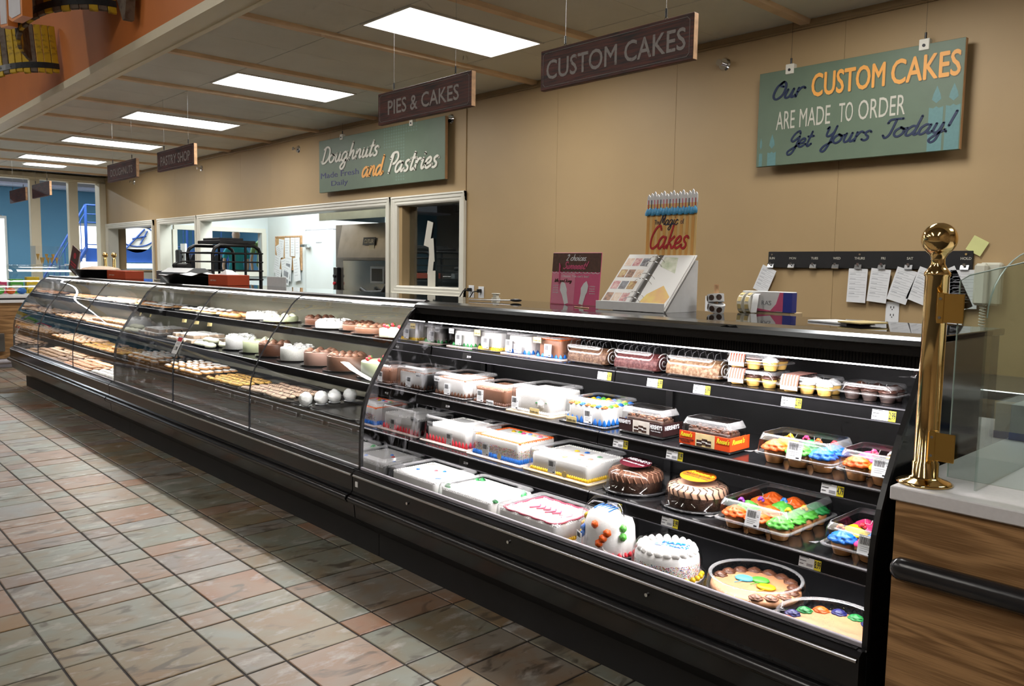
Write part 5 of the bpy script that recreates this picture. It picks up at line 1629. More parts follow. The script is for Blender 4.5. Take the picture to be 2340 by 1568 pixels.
# far left case
trays_along(-5.95, -2.60, 7, 1.64, 1.97, ZS1, 'black pan lying on the upper shelf of the far left case', 'pans on the upper shelf of the far left case')
trays_along(-5.95, -2.60, 7, 1.54, 1.97, ZS2, 'black pan lying on the middle shelf of the far left case', 'pans on the middle shelf of the far left case')
trays_along(-5.95, -2.60, 7, 1.49, 1.97, ZS3, 'black pan lying on the lower shelf of the far left case', 'pans on the lower shelf of the far left case')
z = ZS1 + TZ
pastry('cookie', mk_cookie, m_cookie, None, 'flat golden cookie on the upper shelf of the far left case', 'cookies on the upper shelf of the far left case', grid_spots(-5.8, -4.9, 1.70, 1.86, .085, .08, z, layers=2, dz=.013), 'cookie')
pastry('frosted_bun', mk_bun, m_bun, ic_cap, 'pale pink frosted bun on the upper shelf of the far left case', 'frosted buns on the upper shelf of the far left case', grid_spots(-4.65, -3.6, 1.71, 1.86, .115, .10, z), 'pastry', 1.0, m_glaze)
pastry('danish', mk_danish, m_pastry, ic_disc, 'small glazed danish with red centre on the upper shelf of the far left case', 'danishes on the upper shelf of the far left case', grid_spots(-3.45, -2.75, 1.71, 1.86, .11, .11, z), 'pastry', 1.0, m_red)
z = ZS2 + TZ
pastry('long_roll', mk_eclair, m_pastry, ic_strip, 'long glazed roll on the middle shelf of the far left case', 'long glazed rolls on the middle shelf of the far left case', grid_spots(-5.85, -4.75, 1.62, 1.84, .15, .062, z, ang=.1), 'pastry', 1.0, m_glaze)
pastry('glazed_doughnut', mk_doughnut, m_pastry, ic_ring, 'glazed ring doughnut on the middle shelf of the far left case', 'glazed doughnuts on the middle shelf of the far left case', grid_spots(-4.6, -3.5, 1.61, 1.84, .10, .10, z, layers=2), 'doughnut', 1.0, m_glaze)
pastry('iced_doughnut', mk_doughnut, m_pastry, ic_ring, 'white iced ring doughnut near the seam on the middle shelf of the far left case', 'white iced doughnuts near the seam', grid_spots(-3.35, -2.68, 1.61, 1.82, .10, .10, z, layers=2), 'doughnut', 1.0, m_ice)
z = ZS3 + TZ
pastry('eclair', mk_eclair, m_pastry, ic_strip, 'pink iced long eclair on the lower shelf of the far left case', 'pink iced eclairs in the far left case', grid_spots(-5.85, -4.75, 1.56, 1.80, .15, .058, z), 'eclair', 1.0, m_glaze)
pastry('danish', mk_danish, m_pastry, ic_disc, 'danish with yellow filling on the lower shelf of the far left case', 'yellow danishes in the far left case', grid_spots(-4.6, -3.95, 1.56, 1.76, .10, .10, z), 'pastry', 1.05, m_yel)
pastry('golden_bun', mk_bun, m_pastry, None, 'golden brown bun piled on the lower shelf of the far left case', 'golden brown buns in the far left case', grid_spots(-3.82, -2.75, 1.55, 1.76, .105, .095, z, layers=2), 'bun')
z = .4405
pastry('cookie', mk_cookie, m_rollt, None, 'small crumbly cookie on the deck of the far left case', 'crumbly cookies on the deck of the far left case', grid_spots(-5.7, -4.3, 1.26, 1.56, .082, .08, z, layers=2, dz=.013, skip=.15), 'cookie')
pastry('golden_cookie', mk_cookie, m_cookie, None, 'large golden cookie on the deck of the far left case', 'golden cookies on the deck of the far left case', grid_spots(-4.2, -3.45, 1.27, 1.50, .085, .08, z, layers=2, dz=.013), 'cookie', 1.15)
pastry('sugar_cookie', mk_bun, m_coco, None, 'white sugared cookie on the deck beside the case seam', 'white sugared cookies on the deck beside the case seam', grid_spots(-3.3, -2.68, 1.27, 1.50, .085, .075, z), 'cookie', .85)
# middle case, left part
trays_along(-2.42, -1.56, 2, 1.64, 1.97, ZS1, 'black pan under the cherry pastries on the upper shelf', 'pans under the cherry pastries')
trays_along(-2.42, -1.54, 2, 1.54, 1.97, ZS2, 'black pan under the white pastries on the middle shelf', 'pans under the white pastries')
trays_along(-2.42, -.12, 6, 1.49, 1.97, ZS3, 'black pan of eclairs on the lower shelf of the middle case', 'pans of eclairs on the lower shelf')
z = ZS1 + TZ
pastry('cherry_tart', mk_danish, m_pastry, ic_cap, 'cream tart with a red cherry on the upper shelf of the middle case', 'cherry cream tarts on the upper shelf', grid_spots(-2.32, -1.70, 1.71, 1.84, .115, .12, z), 'pastry', 1.0, m_ice)
pastry('fruit_pie', mk_bun, m_pastry, ic_cap, 'brown fruit pastry beside the white coconut cake on the upper shelf', 'brown fruit pastries on the upper shelf', grid_spots(-1.60, -1.32, 1.71, 1.80, .115, .10, z - TZ), 'pastry', 1.1, m_choc)
z = ZS2 + TZ
pastry('cream_square', mk_square, m_bun, ic_top, 'white iced square pastry on the middle shelf of the middle case', 'white iced squares on the middle shelf', grid_spots(-2.33, -1.86, 1.60, 1.84, .10, .068, z, layers=2), 'pastry', 1.0, m_ice)
pastry('cream_puff', mk_bun, m_berryc, None, 'pale yellow cream puff next to the tall coconut cake', 'pale yellow cream puffs on the middle shelf', grid_spots(-1.76, -1.54, 1.60, 1.72, .105, .095, z, layers=2), 'pastry', 1.05)
z = ZS3 + TZ
pastry('eclair', mk_eclair, m_pastry, ic_strip, 'white sugared eclair on the lower shelf of the middle case', 'white eclairs on the lower shelf', grid_spots(-2.32, -1.62, 1.56, 1.82, .145, .056, z, layers=2, dz=.024), 'eclair', 1.0, m_ice)
pastry('chocolate_eclair', mk_eclair, m_ycup, ic_stripes, 'yellow eclair with chocolate stripes on the lower shelf of the middle case', 'chocolate striped eclairs on the lower shelf', grid_spots(-1.45, -.95, 1.55, 1.80, .145, .058, z), 'eclair', 1.0, m_choc)
pastry('cannoli', mk_eclair, m_bun, ic_stripes, 'pale cannoli with brown drizzle in a black tray near the coconut balls', 'pale cannoli near the coconut balls', grid_spots(-.78, -.22, 1.54, 1.80, .15, .066, z, ang=.15), 'cannoli', 1.05, m_choc)
# coconut balls and empty tray
t = tray('black tray under the four white coconut balls', -.105, .115, 1.482, 1.97, ZS3)
for i, y_ in enumerate((1.545, 1.645, 1.745, 1.85)):
    bl = thing('coconut_ball', ['white coconut-covered ball at the front of its tray, nearest the glass', 'second coconut-covered white ball from the glass', 'third coconut-covered white ball from the glass', 'rearmost coconut-covered white ball of the four'][i], 'coconut ball', (-.005 + .012 * (i % 2), y_, ZS3 + .0045), 0, 'coconut balls in the black tray')
    MB().lathe([(.026, 0), (.040, .006), (.037, .003), (1e-5, .002)], n=16, k=8, amp=.05).build('paper_cup', m_paper, bl)
    b2 = MB().ball((0, 0, .042), .043, n=20, k=12)
    q = random.Random(i)
    b2.v = [(x_ * (1 + q.uniform(-.07, .07)), y2 * (1 + q.uniform(-.07, .07)), z2 * (1 + q.uniform(-.05, .05))) for x_, y2, z2 in b2.v]
    b2.build('coconut_coat', m_coco, bl)
tray('empty black tray beside the coconut balls on the lower shelf', .13, .62, 1.482, 1.97, ZS3)
tray('second empty black tray near the end frame of the middle case', .635, 1.10, 1.482, 1.97, ZS3)
# stacked clear lids in front of the lower shelf edge and clip rail
for i in range(7):
    x_ = -1.0 + i * .31
    r_ = MB()
    for j in range(3):
        r_.cbox(-.11, .11, -.003, 0, j * .012, j * .012 + .006, .001)
    for j in (-.12, .12):
        r_.cbox(j - .008, j + .008, -.006, .001, .002, .030, .002)
    r_.build('ticket_channel', m_rail2, case_m, (x_ + 2.5, 1.452, .512))
# price cards on the glass
def glass_card(X, Y, z, label, txt):
    t = thing('price_card', label, 'price card', (X, Y, z))
    c_ = MB().cbox(-.045, .045, -.0015, 0, 0, .13, .0005, 0).box(-.035, .040, -.002, -.0015, .092, .120, 1).build('card', [m_paper, m_red], t, rot=(-.45, 0, 0))
    text(txt, .040, m_ink, c_, (-.030, -.002, .026), width=.056, bold=.0006, depth=.0003)
    for j in range(2):
        MB().box(-.028, .028, -.002, -.0015, .078 - j * .008, .081 - j * .008).build('fine_print', m_greyink, c_)
glass_card(-1.23, 1.205, .80, 'white and red price card reading 1.98 clipped at the glass seam', '1.98')
glass_card(-5.98, 1.188, .58, 'narrow white and red price card at the far end of the left case', '.98')
# hanging scoops / tags behind glass
for i, (x_, yy, z_) in enumerate(((-2.1, 1.66, .95), (-1.85, 1.66, .95), (-1.6, 1.66, .95))):
    t = MB().cbox(-.02, .02, -.003, 0, 0, .05, .001).build('tag_holder', m_gold, case_m, (x_ + 2.5, yy - .05, z_), (-.3, 0, .6))
# ================================================================ hanging wooden signs
def wood_mat():
    m = bpy.data.materials.new('red_stained_wood')
    m.use_nodes = True
    nt = m.node_tree
    N, L = nt.nodes.new, nt.links.new
    b = nt.nodes['Principled BSDF']
    tc = N('ShaderNodeTexCoord'); mp = N('ShaderNodeMapping'); mp.inputs['Scale'].default_value = (3, 3, 45)
    n = N('ShaderNodeTexNoise'); n.inputs['Scale'].default_value = 2.2; n.inputs['Detail'].default_value = 8; n.inputs['Distortion'].default_value = .6
    r = N('ShaderNodeValToRGB')
    r.color_ramp.elements[0].position = .34; r.color_ramp.elements[0].color = (.012, .006, .005, 1)
    r.color_ramp.elements[1].position = .72; r.color_ramp.elements[1].color = (.15, .035, .022, 1)
    L(tc.outputs['Object'], mp.inputs[0]); L(mp.outputs[0], n.inputs['Vector']); L(n.outputs['Fac'], r.inputs[0]); L(r.outputs[0], b.inputs['Base Color'])
    b.inputs['Roughness'].default_value = .55
    return m
m_rwood = wood_mat()
m_raw = mat('raw_wood_edge', (0.60, 0.36, 0.19), .6, var=.25, vscale=30)
m_chalk = mat('weathered_grey_paint', (0.33, 0.31, 0.30), .7, col2=(.12, .07, .06), vscale=45, thresh=(.55, .78))
def hanging_sign(label, x0, x1, words, tw=.8, th=.085):
    YH = 1.87
    z0, z1 = 2.252, 2.432
    t = thing('hanging_sign', label, 'sign', ((x0 + x1) / 2, YH, z0))
    w_, h_ = x1 - x0, z1 - z0
    bd = MB().cbox(-w_ / 2, w_ / 2, -.012, .016, 0, h_, .002, 0)
    bd.build('board', m_rwood, t)
    MB().box(w_ / 2, w_ / 2 + .0012, -.011, .015, .002, h_ - .002).build('raw_end', m_raw, t)
    if words:
        fr = MB()
        a, b_, y_ = w_ / 2 - .018, .014, -.0128
        c_ = .012
        pts = [(-a + c_, b_), (a - c_, b_), (a, b_ + c_), (a, h_ - b_ - c_), (a - c_, h_ - b_), (-a + c_, h_ - b_), (-a, h_ - b_ - c_), (-a, b_ + c_)]
        for (p, q) in zip(pts, pts[1:] + pts[:1]):
            fr.tube([(p[0], y_, p[1]), (q[0], y_, q[1])], .0014, 4)
        fr.build('painted_border', m_chalk, t)
        text(words, th * 1.38, m_chalk, t, (-w_ * tw / 2, -.0125, h_ / 2 - th / 2), width=w_ * tw, thick=.0025, depth=.0005)
    for s_ in (-.33, .33):
        hk = MB().cyl((s_ * w_, 0, h_ + .012), (s_ * w_, 0, h_ + .045), .0045, n=8)
        hk.tube([(s_ * w_ + .006 * math.cos(a_), 0, h_ + .006 + .006 * math.sin(a_)) for a_ in [2 * PI * i / 10 for i in range(10)]], .0014, 5, closed=True)
        hk.build('turnbuckle', m_black, t)
        MB().cyl((s_ * w_, 0, h_ + .045), (s_ * w_, 0, 2.892 - z0), .0009, n=5).build('wire', m_steel, t)
    return t
hanging_sign('dark red wooden hanging sign lettered CUSTOM CAKES', 1.676, 2.523, 'CUSTOM CAKES', .91, .088)
hanging_sign('dark red wooden hanging sign lettered PIES & CAKES', .315, 1.172, 'PIES & CAKES', .76, .082)
hanging_sign('dark red wooden hanging sign lettered PASTRY SHOP', -3.32, -2.46, 'PASTRY SHOP', .80, .085)
hanging_sign('dark red wooden hanging sign lettered DOUGHNUTS', -4.78, -3.89, 'DOUGHNUTS', .76, .075)
hanging_sign('dark wooden hanging sign at the far end, the nearer of the two plain ones', -8.0, -7.11, None)
hanging_sign('dark wooden hanging sign at the far end, the farther of the two plain ones', -9.33, -8.37, None)

# ================================================================ green wall signs
m_sage = mat('sage_green_print', (0.135, 0.190, 0.130), .5, var=.05, vscale=8)
m_sageb = mat('teal_candle_print', (0.13, 0.27, 0.27), .5, var=.06, vscale=60)
m_sored = mat('orange_print', (0.90, 0.42, 0.09), .5, var=.03)
m_navyp = mat('navy_print', (0.012, 0.025, 0.075), .5, var=.1)
m_ltgrey = mat('pale_grey_print', (0.60, 0.58, 0.50), .5, var=.05)
m_ivory = mat('ivory_print', (0.80, 0.78, 0.68), .5, var=.03)
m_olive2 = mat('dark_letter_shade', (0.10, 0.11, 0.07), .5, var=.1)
m_tan2 = mat('tan_board_edge', (0.50, 0.30, 0.15), .6, var=.1)
def wall_sign(label, x0, x1, z0, z1, clips):
    t = thing('wall_sign', label, 'sign', (x0, 3.62, z0))
    MB().cbox(0, x1 - x0, 0, .03, 0, z1 - z0, .0015).build('board', m_sage, t)
    MB().box(x1 - x0, x1 - x0 + .001, .001, .029, .001, z1 - z0 - .001).build('board_edge', m_tan2, t)
    for cx_ in clips:
        c_ = MB().cbox(-.026, .026, -.006, .034, -.030, .028, .003).build('hanger_clip', m_ivory, t, (cx_ - x0, 0, z1 - z0))
        MB().cyl((0, -.010, -.006), (0, -.005, -.006), .008, n=10).build('clip_hole', m_ink, c_)
        MB().cyl((0, .012, .03), (0, .012, .062), .006, n=8).tube([(0, .012, .06), (0, .012, 2.89 - z1)], .0008, 4).build('turnbuckle', m_black, c_)
    return t
t = wall_sign('green wall sign about made-to-order custom cakes, with teal candles', 1.770, 2.912, 2.06, 2.612, (1.964, 2.713))
o = lambda x_, z_: (x_ - 1.770, -.001, z_ - 2.06)
for cx_, w_, top, f0, f1 in ((2.79, .07, 2.285, 2.304, 2.392), (2.872, .07, 2.287, 2.306, 2.394), (1.870, .055, 2.141, 2.162, 2.247), (1.797, .022, 2.141, 2.162, 2.23)):
    h_ = top - 2.062
    MB().prism([(-w_ / 2, 0), (w_ / 2, 0), (w_ / 2, h_), (w_ * .2, h_ - .006), (0, h_ + .003), (-w_ * .2, h_ - .005), (-w_ / 2, h_)], -.0006, 0, axis='y').prism([(0, f0 - 2.062), (w_ * .32, f0 - 2.062 + .02), (w_ * .25, f0 - 2.062 + .045), (0, f1 - 2.062), (-w_ * .25, f0 - 2.062 + .045), (-w_ * .32, f0 - 2.062 + .02)], -.0006, 0, axis='y').build('printed_candle', m_sageb, t, (cx_ - 1.770, 0, .002))
script('Our', .048, m_navyp, t, o(1.86, 2.447), wd=.24, width=.215)
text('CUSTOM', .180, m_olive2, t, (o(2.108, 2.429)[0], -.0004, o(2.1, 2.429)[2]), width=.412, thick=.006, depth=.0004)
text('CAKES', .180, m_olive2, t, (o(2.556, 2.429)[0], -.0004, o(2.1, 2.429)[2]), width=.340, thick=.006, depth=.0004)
text('CUSTOM', .180, m_sored, t, o(2.104, 2.433), width=.412, thick=.005, depth=.001)
text('CAKES', .180, m_sored, t, o(2.552, 2.433), width=.340, thick=.005, depth=.001)
for wd_, xx, ww in (('ARE', 1.892, .118), ('MADE', 2.040, .185), ('TO', 2.275, .080), ('ORDER', 2.385, .250)):
    text(wd_, .152, m_ltgrey, t, o(xx, 2.268), width=ww, depth=.001)
script('Get', .047, m_navyp, t, o(1.965, 2.155), wd=.23, width=.175)
script('Yours', .047, m_navyp, t, o(2.170, 2.155), wd=.23, width=.300)
script('Today!', .047, m_navyp, t, o(2.520, 2.155), wd=.23, width=.380)

t = wall_sign('green wall sign reading Doughnuts and Pastries in brush lettering', -3.497, -1.299, 2.202, 2.75, (-3.037, -1.807))
o = lambda x_, z_, d=0: (x_ + 3.497, -.001 - d, z_ - 2.202)
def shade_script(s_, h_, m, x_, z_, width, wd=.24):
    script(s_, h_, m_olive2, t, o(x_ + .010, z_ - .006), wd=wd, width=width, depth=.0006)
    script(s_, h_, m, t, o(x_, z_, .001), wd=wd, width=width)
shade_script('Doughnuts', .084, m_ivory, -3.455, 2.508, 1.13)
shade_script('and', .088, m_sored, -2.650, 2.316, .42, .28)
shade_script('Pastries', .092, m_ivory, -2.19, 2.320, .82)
text('Made Fresh', .084, m_navyi, t, o(-3.46, 2.350), width=.75, depth=.001)
text('Daily', .075, m_navyi, t, o(-3.245, 2.262), width=.33, depth=.001)
dm = MB()
for i in range(14):
    for j in range(18):
        if (i < 9 and (j > 10 or i > 4)) or j > 14: 
            x_, z_ = 1.25 + i * .04, .03 + j * .029
            if z_ < .53: dm.prism([(x_, z_), (x_ + .014, z_ + .013), (x_, z_ + .026), (x_ - .014, z_ + .013)], -.0004, .0, axis='y', caps=True)
dm.build('diamond_print', mat('sage_diamond_print', (0.165, 0.245, 0.19), .5, var=.05), t)['kind'] = 'stuff'

# sprinkler heads along the wall
for i, x_ in enumerate((1.469, -1.317, -4.104, -6.866, -9.634)):
    t = thing('sprinkler_head', ['chrome wall sprinkler between the custom cakes signs', 'chrome wall sprinkler right of the doughnuts sign', 'chrome wall sprinkler just left of the doughnuts sign', 'chrome wall sprinkler near the pastry shop sign', 'chrome wall sprinkler beneath the hanging doughnuts sign'][i], 'sprinkler', (x_, 3.698, 2.735))
    MB().cyl((0, 0, 0), (0, -.012, 0), .042, .034, n=24).cyl((0, -.012, 0), (0, -.05, 0), .012, n=12).build('escutcheon', m_chrome, t)
    MB().tube([(.02 * math.cos(a_), -.05 - .012 * math.sin(a_), 0) for a_ in [PI * k / 6 for k in range(7)]], .0035, 6).cyl((0, -.062, 0), (0, -.066, 0), .020, n=14).build('deflector', m_chrome, t)

# ================================================================ wall fittings near the counter
def outlet(label, x_, z_, plug):
    t = thing('wall_outlet', label, 'outlet', (x_, 3.698, z_))
    MB().cbox(-.036, .036, -.006, 0, -.058, .058, .002).build('cover_plate', m_paper, t)
    mb = MB()
    for dz in (-.02, .022):
        if plug and dz > 0: continue
        mb.box(-.010, -.006, -.007, -.006, dz, dz + .012).box(.006, .010, -.007, -.006, dz, dz + .012).cyl((0, -.0075, dz - .006), (0, -.006, dz - .006), .003, n=8)
    mb.build('socket_slots', m_ink, t)
    if plug:
        MB().cbox(-.014, .014, -.045, -.006, .005, .035, .004).tube([(0, -.04, .02), (-.03, -.07, .01), (-.07, -.08, -.05), (-.085, -.08, -.12)], .005, 6).build('black_plug', m_black, t)
    return t
outlet('white wall outlet with a black plug, beside the window frame', -1.007, 1.212, True)
outlet('white wall outlet with a black plug, second from the window frame', -.875, 1.205, True)
outlet('plain white wall outlet behind the pink card', .093, 1.210, False)
outlet('plain white wall plate under the order rail', 2.60, 1.215, False)
outlet('plain white wall plate behind the cake book', 1.43, 1.205, False)

# order rail with clips
t = thing('order_rail', 'black wall rail of weekday order clips lettered SUN to HOLD', 'rail', (1.842, 3.698, 1.452))
MB().cbox(0, 1.148, -.014, 0, 0, .098, .002).build('rail_board', m_blackm, t)
days = ['SUN', 'MON', 'TUES', 'WED', 'THURS', 'FRI', 'SAT', 'SPECIAL', 'HOLD']
cxs = [1.868, 2.003, 2.141, 2.276, 2.408, 2.539, 2.681, 2.820, 2.958]
for d_, x_ in zip(days, cxs):
    text(d_, .019, m_ltgrey, t, (x_ - 1.842, -.0145, .052), align='CENTER', depth=.0003, bold=.0003)
    c_ = MB().prism([(-.016, 0), (-.022, .004), (-.012, .028), (-.016, .030), (0, .006)], -.020, .020).box(-.006, .006, -.026, -.020, .02, .034)
    c_.build('bulldog_clip', m_steel, t, (x_ - 1.842, -.014, -.002))
for x_ in (1.868, 2.408, 2.958):
    MB().cyl((0, 0, 0), (0, -.004, 0), .006, n=10).build('screw', m_chrome, t, (x_ - 1.842, -.014, .080))
def order_slip(label, x_, z_, w_=.105, h_=.185, lean=0.0, y_=3.675):
    t = thing('order_slip', label, 'paper', (x_, y_, z_), 0)
    a = MB().prism([(-w_ / 2, 0), (w_ / 2, 0), (w_ / 2, -h_), (-w_ / 2, -h_)], -.0008, 0, axis='y').build('sheet', m_paper, t, rot=(0, lean, 0))
    l = MB()
    for j in range(11):
        zz = -.022 - j * (h_ - .04) / 11
        l.box(-w_ * .42, w_ * (.42 - .25 * (j % 3 == 1)), -.0012, -.0008, zz, zz + .0012)
        if j % 2:
            l.box(-w_ * .40, -w_ * .1, -.0012, -.0008, zz + .004, zz + .0065)
    l.build('printed_lines', m_greyink, a)
    return t
order_slip('white order slip curled under the SUN clip', 1.860, 1.452, .10, .16, .40)
order_slip('white order slip hanging straight under the THURS clip', 2.408, 1.452, .108, .19, .03)
order_slip('white order slip hanging under the FRI clip', 2.535, 1.452, .108, .185, .10)
order_slip('white order slip swung left under the SAT clip', 2.675, 1.452, .108, .185, .28)
order_slip('white order slip partly hidden left of the brass post', 2.79, 1.45, .108, .185, .36)
order_slip('bluish order slip swung right behind the sneeze glass', 2.86, 1.45, .108, .23, -.45)
order_slip('sheaf of order papers under the HOLD clip', 2.955, 1.452, .13, .20, -.03)
order_slip('long sheet hanging behind the HOLD papers', 2.93, 1.44, .10, .27, .08, 3.685)
t = thing('sticky_note', 'yellow sticky note on the wall above the rail end', 'note', (3.005, 3.69, 1.575))
MB().cbox(-.04, .04, -.0012, 0, -.04, .04, .0003).build('sheet', mat('yellow_note', (.72, .74, .32), .7, var=.05), t, rot=(0, .5, 0))
t = thing('wall_phone', 'pale wall telephone with coiled cord behind the sneeze glass', 'telephone', (3.085, 3.698, 1.275))
m_phone = mat('pale_phone_plastic', (.62, .62, .52), .4, var=.03)
MB().cbox(-.05, .05, -.055, 0, 0, .215, .010).build('body', m_phone, t)
MB().cbox(-.062, -.002, -.095, -.050, .0, .21, .012).build('handset', m_phone, t)
MB().tube([(-.02 + .014 * math.cos(i * .9), -.06 + .014 * math.sin(i * .9), .0 - i * .0021) for i in range(110)], .0028, 5).build('coiled_cord', m_phone, t)

# ================================================================ things on top of the right case
ZT = 1.2545
t = thing('card_display', 'pink and brown counter card reading 2 choices Sweeeet', 'card', (1.800, 1.985, ZT), .05)
m_pinkp = mat('pink_print', (0.72, 0.12, 0.26), .4, var=.04)
m_pinkl = mat('light_pink_print', (0.78, 0.26, 0.38), .4, var=.04)
m_brownp = mat('brown_stripe_print', (0.10, 0.045, 0.03), .4, var=.25, vscale=60)
cd = MB().cbox(-.150, .150, -.002, .002, 0, .250, .001, 0).box(-.145, .0, -.0028, -.002, .004, .150, 1)
cd.build('card_front', [m_pinkp, m_pinkl], t, rot=(-.08, 0, 0))
k = [c for c in t.children][0]
MB().box(-.149, .149, -.0032, -.002, .158, .248).build('brown_header', m_brownp, k)
mb = MB()
for i in range(12):
    mb.tube([(-.146 + i * .0243 + .012 * (1 - math.cos(a_)), -.003, .158 - .007 * math.sin(a_)) for a_ in [PI * q / 6 for q in range(7)]], .0013, 4)
mb.build('scalloped_line', m_paper, k)
script('2 choices.', .015, m_paper, k, (-.062, -.0036, .212), wd=.2, width=.125)
script('Sweeeet!', .017, m_pinkp, k, (-.080, -.0036, .172), wd=.22, width=.16)
text("Choose. You can't lose!", .016, m_paper, k, (-.085, -.0034, .132), width=.17, depth=.0003)
script('Whipped Icing', .008, m_brownp, k, (-.128, -.0034, .108), wd=.22, width=.11)
for x_, l in ((-.135, ('A lighter', 'texture,', 'just sweet', 'enough')), (.092, ('A thicker', 'icing with', 'a sweeter', 'taste'))):
    for j, s_ in enumerate(l):
        text(s_, .009, m_paper, k, (x_, -.0034, .088 - j * .011), width=.034, depth=.0003)
for x_, a_ in ((-.045, -.35), (.045, .2)):
    sp = MB().prism([(-.012, 0), (.012, 0), (.016, .05), (.022, .065), (.020, .095), (.004, .115), (-.010, .10), (-.020, .075), (-.014, .05)], -.0008, 0, axis='y').build('printed_spatula', m_paper, k, (x_, -.003, .004), (0, a_, 0))
MB().prism([(.002, .0), (.11, .0), (.004, .20)], -.1, -.096).build('card_easel', m_pinkp, t)

# cake book on an easel
t = thing('cake_book', 'ring-bound cake catalogue standing open on a white easel', 'book', (2.30, 1.93, ZT))
m_bookw = mat('glossy_book_page', (.84, .84, .82), .12, var=.02)
m_stripe = mat('orange_stripe_print', (.80, .42, .12), .35, var=.03)
m_stripe2 = mat('pale_orange_print', (.84, .58, .24), .35, var=.03)
m_bord = mat('light_blue_print', (.06, .30, .55), .35, var=.1, vscale=60)
m_redp = mat('deep_red_print', (.55, .03, .04), .35, var=.05)
# upright cover, leaning back, in its own plane; local x right, z up
cov = MB().cbox(0, .262, 0, .006, 0, .245, .002, 0).build('upright_cover', m_stripe2, t, (-.105, .085, .215), (-.02, 0, .0))
mb = MB()
for i in range(9):
    mb.box(.004 + i * .0293, .004 + i * .0293 + .0145, -.0008, 0, .002, .225)
mb.build('cover_stripes', m_stripe, cov)
mb = MB()
for i in range(18):
    mb.blob((.008 + i * .0145, -.004, .194 + .004 * (i % 2)), .011, .032, 0, 7, 5, .2)
mb.build('blue_icing_band', m_bord, cov)['kind'] = 'stuff'
mb = MB()
for i in range(16):
    x_ = .009 + i * .0163
    mb.box(x_ - .0016, x_ + .0016, -.0015, -.0005, .220, .262, i % 3)
mb.build('printed_candles', [m_redp, m_navyp, m_pinkp], cov)['kind'] = 'stuff'
pts = [(0, .20), (0, .255)]
for i in range(16):
    x_ = .0 + i * .0164
    top = .278 + .006 * (i % 3)
    pts += [(x_ + .0015, top), (x_ + .008, top + .009), (x_ + .0145, top), (x_ + .0155, top - .012)]
pts += [(.262, .255), (.262, .20)]
MB().prism(pts, .0005, .005, axis='y').build('scalloped_top', m_paper, cov)
script('Magic', .022, m_navyp, cov, (.072, -.0012, .152), wd=.16, width=.10)
text('The', .030, m_navyp, cov, (.046, -.0012, .155), width=.026, depth=.0004)
text('of', .030, m_navyp, cov, (.182, -.0012, .155), width=.018, depth=.0004)
script('Cakes', .050, m_redp, cov, (.026, -.0014, .052), wd=.20, width=.205)
# easel with two page halves sloping toward the front
es = MB().prism([(-.115, 0), (.10, 0), (.10, .215), (.085, .215)], -.115, .165).build('easel_base', m_paper, t)
ang = math.atan2(.215, .20)
pg = MB()
L_ = math.hypot(.215, .20)
book = MB().cbox(-.18, .17, -.0, L_ + .02, 0, .006, .001, 0).build('book_back', m_bookw, t, (0, -.125, .004), (ang, 0, 0))
MB().cbox(-.178, -.022, .004, L_ + .012, .006, .020, .002, 0).build('left_pages', m_bookw, book)
MB().cbox(.006, .166, .004, L_ + .012, .006, .013, .002, 0).build('right_pages', m_bookw, book)
pc = [m_oran, m_mocha, m_pink, m_bluei, m_lgreen, m_red]
for r_ in range(4):
    for c_ in range(3):
        MB().cbox(-.168 + c_ * .044, -.168 + c_ * .044 + .038, .03 + r_ * .068, .03 + r_ * .068 + .046, .020, .0206, .0002).build('printed_photo', mat('cake_photo_%d' % ((r_ * 2 + c_) % 5), [(.55, .30, .18), (.60, .42, .30), (.45, .12, .15), (.30, .32, .36), (.62, .50, .22)][(r_ * 2 + c_) % 5], .3, col2=[(.1, .06, .05), (.8, .7, .6), (.75, .55, .5), (.12, .10, .10), (.3, .1, .05)][(r_ * 2 + c_) % 5], vscale=70), book)
MB().prism([(.02, .02), (.15, .01), (.16, .07), (.10, .13), (.04, .08)], .013, .0134, axis='z').build('printed_photo', mat('peach_photo', (.75, .42, .25), .25, col2=(.82, .68, .20), vscale=14), book)
MB().prism([(.02, .24), (.12, .20), (.09, .29), (.02, .295)], .013, .0134, axis='z').build('printed_photo', mat('leaf_photo', (.45, .52, .35), .25, col2=(.80, .80, .70), vscale=25), book)
MB().box(-.020, .004, .0, L_ + .015, .006, .010).build('ring_spine', m_steel, book)
for i, v in enumerate((.03, .06, .135, .165, .235, .262)):
    MB().tube([(-.008 + .042 * math.cos(a_), v + .004 * math.sin(a_ * 2), .010 + .038 * math.sin(a_)) for a_ in [PI * q / 12 for q in range(13)]], .0016, 6).build('binder_ring', m_chrome, book)
MB().cbox(-.185, .175, -.030, -.024, -.002, .035, .001).build('front_ledge', m_paper, t, (0, -.115, .003))

# sticker rolls on a dowel
t = thing('sticker_roll_holder', 'wooden dowel with two rolls of round brown stickers', 'sticker rolls', (2.565, 2.02, ZT))
MB().cyl((0, 0, 0), (0, 0, .118), .010, n=14).build('dowel', m_raw, t)
for z_, tl in ((.008, .25), (.045, -.15)):
    r_ = MB().cyl((0, 0, 0), (0, 0, .032), .034, n=24).build('sticker_roll', m_paper, t, (0, 0, z_), (tl * .5, tl, 0))
    for a_ in (-2.4, -1.5, -.6):
        MB().cyl((.034 * math.cos(a_), .034 * math.sin(a_), .016), (.0352 * math.cos(a_), .0352 * math.sin(a_), .016), .012, n=14).build('brown_sticker', m_dchoc, r_)

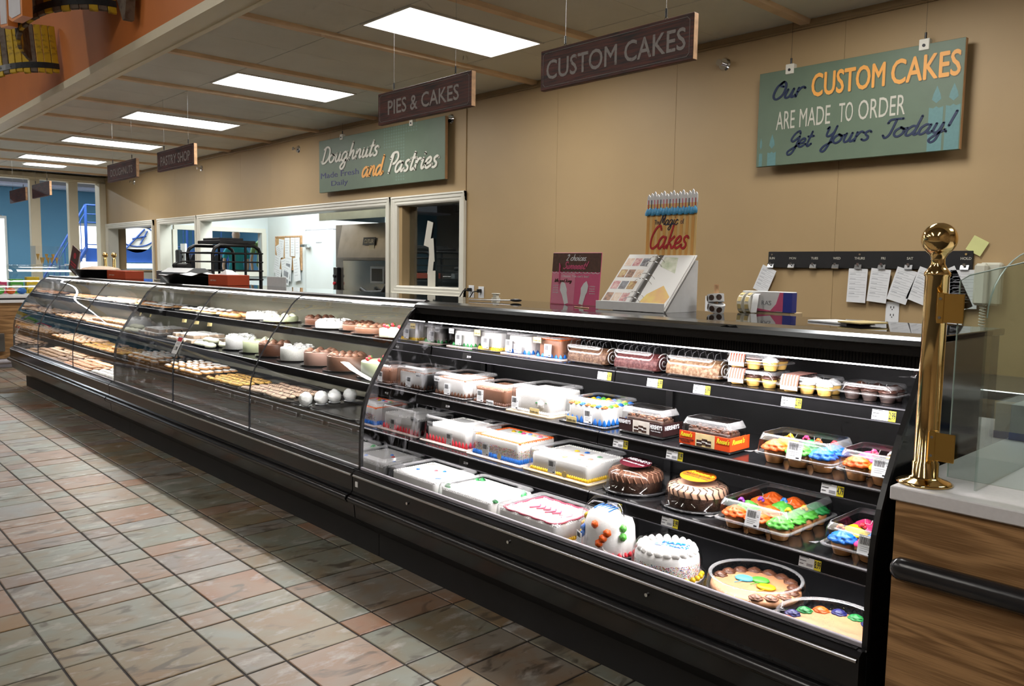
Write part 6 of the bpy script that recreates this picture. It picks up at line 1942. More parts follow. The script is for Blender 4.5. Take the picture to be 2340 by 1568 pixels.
# tongs and box of cable
t = thing('tongs', 'black-handled metal tongs lying on the case top', 'tongs', (1.36, 1.86, ZT + .002), .35)
MB().tube([(-.14, .0, .004), (.02, .004, .006), (.10, .008, .008)], .0022, 6).tube([(-.14, -.006, .004), (.02, -.010, .006), (.10, -.012, .008)], .0022, 6).build('arms', m_steel, t)
MB().ball((.13, -.002, .009), .011, sx=3.0, sz=.7).build('handle', m_black, t)
t = thing('cable_clip', 'small cream plastic clip on the case top edge', 'clip', (1.20, 2.02, ZT))
MB().cbox(-.022, .022, -.014, .014, 0, .012, .002).cbox(-.015, .015, -.01, .01, .012, .030, .002).cbox(-.022, .022, -.014, .014, .030, .036, .002).build('clip_body', m_ivory, t)
t = thing('wooden_stick', 'thin wooden stick lying at the foot of the cake book', 'stick', (2.02, 1.80, ZT), -.3)
MB().cbox(-.06, .06, -.004, .004, 0, .004, .001).build('stick_body', m_raw, t)
t = thing('metal_bracket', 'torn silver sticker on the front edge of the case top', 'sticker', (2.95, 1.50, 1.2515), .1)
MB().prism([(-.03, -.0), (.02, -.004), (.034, .006), (.022, .018), (.0, .014), (-.012, .02), (-.034, .014)], 0, .0008, axis='z').build('foil_sheet', m_chrome, t)

# glove box, label rolls on a black tray behind the case
t = thing('rear_tray', 'black equipment tray behind the case top', 'tray', (2.66, 2.30, 1.222))
MB().cbox(-.16, .16, -.13, .12, 0, .010, .003).build('tray_plate', m_black, t)
MB().box(-.10, .10, .0, .02, -1.222, 0).build('tray_post', m_black, t)
t = thing('glove_box', 'white, pink and blue carton lettered RAS on the black tray', 'box', (2.665, 2.30, 1.2325))
MB().cbox(-.115, .115, -.055, -.015, .026, .112, .002).build('carton', m_paper, t)
MB().box(.075, .1155, -.0556, -.055, .027, .108).box(.115, .1158, -.054, -.016, .027, .108).build('blue_print', mat('royal_blue_print', (.03, .05, .35), .4, var=.05), t)
MB().prism([(.018, .03), (.076, .03), (.076, .108), (.06, .108), (.045, .06)], -.0562, -.0552, axis='y').prism([(-.114, .028), (.05, .028), (-.06, .042), (-.114, .036)], -.0562, -.0552, axis='y').build('pink_print', m_pinkp, t)
text('RAS', .026, m_greyink, t, (-.022, -.0565, .055), width=.045, depth=.0003)
MB().cbox(-.10, .11, -.05, .05, 0, .0255, .002).build('lower_carton', m_board, t)
t = thing('label_roll', 'roll of cream product labels hanging over the carton, left one', 'label roll', (2.565, 2.24, 1.29))
MB().cyl((-.011, 0, 0), (.011, 0, 0), .045, n=28).build('roll', m_ivory, t)
t2 = dup(t, (2.60, 2.24, 1.29), 0, 'roll of cream product labels hanging over the carton, right one')
for q in (t, t2):
    for a_ in (2.0, 2.7, 3.4, 4.1):
        MB().box(-.008, .008, -.001, .0, -.010, .010).build('printed_label', m_gold, q, (0, .0455 * math.cos(a_), .0455 * math.sin(a_)), (a_ - PI, 0, 0))
t = thing('label_strip', 'white paper strip hanging from the label rolls', 'paper strip', (2.63, 2.225, 1.333))
MB().sheet([(.01, .0), (-.006, -.004), (-.012, -.04), (-.02, -.078)], -.014, .014).build('strip', m_paper, t)
t = thing('clipboard', 'white papers and gold envelope lying on the case top', 'papers', (3.19, 1.86, ZT), -.35)
MB().cbox(-.12, .06, -.06, .07, 0, .006, .001).build('paper_stack', m_paper, t)
MB().cbox(.03, .13, -.07, .05, .0065, .012, .001).build('gold_envelope', m_gold, t)

# ================================================================ wood counter with brass post and sneeze glass
def oak_mat():
    m = bpy.data.materials.new('oak_veneer')
    m.use_nodes = True
    nt = m.node_tree
    N, L = nt.nodes.new, nt.links.new
    b = nt.nodes['Principled BSDF']
    tc = N('ShaderNodeTexCoord'); mp = N('ShaderNodeMapping'); mp.inputs['Scale'].default_value = (.45, .45, 5.5); mp.inputs['Rotation'].default_value = (0, .04, 0)
    n = N('ShaderNodeTexNoise'); n.inputs['Scale'].default_value = 1.5; n.inputs['Detail'].default_value = 2; n.inputs['Distortion'].default_value = .5
    L(tc.outputs['Object'], mp.inputs[0]); L(mp.outputs[0], n.inputs['Vector'])
    wv = N('ShaderNodeMath'); wv.operation = 'MULTIPLY'; wv.inputs[1].default_value = 70; L(n.outputs['Fac'], wv.inputs[0])
    sn = N('ShaderNodeMath'); sn.operation = 'SINE'; L(wv.outputs[0], sn.inputs[0])
    m2 = N('ShaderNodeMapping'); m2.inputs['Scale'].default_value = (5, 5, 190)
    n2 = N('ShaderNodeTexNoise'); n2.inputs['Scale'].default_value = 2; n2.inputs['Detail'].default_value = 4
    L(tc.outputs['Object'], m2.inputs[0]); L(m2.outputs[0], n2.inputs['Vector'])
    ad = N('ShaderNodeMath'); ad.operation = 'MULTIPLY_ADD'; ad.inputs[1].default_value = .22; L(sn.outputs[0], ad.inputs[0]); L(n2.outputs['Fac'], ad.inputs[2])
    r = N('ShaderNodeValToRGB')
    r.color_ramp.elements[0].position = .25; r.color_ramp.elements[0].color = (.24, .125, .048, 1)
    r.color_ramp.elements[1].position = .75; r.color_ramp.elements[1].color = (.50, .285, .125, 1)
    L(ad.outputs[0], r.inputs[0]); L(r.outputs[0], b.inputs['Base Color'])
    b.inputs['Roughness'].default_value = .38
    return m
m_oak = oak_mat()
m_wcount = mat('white_laminate', (0.84, 0.83, 0.85), .35, var=.03, vscale=80)
t = thing('service_counter', 'oak-fronted counter with white top under the brass post', 'counter', (3.635, 1.18, 0))
MB().box(.012, 3.0, .012, 1.25, 0, .862).build('oak_front', m_oak, t)
MB().cbox(0, 3.02, 0, 1.27, .865, .900, .003).build('white_top', m_wcount, t)
MB().cbox(.006, .09, 1.2, 1.26, .86, .866, .001).build('top_batten', m_raw, t)
br = MB()
n_ = 10
sec = [(.030 * math.cos(a_) * .8 - .012, .700 + .030 * math.sin(a_)) for a_ in [2 * PI * q / n_ for q in range(n_)]]
for j, (xx, sc_) in enumerate(((.018, .25), (.024, .7), (.036, .95), (.05, 1.0), (2.9, 1.0))):
    ring = [(xx, -.012 + (y_ + .012) * sc_, .700 + (z_ - .700) * sc_) for y_, z_ in sec]
    if j: 
        o0 = len(br.v) - n_
        br.v += ring
        for q in range(n_):
            br.f.append((o0 + q, o0 + (q + 1) % n_, o0 + n_ + (q + 1) % n_, o0 + n_ + q)); br.mi.append(0); br.sm.append(True)
    else:
        br.v += ring
        br.f.append(tuple(range(n_))); br.mi.append(0); br.sm.append(False)
br.build('bumper', m_bumper, t)
t = thing('brass_post', 'polished brass post with ball finial holding the sneeze glass', 'post', (3.683, 1.270, .9005))
MB().lathe([(.064, 0), (.066, .003), (.058, .008), (.040, .014), (.031, .020), (.031, .055), (.028, .058), (.0275, .520), (.030, .523), (.030, .530), (.022, .540), (.016, .552), (.0155, .566), (.021, .576), (.028, .582)], n=40).build('column', m_brass, t)
MB().ball((0, 0, .612), .041, n=32, k=18).build('ball_finial', m_brass, t)
for z_ in (.070, .410):
    MB().cbox(.020, .078, -.040, -.036, z_, z_ + .070, .0015).cbox(.018, .034, -.042, -.018, z_ - .002, z_ + .072, .0015).build('glass_bracket', mat('satin_brass', (.62, .38, .10), .32, 1.0, var=.05), t)
    for dz in (.012, .058):
        MB().cyl((.026, -.0425, z_ + dz), (.026, -.0445, z_ + dz), .0035, n=8).build('screw', m_steel, t)
m_sng = clear_mat('sneeze_glass', (.90, .95, .93), refl=.07, rough=.005, edge=.5)
m_sne = mat('glass_edge', (.55, .68, .64), .2, var=.05)
t = thing('sneeze_guard', 'clear upright glass panel with slanted top held by the brass post', 'glass panel', (3.745, 1.243, .934))
MB().prism([(0, 0), (1.5, 0), (1.5, .90), (.02, .492), (0, .478)], -.003, .003, axis='y').build('glass_sheet', m_sng, t)
MB().tube([(0, 0, 0), (0, 0, .478), (.02, 0, .492), (1.5, 0, .90)], .0018, 4).build('polished_edge', m_sne, t)
t = thing('sneeze_guard', 'clear glass end panel with a rounded top behind the brass post', 'glass panel', (3.80, 1.0, .905))
arc = [(.29 + .40 * math.cos(a_), .42 + .172 * math.sin(a_)) for a_ in [PI * q / 20 for q in range(21)]]
MB().prism([(.29 + .40, 0)] + arc + [(-.11, 0)], -.003, .003).build('glass_sheet', m_sng, t, (0, .38, 0))
MB().tube([(0, a_ + .38, b_) for a_, b_ in arc], .0018, 4).build('polished_edge', m_sne, t)
t = thing('carton', 'dim grey carton with blue foot seen through the sneeze glass', 'box', (3.70, 2.06, .9005), 0)
MB().cbox(-.05, .30, 0, .25, 0, .115, .002, 0).box(-.051, .301, -.001, .0, 0, .024, 1).build('carton_body', [mat('grey_carton', (.38, .40, .40), .6, var=.06), m_navy], t)
t = thing('back_worktop', 'grey steel worktop behind the cases seen through the sneeze glass', 'worktop', (3.4, 2.95, 0))
MB().cbox(-.5, 3.4, 0, .62, .90, .94, .004).build('top', m_steel, t)
for x_ in (-.45, 1.4, 3.3):
    MB().box(x_ - .025, x_ + .025, .03, .08, 0, .90).build('leg', m_steel, t)
MB().box(-.48, 3.38, .05, .58, .25, .28).build('lower_shelf', m_steel, t)
# ================================================================ things on the far cases
m_redc = mat('red_orange_carton', (0.55, 0.075, 0.02), .55, var=.06)
m_blkpan = mat('black_bowl_plastic', (.015, .015, .015), .3, var=.2)
def red_box(label, x0, x1, y0, y1, paper):
    t = thing('tissue_carton', label, 'box', ((x0 + x1) / 2, (y0 + y1) / 2, ZT))
    w_, d_ = x1 - x0, y1 - y0
    MB().cbox(-w_ / 2, w_ / 2, -d_ / 2, d_ / 2, 0, .082, .002).build('carton_body', m_redc, t)
    text('DRY WAX', .018, m_ivory, t, (-w_ * .38, -d_ / 2 - .001, .030), width=w_ * .3, depth=.0004)
    if paper:
        MB().add([(-.08, -.05, .083), (.10, -.06, .083), (.09, .05, .083), (-.06, .05, .084), (.02, -.03, .125), (.0, .03, .118)], [(0, 1, 4), (1, 2, 4), (2, 5, 4), (2, 3, 5), (3, 0, 5), (0, 4, 5)]).build('tissue', m_paper, t)
red_box('red carton with white tissue sheets beside the lined black bowl', -2.07, -1.70, 1.80, 1.98, True)
red_box('red carton right of the black bowl on the far left case', -4.70, -4.12, 1.80, 1.98, False)
red_box('red carton left of the black bowl on the far left case', -5.55, -5.25, 1.86, 2.02, False)
def bowl(label, X, Y, r, r2, h_, liner, mound):
    t = thing('serving_bowl', label, 'bowl', (X, Y, ZT))
    MB().lathe([(r2, 0), (r2 * 1.02, .004), (r, h_), (r * 1.02, h_ + .003), (r * .985, h_ + .002), (r2 * .97, .010), (1e-5, .010)], n=40).build('bowl_shell', m_blkpan, t)
    if liner:
        q = random.Random(4)
        mb = MB()
        ring = [((r * 1.02 + q.uniform(-.01, .03)) * math.cos(a_), (r * 1.02 + q.uniform(-.01, .03)) * math.sin(a_), h_ + q.uniform(.0, .03)) for a_ in [2 * PI * i / 26 for i in range(26)]]
        inn = [(x_ * .6, y_ * .6, h_ + q.uniform(-.01, .012)) for x_, y_, _ in ring]
        loft(mb, [ring, inn], 0, False, True, False)
        mb.build('paper_liner', m_paper, t)
    if mound:
        MB().lathe([(r * .8, h_ - .01), (r * .6, h_ + .02), (r * .3, h_ + .036), (1e-5, h_ + .04)], n=24).build('bread_mound', m_bun, t)
bowl('wide black bowl lined with white paper on the middle case', -2.42, 1.84, .28, .22, .065, True, False)
bowl('wide black bowl with a pale loaf on the far left case', -4.98, 1.82, .28, .20, .085, False, True)
t = thing('menu_stand', 'dark leaning menu card with red emblem on the far left case', 'card', (-5.75, 1.74, ZT + .045), .1)
mc = MB().cbox(-.11, .11, -.004, .004, 0, .29, .002).build('board', m_brownp, t, rot=(-.06, .36, 0))
MB().cyl((0, -.006, .2), (0, -.004, .2), .035, n=16).box(-.08, .08, -.006, -.004, .10, .115).box(-.07, .07, -.006, -.004, .07, .085).build('printed_emblem', m_redp, mc)
MB().box(.110, .117, -.005, .004, 0, .29).build('card_edge', m_lip, mc)
t = thing('food_wrapper', 'grey film-wrapping machine with rounded hood on the middle case', 'machine', (-3.12, 2.02, ZT))
MB().prism([(-.12, 0), (.12, 0), (.12, .09), (.06, .125), (-.04, .125), (-.11, .085)], -.32, .30).build('housing', mat('grey_machine_plastic', (.22, .23, .24), .3, var=.06), t)
MB().cyl((-.40, .05, .145), (-.05, .05, .145), .026, n=14).cyl((-.36, .05, .145), (-.30, .05, .145), .034, n=14).build('film_roller', m_blackm, t)
t = thing('foil_cutter', 'small ribbed grey block standing on the seam of the far cases', 'block', (-3.62, 1.98, ZT))
mb = MB()
for i in range(7):
    mb.cbox(-.065 + i * .0195, -.065 + i * .0195 + .015, -.03, .03, .012, .095, .002)
mb.build('ribs', m_steel, t)
MB().cbox(-.10, .12, -.04, .04, 0, .012, .002).build('base', m_ltgrey, t)
t = thing('pricing_plaque', 'plain white plaque standing on the middle case before the oven', 'plaque', (-1.42, 2.07, ZT))
MB().cbox(-.155, .155, -.003, .003, 0, .075, .001).build('plaque_board', m_paper, t)
# black sheet pan rack
t = thing('pan_rack', 'black tubular sheet pan rack behind the middle case', 'rack', (-3.35, 2.52, 0))
for x_ in (-.40, .22):
    MB().tube([(x_, -.24, .05), (x_, -.24, 1.52), (x_, -.22, 1.57), (x_, -.17, 1.60), (x_, .17, 1.60), (x_, .22, 1.57), (x_, .24, 1.52), (x_, .24, .05)], .017, 8).build('upright_frame', m_black, t)
    MB().tube([(x_ + .01, .08, .9), (x_ + .01, .08, 1.59)], .013, 8).build('upright_bar', m_black, t)
for i in range(9):
    z_ = 1.52 - i * .085
    MB().cbox(-.44, .24, -.30, .26, z_, z_ + .014, .003).build('pan_shelf', m_blackm, t)
MB().cbox(-.34, .20, -.16, .2, 1.618, 1.65, .004).build('sheet_pan', m_blackm, t)
MB().cbox(-.30, .10, -.12, .12, 1.651, 1.675, .004).build('sheet_pan', m_blackm, t)
for x_ in (-.40, .22):
    for y_ in (-.24, .24):
        MB().cyl((x_, y_ - .015, .035), (x_, y_ + .015, .035), .035, n=14).build('caster', m_blackm, t)

# ================================================================ kitchen contents
t = thing('cork_board', 'cork notice board crowded with white papers in the kitchen', 'notice board', (-7.82, 5.498, 1.20))
MB().cbox(-.42, .43, -.015, 0, .15, .68, .003).build('cork', mat('cork', (.42, .24, .10), .8, col2=(.62, .42, .2), vscale=90), t)
MB().box(-.43, .44, -.022, 0, .67, .69).box(-.43, .44, -.022, 0, .135, .15).box(-.44, -.42, -.022, 0, .135, .69).box(.43, .45, -.022, 0, .135, .69).build('board_frame', m_raw, t)
q = random.Random(9)
for i, (x_, z_, w_, h_, a_) in enumerate(((-.22, .64, .18, .30, .1), (-.02, .66, .17, .32, 0), (.17, .66, .14, .30, .02), (.33, .66, .15, .32, 0), (-.33, .55, .18, .24, -.3), (-.33, .36, .20, .30, .25), (-.12, .32, .22, .34, -.15), (.05, .36, .22, .40, .12), (.30, .34, .22, .38, -.12), (-.30, .16, .20, .26, .2), (.0, .20, .24, .30, .25))):
    p_ = MB().prism([(-w_ / 2, 0), (w_ / 2, 0), (w_ / 2, -h_), (-w_ / 2, -h_)], -.0015, 0, axis='y').build('pinned_paper', m_paper, t, (x_, -.017 - .002 * i, z_), (0, a_, 0))
    l = MB()
    for j in range(6):
        l.box(-w_ * .38, w_ * q.uniform(.1, .38), -.0022, -.0015, -.04 - j * h_ * .13, -.036 - j * h_ * .13)
    if i in (7, 10):
        l.box(-w_ * .35, w_ * .3, -.0022, -.0015, -h_ * .6, -h_ * .3).box(-w_ * .1, w_ * .35, -.0022, -.0015, -h_ * .9, -h_ * .7)
    l.build('printed_lines', m_greyink, p_)
d = bpy.data.objects.new('door_1', None); C.objects.link(d); d['kind'] = 'structure'
MB().cbox(-7.12, -6.30, 5.42, 5.498, .05, 1.955, .008).build('door_leaf', m_kwall, d)
MB().cbox(-7.24, -6.98, 5.385, 5.42, 1.70, 1.745, .006).cyl((-7.02, 5.37, 1.72), (-6.94, 5.37, 1.72), .03, n=12).build('door_latch', m_chrome, d)
MB().box(-7.135, -7.12, 5.43, 5.499, .05, 1.97).box(-7.135, -6.3, 5.43, 5.499, 1.955, 1.97).build('door_gasket', m_greyink, d)
MB().box(-6.80, -6.62, 5.4185, 5.42, 1.76, 1.775).build('door_plate', m_greyink, d)
t = thing('bakery_oven', 'stainless steel bakery oven with black maker plate lettered CUTLER', 'oven', (-4.40, 4.93, 0))
m_ovens = mat('dull_stainless', (.24, .22, .21), .34, .7, var=.15, vscale=5)
MB().box(-.98, 1.4, 0, .55, 0, 1.97).build('oven_body', m_ovens, t)
MB().prism([(-.005, 1.50), (-.09, 1.50), (-.09, 1.53), (-.005, 1.965)], -.80, 1.40).build('front_hood', m_ovens, t)
MB().box(-.78, 1.35, -.008, -.002, .95, 1.49).build('oven_door', mat('door_stainless', (.36, .34, .31), .18, 1.0, var=.1, vscale=3), t)
MB().cbox(-.10, .22, -.02, -.008, 1.20, 1.42, .004).build('viewing_frame', m_steel, t)
MB().box(-.06, .18, -.023, -.02, 1.23, 1.39).build('viewing_window', m_dark, t)
MB().prism([(-.14, 0), (.14, 0), (.14, .10), (-.14, .10)], -.004, 0, axis='y').build('maker_plate', m_ink, t, (-.05, -.072, 1.69), (-.17, 0, 0))
text('CUTLER', .07, m_ltgrey, t, (-.16, -.073, 1.715), (PI / 2 - .17, 0, 0), width=.22, bold=.001, depth=.0005)
MB().box(-.05, .07, -.07, -.068, 1.60, 1.70).build('paper_tag', m_ltgrey, t)
MB().cbox(-.95, -.85, -.06, -.002, 1.0, 1.40, .005).build('control_box', m_black, t)
for z_ in (1.08, 1.18, 1.28):
    MB().cyl((-.90, -.06, z_), (-.90, -.085, z_), .022, n=12).build('control_knob', m_redp if z_ == 1.18 else m_blackm, t)
MB().tube([(-.6, -.10, 1.05), (1.2, -.10, 1.05)], .014, 8).build('handrail', m_steel, t)
MB().tube([(-.15, -.12, 1.13), (.0, -.13, 1.08), (.35, -.13, 1.10), (.45, -.12, 1.20)], .028, 8).build('door_handle', m_blackm, t)
t = thing('exhaust_hood', 'steel exhaust hood hanging above the bakery oven', 'hood', (-4.38, 4.45, 1.99))
m_hood = mat('blue_grey_steel', (.30, .36, .39), .3, .8, var=.15, vscale=3)
MB().box(-.60, 2.2, 0, .02, 0, .20).box(-.60, -.58, .02, 1.0, .02, .20).box(-.58, 2.2, .02, 1.0, .16, .20).prism([(.02, 0), (.02, .02), (.75, .16), (.75, .14)], -.58, 2.2).build('hood_canopy', m_hood, t)
t = thing('wall_telephone', 'black telephone on the white kitchen window jamb', 'telephone', (-8.15, 3.90, 1.42))
MB().cbox(-.05, .06, -.10, -.03, 0, .205, .015).box(-.01, .01, -.03, -.0, .08, .12).build('handset', m_blackm, t)
MB().box(-.09, .09, 0, .03, -1.42, .30).build('jamb_panel', m_kwall, t)
t = thing('order_papers', 'strips of paper taped inside the small kitchen window', 'papers', (-1.70, 3.79, 1.25))
for i, (x_, z_, w_, h_, a_) in enumerate(((-.03, .60, .09, .24, .25), (-.02, .44, .08, .22, -.1), (.0, .30, .08, .2, .15), (0, .14, .12, .18, 0))):
    MB().prism([(-w_ / 2, 0), (w_ / 2, 0), (w_ / 2, -h_), (-w_ / 2, -h_)], -.001, 0, axis='y').build('taped_paper', m_ltgrey, t, (x_, -.002 * i, z_), (0, a_, 0))
t = thing('storage_shelf', 'dim shelving inside the small kitchen window room', 'shelving', (-1.9, 4.6, 0))
for z_ in (1.05, 1.35, 1.65, 1.95):
    MB().box(-.25, .8, 0, .4, z_, z_ + .02).build('shelf_board', m_steel, t)
for x_ in (-.25, .28, .8):
    MB().box(x_ - .01, x_ + .01, 0, .02, 0, 2.2).build('post', m_steel, t)

# mannequins behind the kitchen window
m_skin = mat('mannequin_shell', (.72, .58, .48), .5, var=.03)
def mannequin(label, X, Y, m, z0=.90):
    t = thing('mannequin', label, 'mannequin', (X, Y, 0), PI / 2)
    MB().lathe([(.10, z0 - .05), (.125, z0), (.105, z0 + .18), (.14, z0 + .38), (.15, z0 + .46), (.10, z0 + .53), (.05, z0 + .56)], n=20, sx=1.35, sy=.8).build('torso_shirt', m, t)
    for s_ in (-1, 1):
        MB().tube([(s_ * .17, 0, z0 + .47), (s_ * .23, .0, z0 + .38), (s_ * .25, .01, z0 + .26)], .055, 8).build('sleeve', m, t)
        MB().tube([(s_ * .25, .01, z0 + .28), (s_ * .27, .03, z0 + .10), (s_ * .24, .05, z0 - .10)], .032, 8).build('arm', m_skin, t)
        MB().tube([(s_ * .07, 0, z0), (s_ * .08, 0, .45), (s_ * .08, 0, 0.02)], .065, 8).build('leg', m_navyi, t)
    MB().lathe([(.045, z0 + .55), (.042, z0 + .62), (.07, z0 + .68), (.085, z0 + .76), (.06, z0 + .85), (1e-5, z0 + .88)], n=16).build('head', m_skin, t)
mannequin('mannequin in turquoise shirt behind the kitchen window', -12.3, 6.60, mat('turquoise_cloth', (.03, .42, .52), .8, var=.1), 1.28)
mannequin('mannequin in sage green shirt at the edge of the kitchen window', -12.3, 7.22, mat('green_cloth', (.25, .45, .20), .8, var=.1), 1.40)
for i in range(7):
    t = thing('hanging_garment', 'dark garment on a rack beyond the kitchen window', 'clothes', (-12.9, 5.55 + i * .16, .75), 0, 'dark garments beyond the kitchen window')
    MB().prism([(-.06, 0), (.06, 0), (.07, .75), (.02, .86), (-.02, .86), (-.07, .75)], -.16, .16).build('cloth', mat('dark_cloth_%d' % (i % 2), [(.03, .035, .05), (.05, .05, .06)][i % 2], .9, var=.2), t)
t = thing('garment_rail', 'rail holding the dark garments beyond the kitchen window', 'rail', (-12.9, 6.0, 0))
MB().tube([(0, -.6, 0), (0, -.6, 1.64), (0, .7, 1.64), (0, .7, 0)], .015, 6).build('tube_frame', m_steel, t)

# ================================================================ blue stair in the far room
t = thing('staircase', 'navy blue metal stair landing and railing in the far room', 'staircase', (-15.0, 4.4, 0))
MB().box(-.9, .0, 0, 3.2, 1.50, 1.70).build('landing', m_navy, t)
MB().box(-.02, .03, -.02, 3.2, 1.42, 1.72).build('fascia', m_navy, t)
MB().tube([(0, 0, 1.7), (0, 0, 2.66)], .035, 6).tube([(0, .28, 1.7), (0, .28, 2.66)], .03, 6).tube([(0, 2.2, 1.7), (0, 2.2, 2.66)], .03, 6).build('newel_post', m_navy, t)
for z_ in (2.66, 2.46, 2.28, 1.80):
    MB().tube([(0, 0, z_), (0, 3.2, z_)], .02 if z_ == 2.66 else .013, 6).build('rail', m_navy, t)
for i in range(12):
    if 2 < i < 8 and False: continue
    MB().tube([(0, .5 + i * .23, 1.7), (0, .5 + i * .23, 2.28)], .009, 5).build('baluster', m_navy, t)
MB().tube([(.03, 1.05 + .40 * math.cos(a_), 2.02 + .24 * math.sin(a_)) for a_ in [2 * PI * i / 24 for i in range(24)]], .016, 6, closed=True).build('oval_emblem', m_navy, t)
MB().cyl((.02, 1.05, 2.02), (.03, 1.05, 2.02), .38, n=24).build('emblem_disc', m_ivory, t).scale = (1, 1, 1)
MB().tube([(.045, .80, 1.72), (.045, 1.22, 2.18)], .02, 6).tube([(.045, .95, 1.95), (.045, 1.25, 2.02)], .018, 6).tube([(.045, 1.12, 1.84), (.045, 1.28, 2.14)], .018, 6).build('emblem_letter', m_navy, t)
for s_ in (0,):
    MB().tube([(0, 0, 2.66), (0, -.62, 1.50), (0, -1.3, .25)], .025, 6).tube([(0, 0, 2.50), (0, -.62, 1.34)], .014, 6).tube([(0, 0, 1.72), (0, -.95, .0)], .05, 6).build('sloped_rail', m_navy, t)
    for i in range(8):
        y_ = -.1 - i * .11
        MB().tube([(0, y_, 1.60 + y_ * 1.85), (0, y_, 2.56 + y_ * 1.85)], .009, 5).build('baluster', m_navy, t)
t = thing('display_sign_light', 'glowing white tube light under the blue landing', 'light', (-14.9, 4.45, 1.34))
MB().cyl((0, 0, 0), (0, 1.45, 0), .055, n=14).build('tube_diffuser', m_day, t)
t = thing('far_wall_panel', 'blue and lavender graphic panel under the landing', 'panel', (-14.98, 4.30, 0))
MB().box(-.03, 0, 0, 1.9, .2, 1.26).build('panel_board', m_lav, t)
MB().box(0, .005, 0, .55, .2, 1.25).build('blue_field', mat('mid_blue_print', (.08, .12, .40), .6, var=.05), t)
for y_ in (2.18, 2.26):
    t = thing('brass_tap_post', 'small twin brass post beyond the far left case, the ' + ('left' if y_ < 2.2 else 'right') + ' one', 'post', (-6.6 if y_ < 2.2 else -6.52, y_ + .16, 0))
    MB().lathe([(.05, 0), (.02, .02), (.02, 1.46), (.012, 1.48)], n=14).build('column', m_brass, t)
    MB().ball((0, 0, 1.51), .034, n=14, k=8).build('ball_finial', m_brass, t)

# ================================================================ ice-cream counter at the far end
t = thing('ice_cream_counter', 'wood-fronted counter with white ledge and curved glass at the far left', 'counter', (-8.0, 0.2, 0))
MB().box(-.9, 0, -2.4, 2.3, .12, .86).build('wood_front', m_oak, t)
MB().box(-.9, -.03, -2.4, 2.3, 0, .12).build('kick_base', m_lip, t)
MB().cbox(-.95, .03, -2.45, 2.33, .86, .90, .004).cbox(-.95, .01, -2.45, 2.33, .925, .965, .004).build('white_ledge', m_wcount, t)
MB().box(-.9, .0, -2.4, 2.3, .90, .925).build('dark_gap', m_blackm, t)

g = MB()
gl2 = [(-.02, .965), (-.03, 1.10), (-.10, 1.24), (-.25, 1.34), (-.45, 1.37), (-.9, 1.37)]
n0 = len(gl2)
g.add([(x_, -2.4, z_) for x_, z_ in gl2] + [(x_, 2.25, z_) for x_, z_ in gl2], [(i, i + 1, n0 + i + 1, n0 + i) for i in range(n0 - 1)], 0, True)
g.build('curved_glass', m_sng, t)
g = MB()
for y_ in (.55, 2.25):
    g.tube([(x_ - .01, y_, z_) for x_, z_ in gl2], .012, 6)
g.build('glass_rib', m_lip, t)
MB().cbox(.0, .06, -.9, 1.26, .22, .46, .004).build('steel_vent', m_steel, t)
MB().tube([(.10, -2.3, .09), (.10, 2.2, .09)], .035, 8).build('floor_rail', m_lip, t)
q = random.Random(2)
cc = [m_pink, m_lgreen, m_yel, m_bluei, m_oran, m_ice]
for i in range(9):
    bx = thing('snack_box', ['pink-trimmed', 'green', 'yellow', 'blue', 'orange', 'white'][i % 6] + ' snack box behind the curved glass, number of its row ' + ['one', 'two', 'three', 'four', 'five', 'six', 'seven', 'eight', 'nine'][i], 'box', (-8.62, .35 + i * .20, .966))
    bx['group'] = 'snack boxes behind the curved glass'
    bx['label'] = ['pink', 'green', 'yellow', 'blue', 'orange', 'white', 'second pink', 'second green', 'second yellow'][i] + ' snack box behind the curved glass of the far counter'
    MB().cbox(-.06, .06, -.08, .08, 0, .17 + .03 * (i % 3), .003, 0).build('carton_body', [cc[i % 6]], bx)
    MB().box(.06, .061, -.06, .06, .04, .12).build('printed_front', m_ltgrey, bx)
for i in range(5):
    c_ = thing('candy_pouch', ['pink and white', 'green', 'orange', 'blue', 'yellow'][i] + ' candy pouch on the ledge behind the curved glass', 'candy', (-8.25, 1.35 + i * .13, .966))
    MB().ball((0, 0, .045), .06, m=0, sz=.75, sx=1.0).build('pouch_body', [m_pink, m_lgreen, m_oran, m_bluei, m_yel][i], c_)
t = thing('cone_case', 'clear box of ice cream cones on the far counter', 'display box', (-8.55, 2.13, 1.372))
MB().box(-.14, .14, -.17, .17, .0, .004).box(-.14, .14, -.17, -.166, .004, .26).box(-.14, .14, .166, .17, .004, .26).box(.136, .14, -.166, .166, .004, .26).build('clear_box', m_lid, t)
for i in range(8):
    c_ = thing('ice_cream_cone', 'golden waffle cone inside the clear box on the far counter', 'cone', (-8.55 + .06 * (i % 2), 2.02 + .032 * i, 1.38), 0, 'waffle cones in the clear box')
    MB().lathe([(.002, 0), (.022, .09), (.024, .092), (.018, .088)], n=12).build('wafer', m_ycup, c_, (0, 0, .05 * (i % 3 == 0)))

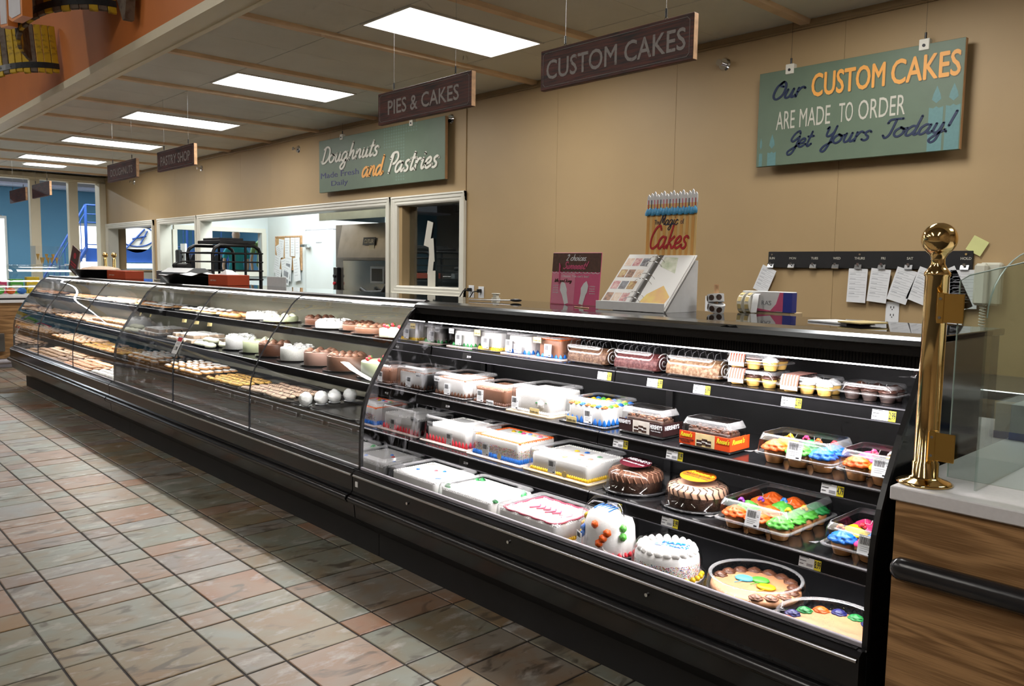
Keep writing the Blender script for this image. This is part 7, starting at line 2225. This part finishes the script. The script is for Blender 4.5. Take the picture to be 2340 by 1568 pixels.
# ================================================================ barrel-stave sign on the orange soffit
m_yst = mat('yellow_painted_stave', (.62, .42, .02), .6, col2=(.10, .06, .02), vscale=22, thresh=(.52, .72))
m_gst = mat('grey_brown_stave', (.16, .13, .10), .7, col2=(.07, .045, .03), vscale=22, thresh=(.45, .7))
m_iron = mat('black_iron_hoop', (.02, .026, .03), .38, var=.2)
def staves(t, xc, yc, R, a0, a1, n, z0, z1, mats, jag=0.0):
    for i in range(n):
        a_ = a0 + (a1 - a0) * (i + .5) / n
        w_ = R * abs(a1 - a0) / n * .47
        j0 = z0 + (rnd.uniform(0, jag) if jag else 0)
        c_ = MB().cbox(-w_, w_, -.012, .012, j0, z1, .003)
        c_.build('stave', mats[i % len(mats)], t, (xc + R * math.cos(a_), yc + R * math.sin(a_), 0), (0, 0, a_ + PI / 2))
def hoop(t, xc, yc, R, a0, a1, z, h_=.05):
    pts = [a0 + (a1 - a0) * i / 24 for i in range(25)]
    mb = MB()
    R2 = R + .016
    line = [(xc + R2 * math.cos(a_), yc + R2 * math.sin(a_)) for a_ in pts]
    inn = [(xc + (R2 - .004) * math.cos(a_), yc + (R2 - .004) * math.sin(a_)) for a_ in pts]
    mb.prism(line + inn[::-1], z, z + h_, axis='z')
    o_ = mb.build('iron_hoop', m_iron, t)
    ho = MB()
    for a_ in pts[1::2]:
        ho.cyl((xc + (R2 - .002) * math.cos(a_), yc + (R2 - .002) * math.sin(a_), z + h_ / 2), (xc + (R2 + .002) * math.cos(a_), yc + (R2 + .002) * math.sin(a_), z + h_ / 2), .006, n=6)
    ho.build('hoop_rivets', m_ink, o_)['kind'] = 'stuff'
def barrel(label, xc, zc, th, R, n, z1, mats, a0=0.0, a1=-PI * .74):
    t = thing('barrel_sign', label, 'sign', (xc, 1.06, zc))
    t.rotation_euler = (0, th, 0)
    staves(t, 0, 0, R, a0, a1, n, -.075, z1, mats, .02)
    hoop(t, 0, 0, R, a0, a1, -.03)
    return t
barrel('upper tilted half barrel of yellow and grey staves with iron hoop', -2.25, 3.075, -.30, .50, 20, .80, [m_yst, m_gst, m_yst, m_gst, m_gst])
barrel('lower tilted half barrel of yellow staves with iron hoop', -3.75, 2.90, -.30, .50, 18, .36, [m_yst, m_yst, m_yst, m_gst], 0.0, -PI * .6)
t = thing('channel_letter', 'white letter blocks with orange edges mounted on the barrel sign', 'letter', (-2.12, .46, 3.02))
m_lface = mat('white_letter_face', (.62, .62, .66), .5, var=.04)
m_ledge = mat('orange_letter_edge', (.70, .24, .05), .5, var=.08)
for poly in ([(-.19, .03), (.03, 0), (.03, .5), (-.19, .5)], [(.06, .035), (.16, .0), (.44, -.02), (.44, .5), (.06, .5)]):
    MB().prism(poly, 0, .06, axis='y').build('letter_rim', m_ledge, t)
    cxp = sum(p[0] for p in poly) / len(poly)
    MB().prism([(cxp + (a - cxp) * .84, b + (.018 if b < .1 else 0)) for a, b in poly], -.004, .0, axis='y').build('letter_face', m_lface, t)
t = thing('wood_fin', 'pointed brown wooden fin fixed to the orange soffit', 'wood fin', (-1.40, 1.02, 3.03))
MB().prism([(-.02, .0), (.03, 0), (.06, .12), (.09, .55), (-.20, .55), (-.12, .15)], -.03, .03, axis='y').build('fin', m_gst, t)
MB().tube([(.05, 0, .12), (.16, -.02, .20), (.24, -.02, .30)], .002, 5).build('loose_wire', m_iron, t)
